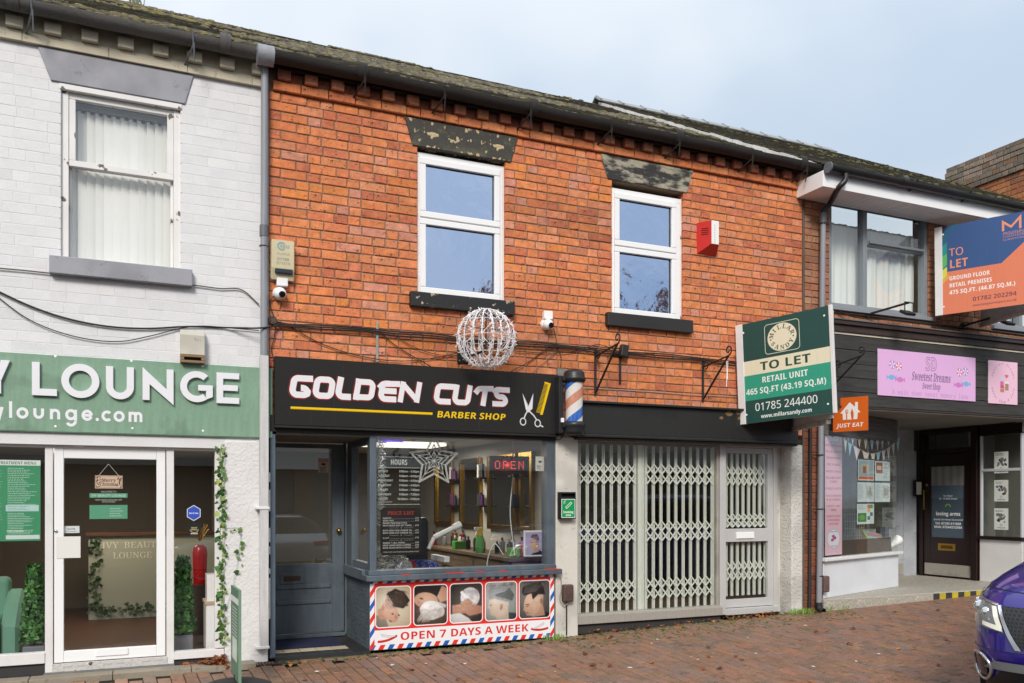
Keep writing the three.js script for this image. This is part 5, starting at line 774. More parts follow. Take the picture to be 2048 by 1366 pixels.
// two boards meeting in a V, standing out from the wall
function lettingBoard(label, A, dir, yb, hgt, len, roll, face, backDx, group) {
  const t = thing('letting_board', label, 'sign', group), th = Math.atan2(-dir.z, dir.x), c = A.clone().addScaledVector(dir, len / 2), g = new THREE.Group(); g.name = 'front_board'; g.position.set(c.x, yb + hgt / 2, c.z); g.rotation.set(0, th, roll, 'YZX'); t.add(g);
  printed(g, 'panel', len, hgt, 0.012, face, M.white, v3(0, 0, 0.006));
  add(g, 'edge_strip', box(-len / 2 - 0.04, -len / 2 + 0.05, -hgt / 2 - 0.004, hgt / 2 + 0.004, -0.03, 0.014), M.whitePaint); add(g, 'edge_strip', box(len / 2 - 0.01, len / 2 + 0.03, -hgt / 2 - 0.004, hgt / 2 + 0.004, -0.02, 0.012), M.whitePaint);
  for (const sx of [-1, 1]) for (const sy of [-1, 1]) add(g, 'screw_cap', new THREE.SphereGeometry(0.012, 8, 6).scale(1, 1, 0.4).translate(sx * (len / 2 - 0.06), sy * (hgt / 2 - 0.1), 0.008), M.white);
  const B = A.clone().addScaledVector(dir, len), A2 = A.clone().add(v3(backDx, 0, 0.02)), d2 = B.clone().sub(A2), g2 = new THREE.Group(); g2.name = 'rear_board'; g2.position.set((A2.x + B.x) / 2 + 0.02, yb + hgt / 2 - 0.03, (A2.z + B.z) / 2); g2.rotation.y = Math.atan2(-d2.z, d2.x); t.add(g2);
  add(g2, 'panel', box(-len / 2, len / 2, -hgt / 2, hgt / 2, -0.006, 0.006), mat('#b9bcb9', { map: T.grime })); add(g2, 'bottom_rail', box(-len / 2, len / 2 - 0.1, -hgt / 2 - 0.05, -hgt / 2 - 0.005, -0.02, 0.03), M.aluDirty);
  return t;
}
{
  const face = print(1000, 1040, (g, w, h) => {
    g.fillStyle = '#1f4a44'; g.fillRect(0, 0, w, h); g.fillStyle = '#e6dfc3'; g.fillRect(0, h * 0.38, w, h * 0.145); g.fillStyle = '#2f9c80'; g.fillRect(0, h * 0.525, w, h * 0.25);
    g.strokeStyle = '#e6dfc3'; g.lineWidth = 6; rnd(g, 300, 60, 380, 300, 34); g.stroke(); g.fillStyle = '#e6dfc3'; g.beginPath(); g.ellipse(490, 210, 160, 140, 0, 0, 7); g.fill();
    const arc = (txt, r, a0, a1, flip) => { [...txt].forEach((ch, i) => { const a = mix(a0, a1, i / (txt.length - 1)); g.save(); g.translate(490 + Math.cos(a) * r * 1.13, 210 + Math.sin(a) * r); g.rotate(a + (flip ? -Math.PI / 2 : Math.PI / 2)); words(g, ch, 0, 0, 62, '#1f3a34', { fam: 'serif' }); g.restore(); }); };
    arc('MILLAR', 105, Math.PI * 1.09, Math.PI * 1.91); arc('SANDY', 105, Math.PI * 0.82, Math.PI * 0.18, true); g.fillStyle = '#1f3a34'; for (const x of [366, 614]) { g.beginPath(); g.arc(x, 222, 8, 0, 7); g.fill(); }
    words(g, 'TO LET', w * 0.51, h * 0.455, 120, '#1f4a38', { width: 560, weight: 'bold' });
    words(g, 'RETAIL UNIT', w * 0.5, h * 0.588, 84, '#eef2ee', { width: 510 }); words(g, '465 SQ.FT (43.19 SQ.M)', w * 0.5, h * 0.69, 84, '#eef2ee', { width: 880 }); words(g, '01785 244400', w * 0.5, h * 0.85, 110, '#eef2ee', { weight: 'normal', width: 690 }); g.strokeStyle = '#eef2ee'; words(g, 'www.millarsandy.com', w * 0.5, h * 0.945, 56, '#eef2ee', { width: 560 }); weather(g, w, h, 110);
  }, { rough: 0.45 });
  const A = v3(6.36, 0, 0.1), B = v3(6.71, 0, 1.14), d = B.clone().sub(A); lettingBoard('dark green letting board with a cream band standing out over the empty unit', A, d.clone().normalize(), 2.33, 1.14, d.length(), 0.045, face, 0.75, 'letting boards');
  const face2 = print(1000, 1000, (g, w, h) => {
    g.fillStyle = '#e07f5c'; g.fillRect(0, 0, w, h); const po = (c, ...p) => { g.fillStyle = c; g.beginPath(); for (let i = 0; i < p.length; i += 2) i ? g.lineTo(p[i] * w, p[i + 1] * h) : g.moveTo(p[i] * w, p[i + 1] * h); g.closePath(); g.fill(); };
    po('#2f5288', 0, 0, 1, 0, 1, 0.18, 0.62, 0.52, 0.09, 0.52, 0, 0.58); po('#2e2440', 0, 0, 0.1, 0, 0, 0.16); po('#1c5f7e', 0, 0.16, 0.14, 0, 0.2, 0, 0, 0.27); po('#1c8f86', 0, 0.27, 0.09, 0.18, 0.09, 0.31, 0, 0.37); po('#5bb45a', 0, 0.37, 0.09, 0.31, 0.09, 0.44, 0, 0.52); po('#d6d24a', 0, 0.52, 0.09, 0.46, 0.09, 0.56, 0, 0.64); po('#e0a84c', 0, 0.64, 0.1, 0.56, 0.12, 0.58, 0, 0.69); g.fillStyle = '#2f5288'; g.fillRect(0.09 * w, 0.18 * h, 0.2 * w, 0.34 * h);
    words(g, 'TO', 0.11 * w, 0.31 * h, 120, '#e8916c', { align: 'left', weight: 'normal', width: 150 }); words(g, 'LET', 0.11 * w, 0.44 * h, 130, '#e8916c', { align: 'left', width: 190 });
    g.strokeStyle = '#e8916c'; g.lineWidth = 22; g.beginPath(); g.moveTo(640, 175); g.lineTo(640, 75); g.lineTo(715, 140); g.lineTo(800, 50); g.lineTo(800, 175); g.stroke(); words(g, 'mounsey', 735, 200, 62, '#c98a86', { weight: 'normal', width: 200 }); words(g, 'CHARTERED', 735, 240, 28, '#c98a86', { weight: 'normal', width: 200 }); words(g, 'SURVEYORS', 735, 272, 28, '#c98a86', { weight: 'normal', width: 200 });
    words(g, 'GROUND FLOOR', 0.11 * w, 0.6 * h, 62, '#f4efec', { align: 'left', width: 400 }); words(g, 'RETAIL PREMISES', 0.11 * w, 0.68 * h, 62, '#f4efec', { align: 'left', width: 420 }); words(g, '475 SQ.FT. (44.87 SQ.M.)', 0.11 * w, 0.76 * h, 62, '#f4efec', { align: 'left', width: 640 }); words(g, '01782 202294', 0.34 * w, 0.87 * h, 66, '#7a3f52', { align: 'left', width: 420 }); words(g, 'mounseysurveyors.co.uk', 0.34 * w, 0.94 * h, 36, '#7a3f52', { align: 'left', width: 420 }); weather(g, w, h, 110);
  }, { rough: 0.45 });
  const A3 = v3(9.47, 0, 0.17), d3 = v3(0.46, 0, 0.9).normalize(); lettingBoard('orange and blue letting board standing out over the sweet shop', A3, d3, 3.82, 1.13, 1.15, 0.01, face2, 0.8, 'letting boards');
}

{ // takeaway sign
  const t = thing('takeaway_sign', 'small square orange sign with a white house and fork emblem', 'sign'), x = X(1667, 0.06), y0 = Y(1665, 864, 0.06), y1 = Y(1665, 797, 0.06), s = y1 - y0;
  const face = print(512, 512, (g, w, h) => {
    g.fillStyle = '#d9661c'; g.fillRect(0, 0, w, h); g.fillStyle = '#f1efec'; g.beginPath(); for (const [a, b] of [[250, 75], [330, 150], [330, 80], [372, 80], [372, 190], [410, 235], [370, 240], [365, 335], [305, 335], [310, 250], [285, 170], [262, 240], [290, 335], [225, 335], [210, 335], [205, 335], [150, 335], [145, 240], [108, 235]]) g.lineTo(a, b); g.closePath(); g.fill();
    g.fillStyle = '#d9661c'; for (const x of [186, 202, 218]) g.fillRect(x, 180, 8, 50); g.fillRect(184, 228, 44, 10); g.fillRect(198, 238, 16, 100); g.beginPath(); g.ellipse(290, 270, 20, 66, 0, 0, 7); g.fill(); g.save(); g.translate(256, 420); g.transform(1, 0, -0.12, 1, 0, 0); words(g, 'JUST EAT', 0, 0, 84, '#f4f1ee', { width: 390 }); g.restore();
  }, { rough: 0.4 });
  printed(t, 'panel', s * 1.02, s, 0.025, face, mat('#c9601e'), v3(x + 0.08, (y0 + y1) / 2, 0.06 + s * 0.45), -68 * Math.PI / 180); add(t, 'wall_plate', box(x + 0.0, x + 0.05, y0 + 0.02, y1 - 0.02, -0.0, 0.05), M.black);
}

{ // the two pink boards on the sweet shop fascia
  const zf = ZF + 0.012; let t = thing('sweet_shop_sign', 'wide pink sweet shop board with candy drawings on the dark fascia', 'sign');
  const candy = (g, x, y, s, f = 1) => { g.save(); g.translate(x, y); g.scale(s * f, s); const ball = (a, b, c1, c2) => { g.fillStyle = '#b8cdea'; g.fillRect(a - 4, b, 8, 90); g.fillStyle = c1; g.beginPath(); g.arc(a, b, 44, 0, 7); g.fill(); g.fillStyle = c2; for (let k = 0; k < 5; k++) { g.beginPath(); g.moveTo(a, b); g.arc(a, b, 44, k * 1.257, k * 1.257 + 0.6); g.fill(); } g.strokeStyle = '#6f7fb0'; g.lineWidth = 3; g.beginPath(); g.arc(a, b, 44, 0, 7); g.stroke(); }, sweet = (a, b, c) => { g.fillStyle = c; g.beginPath(); g.ellipse(a, b, 46, 28, 0, 0, 7); g.fill(); for (const q of [-1, 1]) { g.beginPath(); g.moveTo(a + q * 40, b); g.lineTo(a + q * 72, b - 26); g.lineTo(a + q * 72, b + 26); g.fill(); } }; ball(-46, -70, '#e9e2f2', '#c877c4'); ball(48, -56, '#f6e6f0', '#dc6aa6'); sweet(-56, 66, '#7db4e2'); sweet(66, 84, '#d27cc6'); g.restore(); };
  let x0 = X(1756, zf), x1 = X(1951, zf), y0 = Y(1756, 790, zf), y1 = Y(1756, 697, zf);
  printed(t, 'panel', x1 - x0, y1 - y0, 0.008, print(1400, Math.round(1400 * (y1 - y0) / (x1 - x0)), (g, w, h) => {
    g.fillStyle = '#e3b3e2'; g.fillRect(0, 0, w, h); candy(g, w * 0.17, h * 0.46, 0.95); candy(g, w * 0.86, h * 0.48, 0.95, -1);
    g.lineWidth = 5; g.strokeStyle = '#4a2f55'; font(g, 190); g.textAlign = 'center'; g.textBaseline = 'middle'; g.save(); g.translate(w * 0.53, h * 0.24); g.scale(0.72, 1); g.strokeText('SD', 0, 0); g.restore();
    words(g, 'Sweetest Dreams', w * 0.53, h * 0.53, 120, '#7b5a88', { weight: 'italic bold', fam: 'serif', width: 560 }); words(g, 'Sweet Shop', w * 0.53, h * 0.73, 88, '#7b5a88', { weight: 'italic bold', fam: 'serif', width: 260 }); words(g, 'A walk down sweet memory lane', w * 0.53, h * 0.91, 62, '#c79ac9', { fam: 'monospace', width: 1100 }); weather(g, w, h, 80);
  }, { rough: 0.5 }), M.white, v3((x0 + x1) / 2, (y0 + y1) / 2, zf));
  t = thing('sweet_shop_sign', 'small pink board with cupcake and drinks drawing on the dark fascia', 'sign'); x0 = X(1977, zf); x1 = X(2035, zf); y0 = Y(1977, 806, zf); y1 = Y(1977, 720, zf);
  printed(t, 'panel', x1 - x0, y1 - y0, 0.008, print(512, Math.round(512 * (y1 - y0) / (x1 - x0)), (g, w, h) => {
    g.fillStyle = '#efc3d8'; g.fillRect(0, 0, w, h); const arc = (txt, r, a0, a1, flip) => [...txt].forEach((ch, i) => { const a = mix(a0, a1, i / (txt.length - 1)); g.save(); g.translate(w / 2 + Math.cos(a) * r, h / 2 + Math.sin(a) * r * 1.15); g.rotate(a + (flip ? -Math.PI / 2 : Math.PI / 2)); words(g, ch, 0, 0, 44, '#8a6a88', { weight: 'italic', fam: 'serif' }); g.restore(); }); arc('Sweetest Dreams', 200, Math.PI * 1.1, Math.PI * 1.9); arc('Sweet Shop & Cafe', 200, Math.PI * 0.9, Math.PI * 0.1, true);
    g.fillStyle = '#e06aa6'; g.fillRect(w * 0.4, h * 0.47, 60, 60); g.fillStyle = '#c9d6e8'; g.beginPath(); g.arc(w * 0.46, h * 0.44, 34, Math.PI, 0); g.fill(); g.fillStyle = '#a98a72'; g.fillRect(w * 0.57, h * 0.5, 60, 90); g.fillStyle = '#efe7df'; g.fillRect(w * 0.56, h * 0.47, 70, 24); g.fillStyle = '#b98a5a'; g.fillRect(w * 0.4, h * 0.64, 70, 44); g.fillStyle = '#d9506e'; g.beginPath(); g.arc(w * 0.47, h * 0.63, 38, Math.PI, 0); g.fill(); g.fillStyle = '#dd6a70'; g.beginPath(); g.moveTo(w * 0.62, h * 0.4); g.lineTo(w * 0.55, h * 0.33); g.lineTo(w * 0.58, h * 0.3); g.lineTo(w * 0.62, h * 0.32); g.lineTo(w * 0.66, h * 0.3); g.lineTo(w * 0.69, h * 0.33); g.fill();
  }, { rough: 0.5 }), M.white, v3((x0 + x1) / 2, (y0 + y1) / 2, zf));
}

// ---------------------------------------------------------------- fixtures on the walls
{ // wire light globe on its bracket
  const c = V(972, 677, 0.36), r = 58 / sizeInView(c.x, c.y, c.z), t = thing('light_globe', 'white wire Christmas light globe hung over the barber sign', 'decoration'), wm = mat('#e8e8ea', { roughness: 0.5 }), bulbs = [];
  for (let k = 0; k < 9; k++) { const a = k / 9 * Math.PI, g = new THREE.TorusGeometry(r, 0.0045, 6, 60); g.rotateY(a + rr(-0.05, 0.05)); g.translate(c.x, c.y, c.z); const cord = []; for (let j = 0; j <= 40; j++) { const q = j / 40 * Math.PI * 2, rad = r + 0.006 * Math.sin(j * 2.1 + k); cord.push(v3(rad * Math.cos(q), rad * Math.sin(q), 0.007 * Math.cos(j * 2.1)).applyAxisAngle(v3(0, 1, 0), a).add(c)); } add(t, 'rib', [g, tube(cord, 0.0035, 80, 5)], wm); }
  for (const y of [-0.55, 0, 0.55]) add(t, 'hoop', new THREE.TorusGeometry(r * Math.sqrt(1 - y * y), 0.003, 5, 48).rotateX(Math.PI / 2).translate(c.x, c.y + y * r, c.z), wm);
  for (let q = 0; q < 10; q++) { const cord = []; for (let j = 0; j <= 24; j++) { const b = -1.4 + j / 24 * 2.8, a = q * 0.63 + 0.5 * Math.sin(j * 0.7 + q * 2) * 0.35, rad = r * (1 + 0.03 * Math.sin(j * 3 + q)); cord.push(v3(Math.cos(b) * Math.cos(a) * rad, Math.sin(b) * rad, Math.cos(b) * Math.sin(a) * rad).add(c)); } add(t, 'light_string', tube(cord, 0.0038, 60, 5), wm); }
  for (let k = 0; k < 620; k++) { const a = rr(-0.06, 0.06) + Math.floor(rr(0, 18)) / 18 * Math.PI * 2, b = Math.asin(rr(-1, 1)) , p = v3(Math.cos(b) * Math.cos(a), Math.sin(b), Math.cos(b) * Math.sin(a)).multiplyScalar(r).add(c), d = v3(rr(-1, 1), rr(-1, 1), rr(-1, 1)).normalize().multiplyScalar(rr(0.018, 0.04)); bulbs.push(rod(p, p.clone().add(d), 0.0036, 5)); }
  add(t, 'bulb', bulbs, mat('#efeff1', { roughness: 0.35 })).userData.kind = 'stuff';
  const b0 = V(926, 710, 0.01); add(t, 'wall_plate', box(b0.x - 0.06, b0.x + 0.07, b0.y - 0.085, b0.y + 0.085, 0.0, 0.02), M.black); for (const sy of [-1, 1]) for (const sx of [-1, 1]) add(t, 'bolt', new THREE.SphereGeometry(0.008, 8, 6).translate(b0.x + sx * 0.04, b0.y + sy * 0.06, 0.021), M.steel);
  add(t, 'bracket_arm', [rod(v3(b0.x + 0.02, b0.y - 0.03, 0.02), v3(c.x, c.y - r * 0.4, c.z), 0.012, 8), rod(v3(c.x, c.y - r * 0.4, c.z), v3(c.x, c.y + r, c.z), 0.008, 8)], M.black);
}
{ // barber pole
  const t = thing('barber_pole', 'black capped barber pole with faded red, white and blue stripes', 'barber pole'), z = 0.2, c = V(1148, 806, z), k = 1 / sizeInView(c.x, c.y, z), top = c.y + 65 * k, bot = c.y - 64 * k, R1 = 21.5 * k, R0 = 17.5 * k, tt = top - 24 * k, tb = bot + 26 * k;
  const sm = print(512, 512, (g, w, h) => { g.fillStyle = '#d9d6d2'; g.fillRect(0, 0, w, h); for (let k = -2; k < 4; k++) { const y = k * h; for (const [o, c] of [[0.22, '#c4846c'], [0.72, '#2f63b8']]) { g.fillStyle = c; g.beginPath(); g.moveTo(0, y + o * h); g.lineTo(w, y + o * h - h); g.lineTo(w, y + o * h - h + h * 0.25); g.lineTo(0, y + o * h + h * 0.25); g.fill(); } } for (let k = 0; k < 400; k++) { g.fillStyle = 'rgba(225,220,214,.16)'; g.fillRect(R() * w, R() * h, 3, rr(20, 120)); } }, { rough: 0.22 });
  add(t, 'striped_tube', new THREE.CylinderGeometry(R0, R0, tt - tb, 40, 1, true).translate(c.x, (tt + tb) / 2, z), sm);
  add(t, 'cap', lathe([[0, top - tt], [R1 * 0.75, top - tt - 0.004], [R1 * 0.94, (top - tt) * 0.85], [R1, (top - tt) * 0.6], [R1, (top - tt) * 0.42], [R1 * 1.1, (top - tt) * 0.38], [R1 * 1.1, (top - tt) * 0.2], [R1 * 0.98, 0.0], [R1 * 0.6, -0.003]], 36).translate(c.x, tt, z), M.blackPlastic);
  add(t, 'base_cap', lathe([[R1 * 0.6, 0.003], [R1 * 0.98, 0], [R1 * 1.1, -0.02], [R1 * 1.1, -0.05], [R1, -0.055], [R1, -0.1], [R1 * 0.9, bot - tb], [0, bot - tb]].map(([a, b]) => [a, b]), 36).translate(c.x, tb, z), M.blackPlastic);
  add(t, 'bracket', [box(c.x - R1 - 0.06, c.x - R1 - 0.01, bot + 0.02, top - 0.06, 0.01, z), box(c.x - R1 - 0.03, c.x, tt + 0.01, tt + 0.05, z - 0.03, z + 0.03), box(c.x - R1 - 0.03, c.x, tb - 0.06, tb - 0.02, z - 0.03, z + 0.03)], M.blackPlastic); add(t, 'switch', box(c.x - R1 - 0.045, c.x - R1 - 0.012, tb - 0.01, tb + 0.035, z, z + 0.02), M.white);
}
single('timber_offcut', box(X(1112), X(1131), Y(1118, 770), Y(1118, 738), 0.0, 0.04), mat('#a9a29a', { map: T.wood, roughness: 0.9 }), 'short weathered timber end beside the barber sign', 'timber');
{ // alarm boxes
  const z = 0.085, t = thing('alarm_box', 'cream alarm box with faded blue lettering beside the grey downpipe', 'alarm box'), x0 = X(543, z), x1 = X(589, z), y0 = Y(545, 552, z), y1 = Y(545, 478, z);
  add(t, 'case', extr([[0, y0 + 0.01], [z - 0.03, y0 - 0.02], [z, y0 + 0.08], [z, y1], [0, y1]], 0, x1 - x0, 0.006).rotateY(-Math.PI / 2).translate(x1, 0, 0), mat('#d8cca8', { map: T.fine, roughness: 0.5 }));
  const g = new THREE.PlaneGeometry(x1 - x0 - 0.02, y1 - y0 - 0.1); g.translate((x0 + x1) / 2, (y0 + 0.09 + y1) / 2, z + 0.002);
  add(t, 'lettering', g, print(256, 330, (q, w, h) => { q.strokeStyle = '#86a6ac'; q.lineWidth = 22; q.beginPath(); q.arc(110, 70, 44, 0.7, 5.6); q.stroke(); words(q, 'RESS', 150, 72, 52, '#8ea6a8', { width: 120 }); words(q, 'ALARM', 130, 165, 46, '#b3b49c', { width: 160 }); words(q, '01785', 130, 235, 46, '#8f9a94', { width: 150 }); words(q, '211014', 130, 285, 46, '#a2a898', { width: 170 }); }, { alpha: true }));
  add(t, 'strobe', box(x0 + 0.03, x1 - 0.015, y0 + 0.03, y0 + 0.075, z - 0.04, z + 0.012, 0.01), mat('#26313c', { roughness: 0.2 }));
}
{
  const t = thing('alarm_box', 'red and white wedge shaped alarm box beside the second upstairs window', 'alarm box'), d = 0.15, xa = X(1393), xb = X(1393) + 0.27, y0 = Y(1393, 508), y1 = Y(1393, 446), pts = [[xa, y0, 0.0], [xb, y0, 0], [xb, y1, 0], [xa, y1, 0], [xa + 0.095, y0 + 0.09, d], [xb - 0.075, y0 + 0.09, d], [xb - 0.075, y1, d], [xa + 0.095, y1, d]].map((p) => v3(...p));
  const face = (a, b, c, e) => { const g = new THREE.BufferGeometry().setFromPoints([a, b, c, a, c, e].map((k) => pts[k])); g.computeVertexNormals(); return metreUV(g); }, red = mat('#c9241c', { roughness: 0.4, side: THREE.DoubleSide }), wht = mat('#eeeeea', { roughness: 0.4, side: THREE.DoubleSide });
  add(t, 'side', [face(0, 4, 7, 3), face(1, 2, 6, 5), face(0, 1, 5, 4), face(3, 7, 6, 2)], red); add(t, 'front', face(4, 5, 6, 7), wht);
  const n = pts[4].clone().sub(pts[0]); for (let k = 0; k < 4; k++) { const yy = y1 - 0.08 - k * 0.022; add(t, 'louvre', rod(v3(xa + 0.03, yy + 0.004, 0.05), v3(xa + 0.075, yy, 0.122), 0.0045, 5), mat('#7a120e')); }
  for (let k = 0; k < 8; k++) add(t, 'letter_mark', box((xa + xb) / 2 - 0.005, (xa + xb) / 2 + 0.012, y1 - 0.06 - k * 0.027, y1 - 0.045 - k * 0.027, d, d + 0.0012, 0), mat('#c9ccd0'));
  add(t, 'dried_mortar', new THREE.IcosahedronGeometry(0.035, 1).scale(1.3, 0.5, 0.4).translate((xa + xb) / 2, y1 + 0.012, 0.01), mat('#cfc6ae'));
}
function turret(label, bx, by, cx, cy) { // small dome camera on its junction box
  const t = thing('security_camera', label, 'camera', 'dome cameras on the brick wall'), a = V(bx, by, 0.03), c = V(cx, cy, 0.06);
  add(t, 'junction_box', new RoundedBoxGeometry(0.1, 0.085, 0.06, 2, 0.008).translate(a.x, a.y, 0.031), M.white); add(t, 'base', new THREE.CylinderGeometry(0.055, 0.06, 0.03, 24).rotateX(Math.PI / 2).translate(c.x, c.y + 0.01, 0.016), M.white);
  add(t, 'ball', new THREE.SphereGeometry(0.056, 24, 18).translate(c.x, c.y, 0.06), M.white); add(t, 'lens', new THREE.CylinderGeometry(0.028, 0.03, 0.02, 20).rotateX(Math.PI / 2 + 0.35).rotateY(0.25).translate(c.x + 0.012, c.y - 0.016, 0.108), mat('#1a1c1f', { roughness: 0.12 }));
}
turret('white dome camera under the cream alarm box', 564, 564, 560, 587); turret('white dome camera beside the wire light globe', 1095, 631, 1096, 649);
{ const c = V(545, 640, 0.02); const t = thing('junction_box', 'round brown cable junction box beside the grey downpipe', 'junction box'); add(t, 'lid', new THREE.CylinderGeometry(0.038, 0.042, 0.035, 20).rotateX(Math.PI / 2).translate(c.x, c.y, 0.018), mat('#5a4a40', { map: T.grime })); for (let k = 0; k < 5; k++) add(t, 'screw', new THREE.SphereGeometry(0.005, 6, 5).translate(c.x + 0.024 * Math.cos(k * 1.26), c.y + 0.024 * Math.sin(k * 1.26), 0.036), M.iron); }
{ const t = thing('vent_cowl', 'cream vent cowl with dirty brown outlet on the white wall', 'vent'), z = 0.09, x0 = X(361, z), x1 = X(410, z), y1 = Y(362, 657, z), ym = Y(362, 707, z), y0 = Y(362, 724, z); add(t, 'cowl', extr([[0, ym], [z, ym], [z, y1 - 0.05], [z * 0.55, y1], [0, y1]], 0, x1 - x0, 0.005).rotateY(-Math.PI / 2).translate(x1, 0, 0), mat('#d6d2c4', { map: T.grime, roughness: 0.7 })); const o = add(t, 'outlet', [box(x0, x1, ym - 0.025, ym, 0, z), box(x0, x1, y0, y0 + 0.022, 0, z), box(x0, x0 + 0.03, y0 + 0.022, ym - 0.025, 0, z), box(x1 - 0.03, x1, y0 + 0.022, ym - 0.025, 0, z)], mat('#8d7355', { map: T.grime })); add(o, 'grille', box(x0 + 0.03, x1 - 0.03, y0 + 0.022, ym - 0.025, 0, z - 0.04, 0), mat('#2a241e')); }
{ const z = 0.02; single('conduit_strip', box(X(752.5, z), X(757.5, z), Y(755, 724, z), Y(755, 643, z), 0.004, z), mat('#a9a7a2', { map: T.grime, roughness: 0.5 }), 'short grey conduit strip on the bricks above the barber sign', 'conduit'); }

// scrolled iron basket brackets standing out from the wall
function scrollBracket(label, px, pyTop, pyBot, zb = 0.01, out = 0.46) {
  const t = thing('iron_bracket', label, 'bracket', 'scrolled iron brackets'), x = X(px, zb), yt = Y(px, pyTop, zb), yb = Y(px, pyBot, zb), m = M.iron;
  add(t, 'wall_bar', box(x - 0.012, x + 0.012, yb, yt + 0.02, zb, zb + 0.018), m); add(t, 'arm', bar(v3(x, yt - 0.06, zb + 0.01), v3(x, yt, zb + out), 0.022, 0.01), m); add(t, 'brace', bar(v3(x, yb + 0.03, zb + 0.02), v3(x, yt, zb + out), 0.02, 0.012), m);
  const sc = (cy, cz, r, turns, s) => { const p = []; for (let k = 0; k <= 40; k++) { const f = k / 40, a = -Math.PI / 2 + f * turns * Math.PI * 2, q = r * (1 - 0.75 * f); p.push(v3(x, cy + r + q * Math.sin(a), cz + s * q * Math.cos(a))); } return tube(p, 0.008, 60, 6); };
  add(t, 'scroll', sc(yt, zb + out, 0.06, 1.15, 1), m); add(t, 'scroll', sc(yt - 0.09, zb + 0.06, 0.05, 1.2, 1), m); return t;
}
scrollBracket('scrolled iron bracket over the empty unit, with a black lamp fitting beside it', 1190, 702, 790); scrollBracket('scrolled iron bracket with a hanging white icicle wire over the empty unit', 1405, 724, 803); scrollBracket('scrolled iron bracket on the dark fascia behind the green letting board', 1668, 722, 772, ZF + 0.01, 0.42);
{ const p = V(1453, 722, 0.47); single('icicle_light', [tube([p, p.clone().add(v3(0.005, -0.12, 0)), p.clone().add(v3(-0.004, -0.28, 0.005))], 0.004, 20, 5), tube([p.clone().add(v3(0.01, 0, 0.01)), p.clone().add(v3(0.014, -0.1, 0)), p.clone().add(v3(0.008, -0.2, 0.005))], 0.004, 20, 5)], M.white, 'white icicle wire dangling from an iron bracket', 'decoration'); }
{ const t = thing('lamp_fitting', 'small black lamp fitting on a short bar above the empty unit', 'lamp'), a = V(1240, 768, 0.01), b = V(1240, 712, 0.01), c = V(1247, 702, 0.05); add(t, 'bar', box(a.x - 0.012, a.x + 0.012, a.y, b.y, 0.004, 0.02), M.iron); add(t, 'housing', new RoundedBoxGeometry(0.085, 0.13, 0.07, 2, 0.01).rotateZ(-0.15).translate(c.x, c.y, 0.055), M.blackPaint); add(t, 'cross_bar', box(c.x - 0.13, c.x + 0.08, c.y - 0.055, c.y - 0.03, 0.004, 0.03), M.iron); }

// cables, each its own run
function cable(label, pts, r = 0.006, m = M.cable, z = 0.02) { return single('cable', tube(pts.map(([a, b, c]) => V(a, b, c ?? z)), r, pts.length * 10, 6), m, label, 'cable'); }
cable('thick black cable sagging across the white wall', [[-20, 575], [60, 612], [130, 636], [210, 652], [290, 657], [380, 653], [450, 655], [520, 656, 0.12], [560, 651]], 0.008);
cable('thin black cable looping low across the white wall', [[-20, 582], [60, 640], [150, 673], [235, 683], [300, 672], [360, 657], [400, 652], [460, 656], [518, 661]], 0.0045);
cable('grey cable clipped under the sill of the white wall window', [[-20, 535], [40, 540], [98, 546], [240, 560, 0.03], [385, 570], [440, 577], [482, 579], [518, 609]], 0.006, mat('#6d655c'));
for (const [k, o, l] of [[0, 0, 'top'], [1, 4, 'middle'], [2, 8, 'bottom']]) cable(l + ' cable of the dark bundle running along the brick wall', [[548, 642 + o], [575, 648 + o * 0.5], [640, 650 + o], [725, 656 + o * 0.7], [790, 663 + o], [870, 668 + o], [950, 680 + o * 0.6], [1075, 685 + o], [1130, 691 + o * 0.5], [1195, 697 + o], [1255, 704 + o * 0.6], [1330, 708 + o], [1400, 716 + o * 0.6], [1475, 724 + o]], 0.007, M.cable, 0.018 + k * 0.009);
cable('loose black cable drooping from the bundle to the light globe', [[578, 652], [640, 686], [720, 712], [800, 722], [870, 716], [918, 705]], 0.0045);
cable('loose black cable falling behind the barber sign', [[758, 663], [790, 690], [830, 715], [862, 733, 0.05]], 0.0045);
cable('thin brown cable curving from the bundle to the globe bracket', [[785, 667], [820, 690], [870, 708], [915, 712]], 0.0035, mat('#4a3a30'));
cable('loose cable rising from the barber sign to the bundle', [[1018, 745, 0.05], [1060, 722], [1090, 700], [1112, 692], [1122, 690]], 0.0045);
cable('thin brown cable rising beside the loose cable over the barber sign', [[1065, 748, 0.04], [1085, 728], [1108, 708], [1118, 694]], 0.003, mat('#4a3a30'));
cable('thin cable dropping from the dome camera to the barber pole', [[1107, 655], [1112, 675], [1113, 692], [1122, 712], [1121, 735]], 0.0035);
cable('cable arching from the bundle to the first iron bracket', [[1030, 702], [1090, 706], [1140, 704], [1180, 693], [1196, 689], [1230, 699]], 0.004);
cable('pale wire stretched level above the black fascia', [[1170, 776], [1290, 783], [1400, 791], [1478, 794]], 0.004, M.cableGrey, 0.012);
cable('dark cable clipped down the bricks beside the downpipe', [[549, 590], [540, 606], [546, 628], [550, 640], [549, 672], [543, 700], [549, 722]], 0.0045);
cable('black cable sagging over the sweet shop fascia', [[1662, 612, 0.04], [1700, 632, 0.05], [1745, 638, 0.05], [1800, 641, 0.05], [1860, 650, 0.05], [1950, 658, 0.05], [2060, 672, 0.05]], 0.007);
cable('grey conduit running level under the grey upstairs window', [[1660, 622], [1760, 634], [1850, 645], [1950, 657], [2060, 671]], 0.012, mat('#7d6a5c', { map: T.grime }), 0.015);
cable('loose wire hanging below the barber pole', [[1128, 858, 0.1], [1126, 872, 0.06], [1117, 880, 0.03], [1110, 876, 0.03]], 0.004);
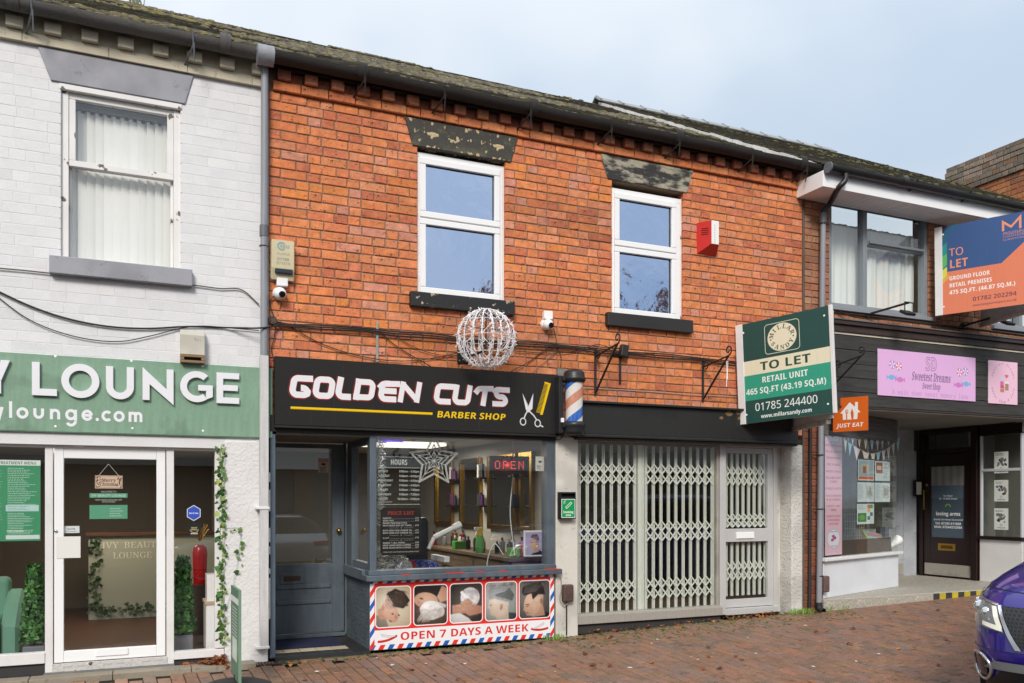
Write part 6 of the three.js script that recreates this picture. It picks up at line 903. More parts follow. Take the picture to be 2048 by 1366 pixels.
function flood(label, px, py, lx, ly) { const t = thing('floodlight', label, 'lamp', 'floodlights over the sweet shop'), a = V(px, py, 0.02), b = V(lx, ly - 20, 0.5), c = V(lx, ly, 0.5); add(t, 'wall_mount', new THREE.CylinderGeometry(0.04, 0.04, 0.03, 14).rotateX(Math.PI / 2).translate(a.x, a.y, 0.02), M.iron); add(t, 'arm', rod(a, b, 0.014, 8), M.iron); add(t, 'yoke', [rod(b.clone().add(v3(-0.07, 0, 0)), b.clone().add(v3(0.07, 0, 0)), 0.008), rod(b.clone().add(v3(-0.07, 0, 0)), c.clone().add(v3(-0.07, 0, 0)), 0.007), rod(b.clone().add(v3(0.07, 0, 0)), c.clone().add(v3(0.07, 0, 0)), 0.007)], M.black); add(t, 'lamp_head', new RoundedBoxGeometry(0.16, 0.035, 0.12, 2, 0.008).rotateX(0.5).translate(c.x, c.y, c.z - 0.02), M.blackPaint); add(t, 'lens', box(-0.065, 0.065, -0.021, -0.018, -0.05, 0.05, 0).rotateX(0.5).translate(c.x, c.y, c.z - 0.02), mat('#c9cccb', { roughness: 0.15 })); }
flood('floodlight on a long arm under the wide grey upstairs window', 1735, 629, 1818, 625); flood('floodlight on a long arm under the orange letting board', 1925, 652, 2018, 645);

// boxes on the cream pier
{ const t = thing('cigarette_bin', 'black wall bin with a green smoking area label on the cream pier', 'bin'), z = 0.09, x0 = X(1121, z), x1 = X(1152, z), y0 = Y(1121, 1038, z), y1 = Y(1121, 984, z); add(t, 'case', [box(x0, x1, y0, y1 - 0.055, 0.017, z), box(x0, x1, y1 - 0.018, y1, 0.017, z), box(x0, x0 + 0.012, y1 - 0.055, y1 - 0.018, 0.017, z), box(x1 - 0.012, x1, y1 - 0.055, y1 - 0.018, 0.017, z)], M.black); add(t, 'slot_plate', box(x0 + 0.012, x1 - 0.012, y1 - 0.056, y1 - 0.017, 0.017, 0.05, 0), mat('#101012')); const g = new THREE.PlaneGeometry(x1 - x0 - 0.02, y1 - y0 - 0.085); g.translate((x0 + x1) / 2, y0 + 0.012 + (y1 - y0 - 0.085) / 2, z + 0.002); add(t, 'label', g, print(256, 320, (q, w, h) => { q.fillStyle = '#e8f0ea'; q.fillRect(0, 0, w, h); q.fillStyle = '#15914f'; q.fillRect(10, 10, w - 20, h - 20); q.strokeStyle = '#e8f0ea'; q.lineWidth = 10; q.save(); q.translate(130, 110); q.rotate(-0.75); q.strokeRect(-60, -14, 130, 30); q.restore(); q.lineWidth = 7; q.beginPath(); q.arc(60, 60, 18, 1, 4.5); q.arc(80, 40, 16, 2, 5); q.stroke(); words(q, 'Smoking', w / 2, 222, 54, '#f2f6f3', { width: 190 }); words(q, 'area', w / 2, 272, 54, '#f2f6f3', { width: 100 }); }, { rough: 0.4 })); }
{ const t = thing('meter_box', 'small brown electrical box low on the cream pier', 'electrical box'), a = V(1135, 1186, 0.05); add(t, 'cover', new RoundedBoxGeometry(0.12, 0.18, 0.07, 3, 0.02).translate(a.x, a.y, 0.052), mat('#5b4540', { map: T.grime, roughness: 0.6 })); add(t, 'conduit', rod(v3(a.x, a.y - 0.08, 0.03), v3(a.x, 0.02, 0.03), 0.007), M.black); }
cable('grey cable looping from the window sill to the brown electrical box', [[1114, 1148, 0.1], [1121, 1155, 0.05], [1123, 1175, 0.03], [1120, 1200, 0.03], [1128, 1212, 0.04], [1136, 1206, 0.05]], 0.005, M.cableGrey);
{ const t = thing('meter_box', 'brown electrical box behind the downpipe beside the sweet shop', 'electrical box'), a = V(1650, 1168, 0.04); add(t, 'cover', new RoundedBoxGeometry(0.1, 0.2, 0.07, 3, 0.02).translate(a.x, a.y, 0.04), mat('#6a5450', { map: T.grime, roughness: 0.6 })); }
{ const t = thing('door_intercom', 'small framed notice beside the dark brown porch door', 'notice'); const p = v3(11.38, 1.62, -1.76); add(t, 'frame', box(p.x - 0.1, p.x + 0.06, p.y - 0.13, p.y + 0.13, p.z - 0.02, p.z + 0.02), M.black); add(t, 'paper', box(p.x - 0.075, p.x + 0.035, p.y - 0.1, p.y + 0.1, p.z + 0.02, p.z + 0.022, 0), mat('#d9d4c4')); }

// ---------------------------------------------------------------- on the pavement
{ // pavement sign
  const t = thing('pavement_sign', 'green upright pavement sign on a round black base', 'pavement sign'), x = 0.74, z = 0.88, y = ground(x, z), face = print(300, 600, (g, w, h) => { g.fillStyle = '#587a66'; g.fillRect(0, 0, w, h); g.fillStyle = '#dfe6e0'; g.fillRect(0, 60, w, 40); g.fillStyle = '#c9d6cc'; g.fillRect(60, 330, 180, 150); for (let k = 0; k < 9; k++) g.fillRect(50, 130 + k * 22, 200, 7); }, { rough: 0.4 });
  add(t, 'base', lathe([[0, 0.07], [0.1, 0.07], [0.2, 0.055], [0.27, 0.03], [0.28, 0.0]], 40).translate(x, y + 0.004, z), mat('#2f3133', { map: T.grime, roughness: 0.7 })); printed(t, 'panel', 0.46, 0.72, 0.022, face, mat('#6f9079'), v3(x - 0.012, y + 0.45, z), -Math.PI / 2 + 0.02);
  add(t, 'post', rod(v3(x, y + 0.05, z), v3(x, y + 0.12, z), 0.018), M.black);
}
for (const [px, py, l] of [[505, 1334, 'iron drain grate in the paving under the white pier'], [549, 1333, 'iron drain grate in the paving beside the downpipe foot']]) { const t = thing('drain_grate', l, 'drain'), z = 0.1, x = X(px, z), y = ground(x, z) + 0.003; add(t, 'frame', [box(x - 0.09, x + 0.09, y - 0.01, y + 0.004, z - 0.075, z - 0.06), box(x - 0.09, x + 0.09, y - 0.01, y + 0.004, z + 0.06, z + 0.075), box(x - 0.09, x - 0.075, y - 0.01, y + 0.004, z - 0.06, z + 0.06), box(x + 0.075, x + 0.09, y - 0.01, y + 0.004, z - 0.06, z + 0.06)], M.iron); for (let k = 0; k < 5; k++) add(t, 'bar', box(x - 0.065 + k * 0.029, x - 0.052 + k * 0.029, y - 0.008, y + 0.003, z - 0.06, z + 0.06, 0), M.iron); add(t, 'sump', box(x - 0.075, x + 0.075, y - 0.012, y - 0.0085, z - 0.06, z + 0.06, 0), mat('#0d0c0b')); }
function leafGeo(s, lobes, curl, color) { // a flat leaf with a pointed outline, slightly curled
  const sh = new THREE.Shape(), n = lobes === 5 ? [[0, 0], [0.35, 0.02], [0.62, 0.3], [0.38, 0.42], [0.34, 0.72], [0, 1.05], [-0.34, 0.72], [-0.38, 0.42], [-0.62, 0.3], [-0.35, 0.02]] : [[0, 0], [0.3, 0.3], [0.34, 0.6], [0, 1.1], [-0.34, 0.6], [-0.3, 0.3]]; n.forEach(([a, b], i) => i ? sh.lineTo(a * s, b * s) : sh.moveTo(a * s, b * s));
  const g = new THREE.ShapeGeometry(sh), p = g.attributes.position; for (let i = 0; i < p.count; i++) p.setZ(i, curl * (Math.abs(p.getX(i)) * 0.8 - (p.getY(i) / s) ** 2 * s * 0.35)); g.computeVertexNormals(); return paint(g, color);
}
{ // fallen leaves, loose on the paving
  const tones = ['#8a4a26', '#7a3d22', '#a0622c', '#6b3a22', '#b5793a', '#5a3524'], protos = tones.map((c, k) => leafGeo(0.058, k % 2 ? 5 : 3, 0.5, col(c)).rotateX(-Math.PI / 2));
  for (let k = 0; k < 64; k++) { const px = k < 6 ? rr(880, 1200) : rr(560, 1900), py = rr(1255, 1366), z0 = 0.2; let z = rr(0.12, 2.6), x; x = X(px, z); if (z > 1.5 && px < 900) z *= 0.5; const m = single('fallen_leaf', protos[k % 6].clone(), M.leaf, 'brown fallen leaf lying on the clay paving', 'leaf', 'fallen leaves on the paving'); m.rotation.set(rr(-0.15, 0.15), rr(0, 6), rr(-0.15, 0.15)); const s = rr(0.6, 1.15); m.scale.set(s, s, s); m.position.set(x, ground(x, z) + 0.012, z); m.userData.placed = true; }
  for (let k = 0; k < 22; k++) { const z = rr(0.2, 2.2), x = X(rr(600, 1800), z); const m = single('paper_scrap', new THREE.IcosahedronGeometry(rr(0.008, 0.018), 0).scale(1.6, 0.3, 1).rotateY(rr(0, 3)), mat('#d9d6cf'), 'tiny pale scrap of litter trodden on the clay paving', 'litter', 'scraps of litter on the paving'); m.position.set(x, ground(x, z) + 0.004, z); m.userData.placed = true; }
  const heap = []; for (let k = 0; k < 420; k++) { const f = R(), x = mix(X(352, 0.06), X(448, 0.06), Math.sqrt(f)), z = rr(-0.03, 0.16 * f + 0.06), g = leafGeo(rr(0.03, 0.06), k % 3 ? 5 : 3, 0.6, jitter(col(tones[k % 6]), 0.25)); g.rotateX(-Math.PI / 2 + rr(-0.7, 0.7)); g.rotateY(rr(0, 6)); g.translate(x, ground(x, z) + 0.006 + R() * 0.09 * f, z); heap.push(g); }
  const h = single('leaf_litter', heap, M.leaf, 'heap of dead brown leaves drifted under the salon sidelight', 'leaves'); h.userData.kind = 'stuff';
  const drift = []; for (let k = 0; k < 150; k++) { const x = k < 90 ? X(rr(1445, 1550), -0.02) : X(rr(1160, 1440), 0), z = rr(-0.06, 0.07), g = leafGeo(rr(0.02, 0.045), 5, 0.6, jitter(col(tones[k % 6]), 0.25)); g.rotateX(-Math.PI / 2 + rr(-0.6, 0.6)); g.rotateY(rr(0, 6)); g.translate(x, ground(x, z) + 0.008 + R() * 0.02, z); drift.push(g); }
  const d2 = single('leaf_litter', drift, M.leaf, 'thin drift of dead leaves along the empty unit threshold', 'leaves'); d2.userData.kind = 'stuff';
  const blades = []; for (let k = 0; k < 260; k++) { const x = R() < 0.55 ? rr(7.12, 7.45) : R() < 0.5 ? rr(7.62, 8.0) : rr(3.85, 4.1), z = rr(0.02, 0.13), g = new THREE.PlaneGeometry(0.006, rr(0.03, 0.08)); g.translate(0, 0.025, 0); g.rotateX(rr(-0.6, 0.6)); g.rotateY(rr(0, 6)); g.translate(x, ground(x, z), z); blades.push(paint(g, jitter(col('#7a9a3e'), 0.3))); }
  single('grass_tufts', blades, M.leaf, 'green weeds sprouting at the foot of the piers', 'weeds').userData.kind = 'stuff';
}
{ // artificial ivy on the salon frame
  const t = thing('ivy_garland', 'green ivy garland climbing the white salon frame beside the rough pier', 'ivy'), stem = [], z = 0.015; for (let k = 0; k <= 24; k++) stem.push(V(443 + 3 * Math.sin(k * 1.3), mix(1288, 892, k / 24), z)); add(t, 'stem', tube(stem, 0.004, 120, 5), mat('#8fae94'));
  add(t, 'side_stem', tube([V(452, 1220, 0.03), V(468, 1160, 0.04), V(478, 1100, 0.04), V(479, 1058, 0.03), V(452, 1056, 0.03)], 0.002, 40, 4), mat('#9fb8c0'));
  const put = (px, py, s) => { const g = leafGeo(s * rr(0.6, 1.25), R() < 0.8 ? 5 : 3, rr(0.2, 0.9), jitter(col(['#4a7030', '#3d6a2c', '#6f8a40', '#94a456', '#2f5a2a'][Math.floor(R() * 5)]), 0.2)); g.rotateZ(Math.PI + rr(-0.9, 0.9)); g.rotateX(rr(-0.4, 0.5)); g.rotateY(rr(-0.7, 0.7)); const p = V(px, py, z + rr(0.012, 0.04)); g.translate(p.x, p.y, p.z); add(t, 'leaf', g, M.leaf); };
  for (let k = 0; k < 150; k++) put(443 + rr(-9, 9), mix(888, 1285, (k + R()) / 150), rr(0.028, 0.05)); for (const [a, b] of [[462, 1060], [470, 1058], [478, 1056], [479, 1062], [486, 1083], [484, 1093], [482, 1104], [471, 1100], [478, 1113], [482, 1128], [472, 1140]]) put(a, b, 0.04);
}

// ---------------------------------------------------------------- salon interior and window notices
function topiary(label, px, pyTop, pyPot, pyBot, z, w) { const t = thing('topiary_plant', label, 'plant', 'potted topiaries in the salon'), x = X(px, z), y0 = Y(px, pyBot, z), yp = Y(px, pyPot, z), y1 = Y(px, pyTop, z), lv = []; add(t, 'pot', box(x - w * 0.75, x + w * 0.75, y0, yp, z - w * 0.75, z + w * 0.75, 0.01), mat('#70767e', { roughness: 0.7 })); add(t, 'trunk', rod(v3(x, yp, z), v3(x, y1 - 0.1, z), 0.012), mat('#4a3828')); for (let k = 0; k < 900; k++) { const f = R(), rad = w * (1 - 0.62 * f) * Math.sqrt(rr(0.35, 1)), a = rr(0, 6.28), g = leafGeo(rr(0.03, 0.05), 5, 0.5, jitter(col(['#4d8040', '#3c6c34', '#5e9450', '#2f5a2c'][k & 3]), 0.25)); g.rotateX(rr(-1, 1)); g.rotateY(-a + Math.PI / 2 + rr(-0.6, 0.6)); g.translate(x + rad * Math.cos(a), mix(yp + 0.01, y1, f), z + rad * Math.sin(a)); lv.push(g); } add(t, 'crown', lv, M.leaf); }
topiary('leafy topiary in a grey pot behind the salon window beside the armchair', 69, 1132, 1290, 1322, -0.36, 0.11); topiary('leafy topiary in a grey pot behind the salon sidelight', 366, 1118, 1268, 1300, -0.36, 0.11);
{ // armchair
  const t = thing('armchair', 'pale green upholstered tub armchair behind the salon window', 'armchair'), z = -0.62, x1 = X(45, z), y0 = 0.06, y1 = Y(30, 1196, z), m = mat('#6f9f88', { roughness: 0.9, map: T.fine });
  add(t, 'arm', extr([[0, 0], [0.6, 0], [0.6, y1 - y0 - 0.28], [0.34, y1 - y0 - 0.1], [0.1, y1 - y0], [0, y1 - y0 - 0.03]], 0, 0.14, 0.03).rotateY(-Math.PI / 2).translate(x1, y0 + 0.06, z - 0.35), m); add(t, 'seat', new RoundedBoxGeometry(0.55, 0.3, 0.6, 3, 0.04).translate(x1 - 0.42, y0 + 0.21, z), m); add(t, 'backrest', new RoundedBoxGeometry(0.6, 0.62, 0.14, 3, 0.05).translate(x1 - 0.42, y0 + 0.38, z - 0.32), m); for (const dx of [0.06, 0.62]) for (const dz of [-0.28, 0.2]) add(t, 'leg', new THREE.CylinderGeometry(0.018, 0.014, 0.06, 10).translate(x1 - dx, y0 + 0.03, z + dz), M.black);
}
{ const fl = add(whiteShop, 'salon_floor', box(LEFT + 0.1, WEST - 0.16, 0.0, 0.06, -4.19, -0.13, 0), M.floorWood);
  const t = thing('reception_desk', 'grey reception desk hung with ivy inside the salon', 'desk'), z = -2.9, x0 = -0.48, x1 = 0.9, y1 = 1.02; add(t, 'front', box(x0, x1, 0.062, y1, z - 0.5, z), mat('#a2ab9e', { roughness: 0.7 })); add(t, 'counter', box(x0 - 0.03, x1, y1, y1 + 0.04, z - 0.5, z + 0.03), mat('#6b4a34', { map: T.wood }));
  const lp = new THREE.PlaneGeometry(0.78, 0.3); lp.translate(-0.02, 0.86, z + 0.003); add(t, 'lettering', lp, print(780, 300, (g, w, h) => { words(g, 'IVY  BEAUTY', w / 2, 95, 96, '#e6e8e2', { fam: 'serif', weight: 'normal', width: 640 }); words(g, 'LOUNGE', w / 2, 215, 96, '#e6e8e2', { fam: 'serif', weight: 'normal', width: 420 }); }, { alpha: true }));
  const lv = []; for (let k = 0; k < 170; k++) { const onSide = k < 70, x = onSide ? x0 + rr(0.0, 0.14) : rr(x0, x1 - 0.2), y = onSide ? rr(0.15, 1.0) : rr(0.12, 0.22), g = leafGeo(rr(0.025, 0.055), 5, 0.4, jitter(col('#34502f'), 0.3)); g.rotateZ(rr(0, 6)); g.rotateX(rr(-0.4, 0.4)); g.translate(x, y, z + rr(0.01, 0.04)); lv.push(g); } add(t, 'ivy', lv, M.leaf);
  const u = thing('red_vase', 'tall red floor vase behind the salon sidelight', 'vase'), p = V(400, 1168, -0.9); add(u, 'body', lathe([[0, 0], [0.06, 0], [0.07, 0.3], [0.06, 0.36], [0.035, 0.38]], 24).translate(p.x, p.y, p.z), mat('#b3161c', { roughness: 0.25 })); add(u, 'twigs', Array.from({ length: 14 }, () => rod(v3(p.x, p.y + 0.42, p.z), v3(p.x + rr(-0.09, 0.09), p.y + rr(0.5, 0.62), p.z + rr(-0.05, 0.05)), 0.004, 4)), mat('#a9842f', { metalness: 0.6, roughness: 0.4 })); add(u, 'stand', new THREE.CylinderGeometry(0.13, 0.15, p.y - 0.06, 20).translate(p.x, (p.y + 0.06) / 2, p.z), mat('#4a2d22', { map: T.wood }));
  const r = thing('radiator_cabinet', 'pale cabinet standing against the pier inside the salon sidelight', 'cabinet'), q = V(417, 1300, -0.25); add(r, 'body', box(q.x - 0.02, q.x + 0.18, 0.062, Y(417, 1210, -0.25), -0.6, -0.25), M.upvc); add(r, 'top', box(q.x - 0.03, q.x + 0.18, Y(417, 1210, -0.25), Y(417, 1206, -0.25) + 0.01, -0.6, -0.24), mat('#b8a58a')); add(r, 'screen', box(q.x - 0.01, q.x + 0.1, Y(417, 1205, -0.25), Y(417, 1150, -0.25), -0.5, -0.3), M.upvc);
}
function notice(name, label, px0, px1, py0, py1, z, w, h, draw, o = {}) { const x0 = X(px0, z), x1 = X(px1, z), y1 = Y((px0 + px1) / 2, py0, z), y0 = Y((px0 + px1) / 2, py1, z), g = new THREE.PlaneGeometry(x1 - x0, y1 - y0); g.translate((x0 + x1) / 2, (y0 + y1) / 2, z); return single(name, g, print(w, h, draw, { side: THREE.DoubleSide, ...o }), label, o.category ?? 'notice'); }
const scrawl = (g, x, y, w, n, dy, c, th = 5) => { g.fillStyle = c; for (let k = 0; k < n; k++) for (let q = x, e = x + w * rr(0.55, 1); q < e;) { const l = rr(8, 34); g.fillRect(q, y + k * dy, Math.min(l, e - q), th); q += l + 7; } };
notice('treatment_menu', 'green treatment menu poster inside the salon window', -12, 81, 920, 1082, -0.1, 520, 900, (g, w, h) => { g.fillStyle = '#3f9468'; g.fillRect(0, 0, w, h); g.fillStyle = '#dfe8e2'; g.fillRect(0, 0, w, 60); words(g, 'TREATMENT MENU', w * 0.5, 32, 44, '#5b7a6a', { width: 430 }); scrawl(g, 150, 90, 330, 24, 20, '#cfe6d8'); g.fillStyle = '#b9d8d4'; g.fillRect(130, 500, 370, 70); scrawl(g, 150, 515, 320, 3, 18, '#5a8a80'); scrawl(g, 150, 590, 300, 13, 19, '#d9ece0'); scrawl(g, 10, 120, 90, 20, 30, '#a9d4bc', 4); g.fillStyle = '#cfe0da'; g.fillRect(130, 835, 380, 45); g.fillRect(0, 835, 60, 45); words(g, 'CACI Facials', 235, 790, 32, '#e6f0ea', { width: 190 }); });
{ const t = thing('hanging_plaque', 'wooden Merry Christmas plaque hanging inside the salon door', 'plaque'), z = -0.1, x0 = X(190, z), x1 = X(245, z), y1 = Y(217, 951, z), y0 = Y(217, 977, z); printed(t, 'board', x1 - x0, y1 - y0, 0.006, print(400, 190, (g, w, h) => { g.fillStyle = '#d9bfa6'; g.fillRect(0, 0, w, h); g.strokeStyle = '#5a4032'; g.lineWidth = 4; g.strokeRect(10, 10, w - 20, h - 20); for (let k = 0; k < 26; k++) { g.save(); g.translate(k % 2 ? rr(18, 80) : rr(320, 385), rr(20, 170)); g.rotate(rr(0, 6)); g.fillStyle = ['#5a4a32', '#8a3a2a'][k % 3 ? 0 : 1]; g.beginPath(); g.ellipse(0, 0, 22, 6, 0, 0, 7); g.fill(); g.restore(); } words(g, 'Merry', w * 0.48, 70, 68, '#3f2e26', { weight: 'italic bold', fam: 'serif' }); words(g, 'Christmas', w * 0.5, 128, 68, '#3f2e26', { weight: 'italic bold', fam: 'serif', width: 260 }); }), mat('#c9ab8c'), v3((x0 + x1) / 2, (y0 + y1) / 2, z)); const tp = V(217, 928, z); add(t, 'cord', [rod(v3(x0 + 0.03, y1, z), tp, 0.0015, 4), rod(v3(x1 - 0.03, y1, z), tp, 0.0015, 4)], M.white); }
notice('welcome_sticker', 'green welcome lettering stuck inside the salon door glass', 179, 255, 980, 1040, -0.088, 640, 540, (g, w, h) => { words(g, 'WELCOME TO', w / 2, 30, 42, '#cfd6cc', { weight: 'normal', width: 260 }); g.fillStyle = '#5ea383'; g.fillRect(0, 58, w, 82); words(g, 'IVY BEAUTY LOUNGE', w / 2, 100, 60, '#dfe9e2', { weight: 'normal', width: 580 }); words(g, 'www.ivybeautylounge.com', w / 2, 175, 40, '#d0d6cc', { weight: 'normal', width: 460 }); words(g, '07975101393', w / 2, 215, 40, '#d0d6cc', { weight: 'normal', width: 220 }); g.fillStyle = '#5ea383'; g.fillRect(0, 270, w, 250); scrawl(g, 340, 330, 230, 4, 44, '#cfe2d6', 9); }, { alpha: true });
notice('letter_holder', 'white paper pocket taped to the salon door', 113, 161, 1073, 1116, -0.05, 64, 64, (g) => { g.fillStyle = '#e3e2dd'; g.fillRect(0, 0, 64, 64); }); notice('card_sticker', 'small white tap to pay sticker on the salon door glass', 128, 159, 1052, 1066, -0.086, 200, 90, (g, w, h) => { g.fillStyle = '#dfe6e4'; g.fillRect(0, 0, w, h); words(g, 'Tap to Pay', 90, 36, 30, '#2b3b40', { width: 110 }); scrawl(g, 20, 66, 160, 1, 10, '#55656a', 6); });
notice('award_sticker', 'blue hexagonal award sticker on the salon sidelight', 371, 404, 1009, 1043, -0.086, 200, 220, (g) => { g.beginPath(); for (let k = 0; k < 6; k++) g.lineTo(100 + 96 * Math.sin(k * 1.0472), 110 - 104 * Math.cos(k * 1.0472)); g.closePath(); g.fillStyle = '#c9d4e6'; g.fill(); g.beginPath(); for (let k = 0; k < 6; k++) g.lineTo(100 + 84 * Math.sin(k * 1.0472), 110 - 92 * Math.cos(k * 1.0472)); g.closePath(); g.fillStyle = '#3550b8'; g.fill(); words(g, 'Best In Class', 100, 112, 28, '#e9edf6', { width: 110 }); words(g, '★★★★★', 100, 76, 22, '#e9edf6', { width: 80 }); }, { alpha: true });
notice('award_sticker', 'black and gold laurel award sticker on the salon sidelight', 375, 402, 1046, 1070, -0.086, 200, 180, (g, w, h) => { g.fillStyle = '#14161a'; g.fillRect(0, 0, w, h); g.strokeStyle = '#b59a55'; g.lineWidth = 12; g.beginPath(); g.arc(100, 84, 62, 0.2, 2.94); g.stroke(); words(g, 'BEAUTY', 100, 72, 28, '#d8c48a', { width: 90 }); words(g, 'AWARDS', 100, 100, 28, '#d8c48a', { width: 90 }); words(g, 'WINNER', 100, 160, 26, '#e8e8e8', { width: 110 }); });

// ---------------------------------------------------------------- barber's window and room
notice('opening_hours', 'white opening hours lettering on the barber window', 755, 840, 913, 1010, -0.058, 700, 800, (g, w, h) => { g.fillStyle = '#e4e6e4'; g.fillRect(0, 4, w, 7); g.fillRect(0, 180, w, 7); g.fillRect(0, 785, w, 8); words(g, 'HOURS', w * 0.5, 95, 120, '#eef0ee', { width: 280 }); ['MONDAY', 'TUESDAY', 'WEDNESDAY', 'THURSDAY', 'FRIDAY', 'SATURDAY', 'SUNDAY'].forEach((d, k) => { const y = 245 + k * 76; words(g, d, 8, y, 50, '#e8eae8', { align: 'left', width: d.length * 27 }); words(g, ['9:00am – 6:00pm', '9:00am – 6:00pm', '9:00am – 6:00pm', '9:00am – 6:00pm', '9:00am – 7:00pm', '9:00am – 7:00pm', '10:00am – 4:00pm'][k], w - 8, y, 50, '#e8eae8', { align: 'right', width: k === 6 ? 370 : 340 }); }); words(g, 'BANK HOLIDAYS', 8, 748, 36, '#e8eae8', { align: 'left', weight: 'normal', width: 230 }); }, { alpha: true });
notice('price_list', 'dark brown price list board with red heading on the barber window', 761, 842, 1016, 1110, -0.057, 700, 820, (g, w, h) => { g.fillStyle = '#2b211f'; rnd(g, 0, 0, w, h, 70); g.fill(); words(g, 'PRICE LIST', w / 2, 88, 86, '#d9402c', { fam: 'serif', width: 460 }); const L = [['HAIRCUT', '£12'], ['SKIN FADE', '£13'], ['BEARD TRIM AND STYLE', ''], ['WITH RAZOR AND HOT TOWEL', '£15'], null, ['BOYS SKIN FADE (UNDER 12)', '£11'], ['BOYS HAIR CUT (UNDER 12)', '£10'], null, ['O.A.P', '£10'], null, ['GRADE 1 (ALL OVER)', '£10'], ['HEAD SHAVE WITH CLIPPER', '£10'], ['BEAR SHAVE WITH CLIPPER', '£7']]; L.forEach((r, k) => { const y = 175 + k * 43; if (!r) { g.fillStyle = '#cfcac6'; g.fillRect(150, y - 2, 160, 4); g.fillRect(400, y - 2, 160, 4); g.beginPath(); g.arc(355, y, 9, 0, 7); g.fill(); return; } words(g, r[0], 38, y, 40, '#ece8e4', { align: 'left', width: Math.min(r[0].length * 21, 500) }); if (r[1]) { const a = 46 + Math.min(r[0].length * 21, 500); g.fillStyle = '#cfcac6'; g.fillRect(a, y + 12, 590 - a, 3); words(g, r[1], 660, y, 40, '#ece8e4', { align: 'right', width: 60 }); } }); words(g, 'EYEBROW TRIM, NOSE WAXING AND EAR FLAMING ARE FREE', w / 2, 765, 26, '#dcd6d0', { width: 620 }); }, { alpha: true });
notice('camera_sticker', 'white surveillance sticker in the corner of the barber window', 1071, 1089, 913, 942, -0.056, 120, 200, (g, w, h) => { g.fillStyle = '#e8e4da'; g.fillRect(0, 0, w, h); g.fillStyle = '#222'; g.fillRect(40, 60, 44, 22); g.fillRect(52, 80, 12, 14); scrawl(g, 20, 120, 80, 4, 16, '#444', 7); }); notice('camera_sticker', 'red headed surveillance sticker on the barber door glass', 637, 657, 917, 945, ZD + 0.006, 120, 180, (g, w, h) => { g.fillStyle = '#cdb79c'; g.fillRect(0, 0, w, h); g.fillStyle = '#b8655a'; g.fillRect(0, 0, w, 38); words(g, 'WARNING', w / 2, 20, 26, '#e6cfc6', { width: 100 }); g.fillStyle = '#332a26'; g.fillRect(34, 62, 50, 22); g.fillRect(60, 82, 12, 14); scrawl(g, 22, 112, 76, 4, 15, '#4a3c34', 7); });
{ // framed portrait leaning in the window
  const t = thing('framed_portrait', 'white framed portrait of a man in profile in the barber window corner', 'picture'), z = -0.11, x0 = X(1048, z), x1 = X(1088, z), y0 = Y(1068, 1113, z), y1 = Y(1068, 1061, z); add(t, 'frame', box(x0, x1, y0, y1, z - 0.02, z), M.white); const g = new THREE.PlaneGeometry(x1 - x0 - 0.03, y1 - y0 - 0.035); g.translate((x0 + x1) / 2, (y0 + y1) / 2, z + 0.002);
  add(t, 'photo', g, print(300, 400, (q, w, h) => { q.fillStyle = '#b3a8cc'; q.fillRect(0, 0, w, h); const po = (c, ...p) => { q.fillStyle = c; q.beginPath(); for (let i = 0; i < p.length; i += 2) i ? q.lineTo(p[i] * w, p[i + 1] * h) : q.moveTo(p[i] * w, p[i + 1] * h); q.closePath(); q.fill(); }; po('#23243a', 0.3, 1, 0.5, 0.88, 0.78, 0.78, 1, 0.9, 1, 1); po('#c79a80', 0.45, 0.65, 0.75, 0.6, 0.78, 0.86, 0.5, 0.92); po('#d2a68c', 0.3, 0.25, 0.62, 0.18, 0.74, 0.4, 0.66, 0.68, 0.4, 0.74, 0.26, 0.7, 0.27, 0.6, 0.2, 0.52, 0.28, 0.42); po('#5b4434', 0.28, 0.24, 0.38, 0.1, 0.66, 0.08, 0.8, 0.24, 0.74, 0.46, 0.64, 0.34, 0.36, 0.26); po('#a9876f', 0.6, 0.36, 0.76, 0.36, 0.74, 0.58, 0.64, 0.56); q.fillStyle = '#b98a72'; q.beginPath(); q.ellipse(0.62 * w, 0.5 * h, 15, 26, 0.1, 0, 7); q.fill(); q.fillStyle = '#463328'; q.fillRect(0.3 * w, 0.44 * h, 32, 6); }));
}
{ // star ornament hung in the window
  const t = thing('star_ornament', 'white rope light star hanging in the barber window', 'decoration'), z = -0.16, c = V(868, 922, z), r = 54 / sizeInView(c.x, c.y, z), m = mat('#f4f3ee', { roughness: 0.6 }), P = (k, f) => { const a = Math.PI / 2 + k * Math.PI / 5, q = (k % 2 ? 0.5 : 1) * r * f; return v3(c.x + q * Math.cos(a), c.y + q * Math.sin(a), z); };
  for (const f of [1, 0.9, 0.62, 0.36]) { const l = []; for (let k = 0; k < 10; k++) l.push(rod(P(k, f), P(k + 1, f), 0.004, 5)); add(t, 'star_outline', l, m); } for (let k = 0; k < 10; k++) add(t, 'spoke', rod(c, P(k, 1), 0.003, 5), m); const b = []; for (let k = 0; k < 10; k++) for (let j = 0; j < 9; j++) { const p = P(k, 0.97).lerp(P(k + 1, 0.97), j / 9); b.push(new THREE.SphereGeometry(0.006, 5, 4).translate(p.x, p.y, p.z)); } add(t, 'bulb', b, m).userData.kind = 'stuff'; add(t, 'cord', rod(P(0, 1), V(868, 868, z), 0.002, 4), m);
}
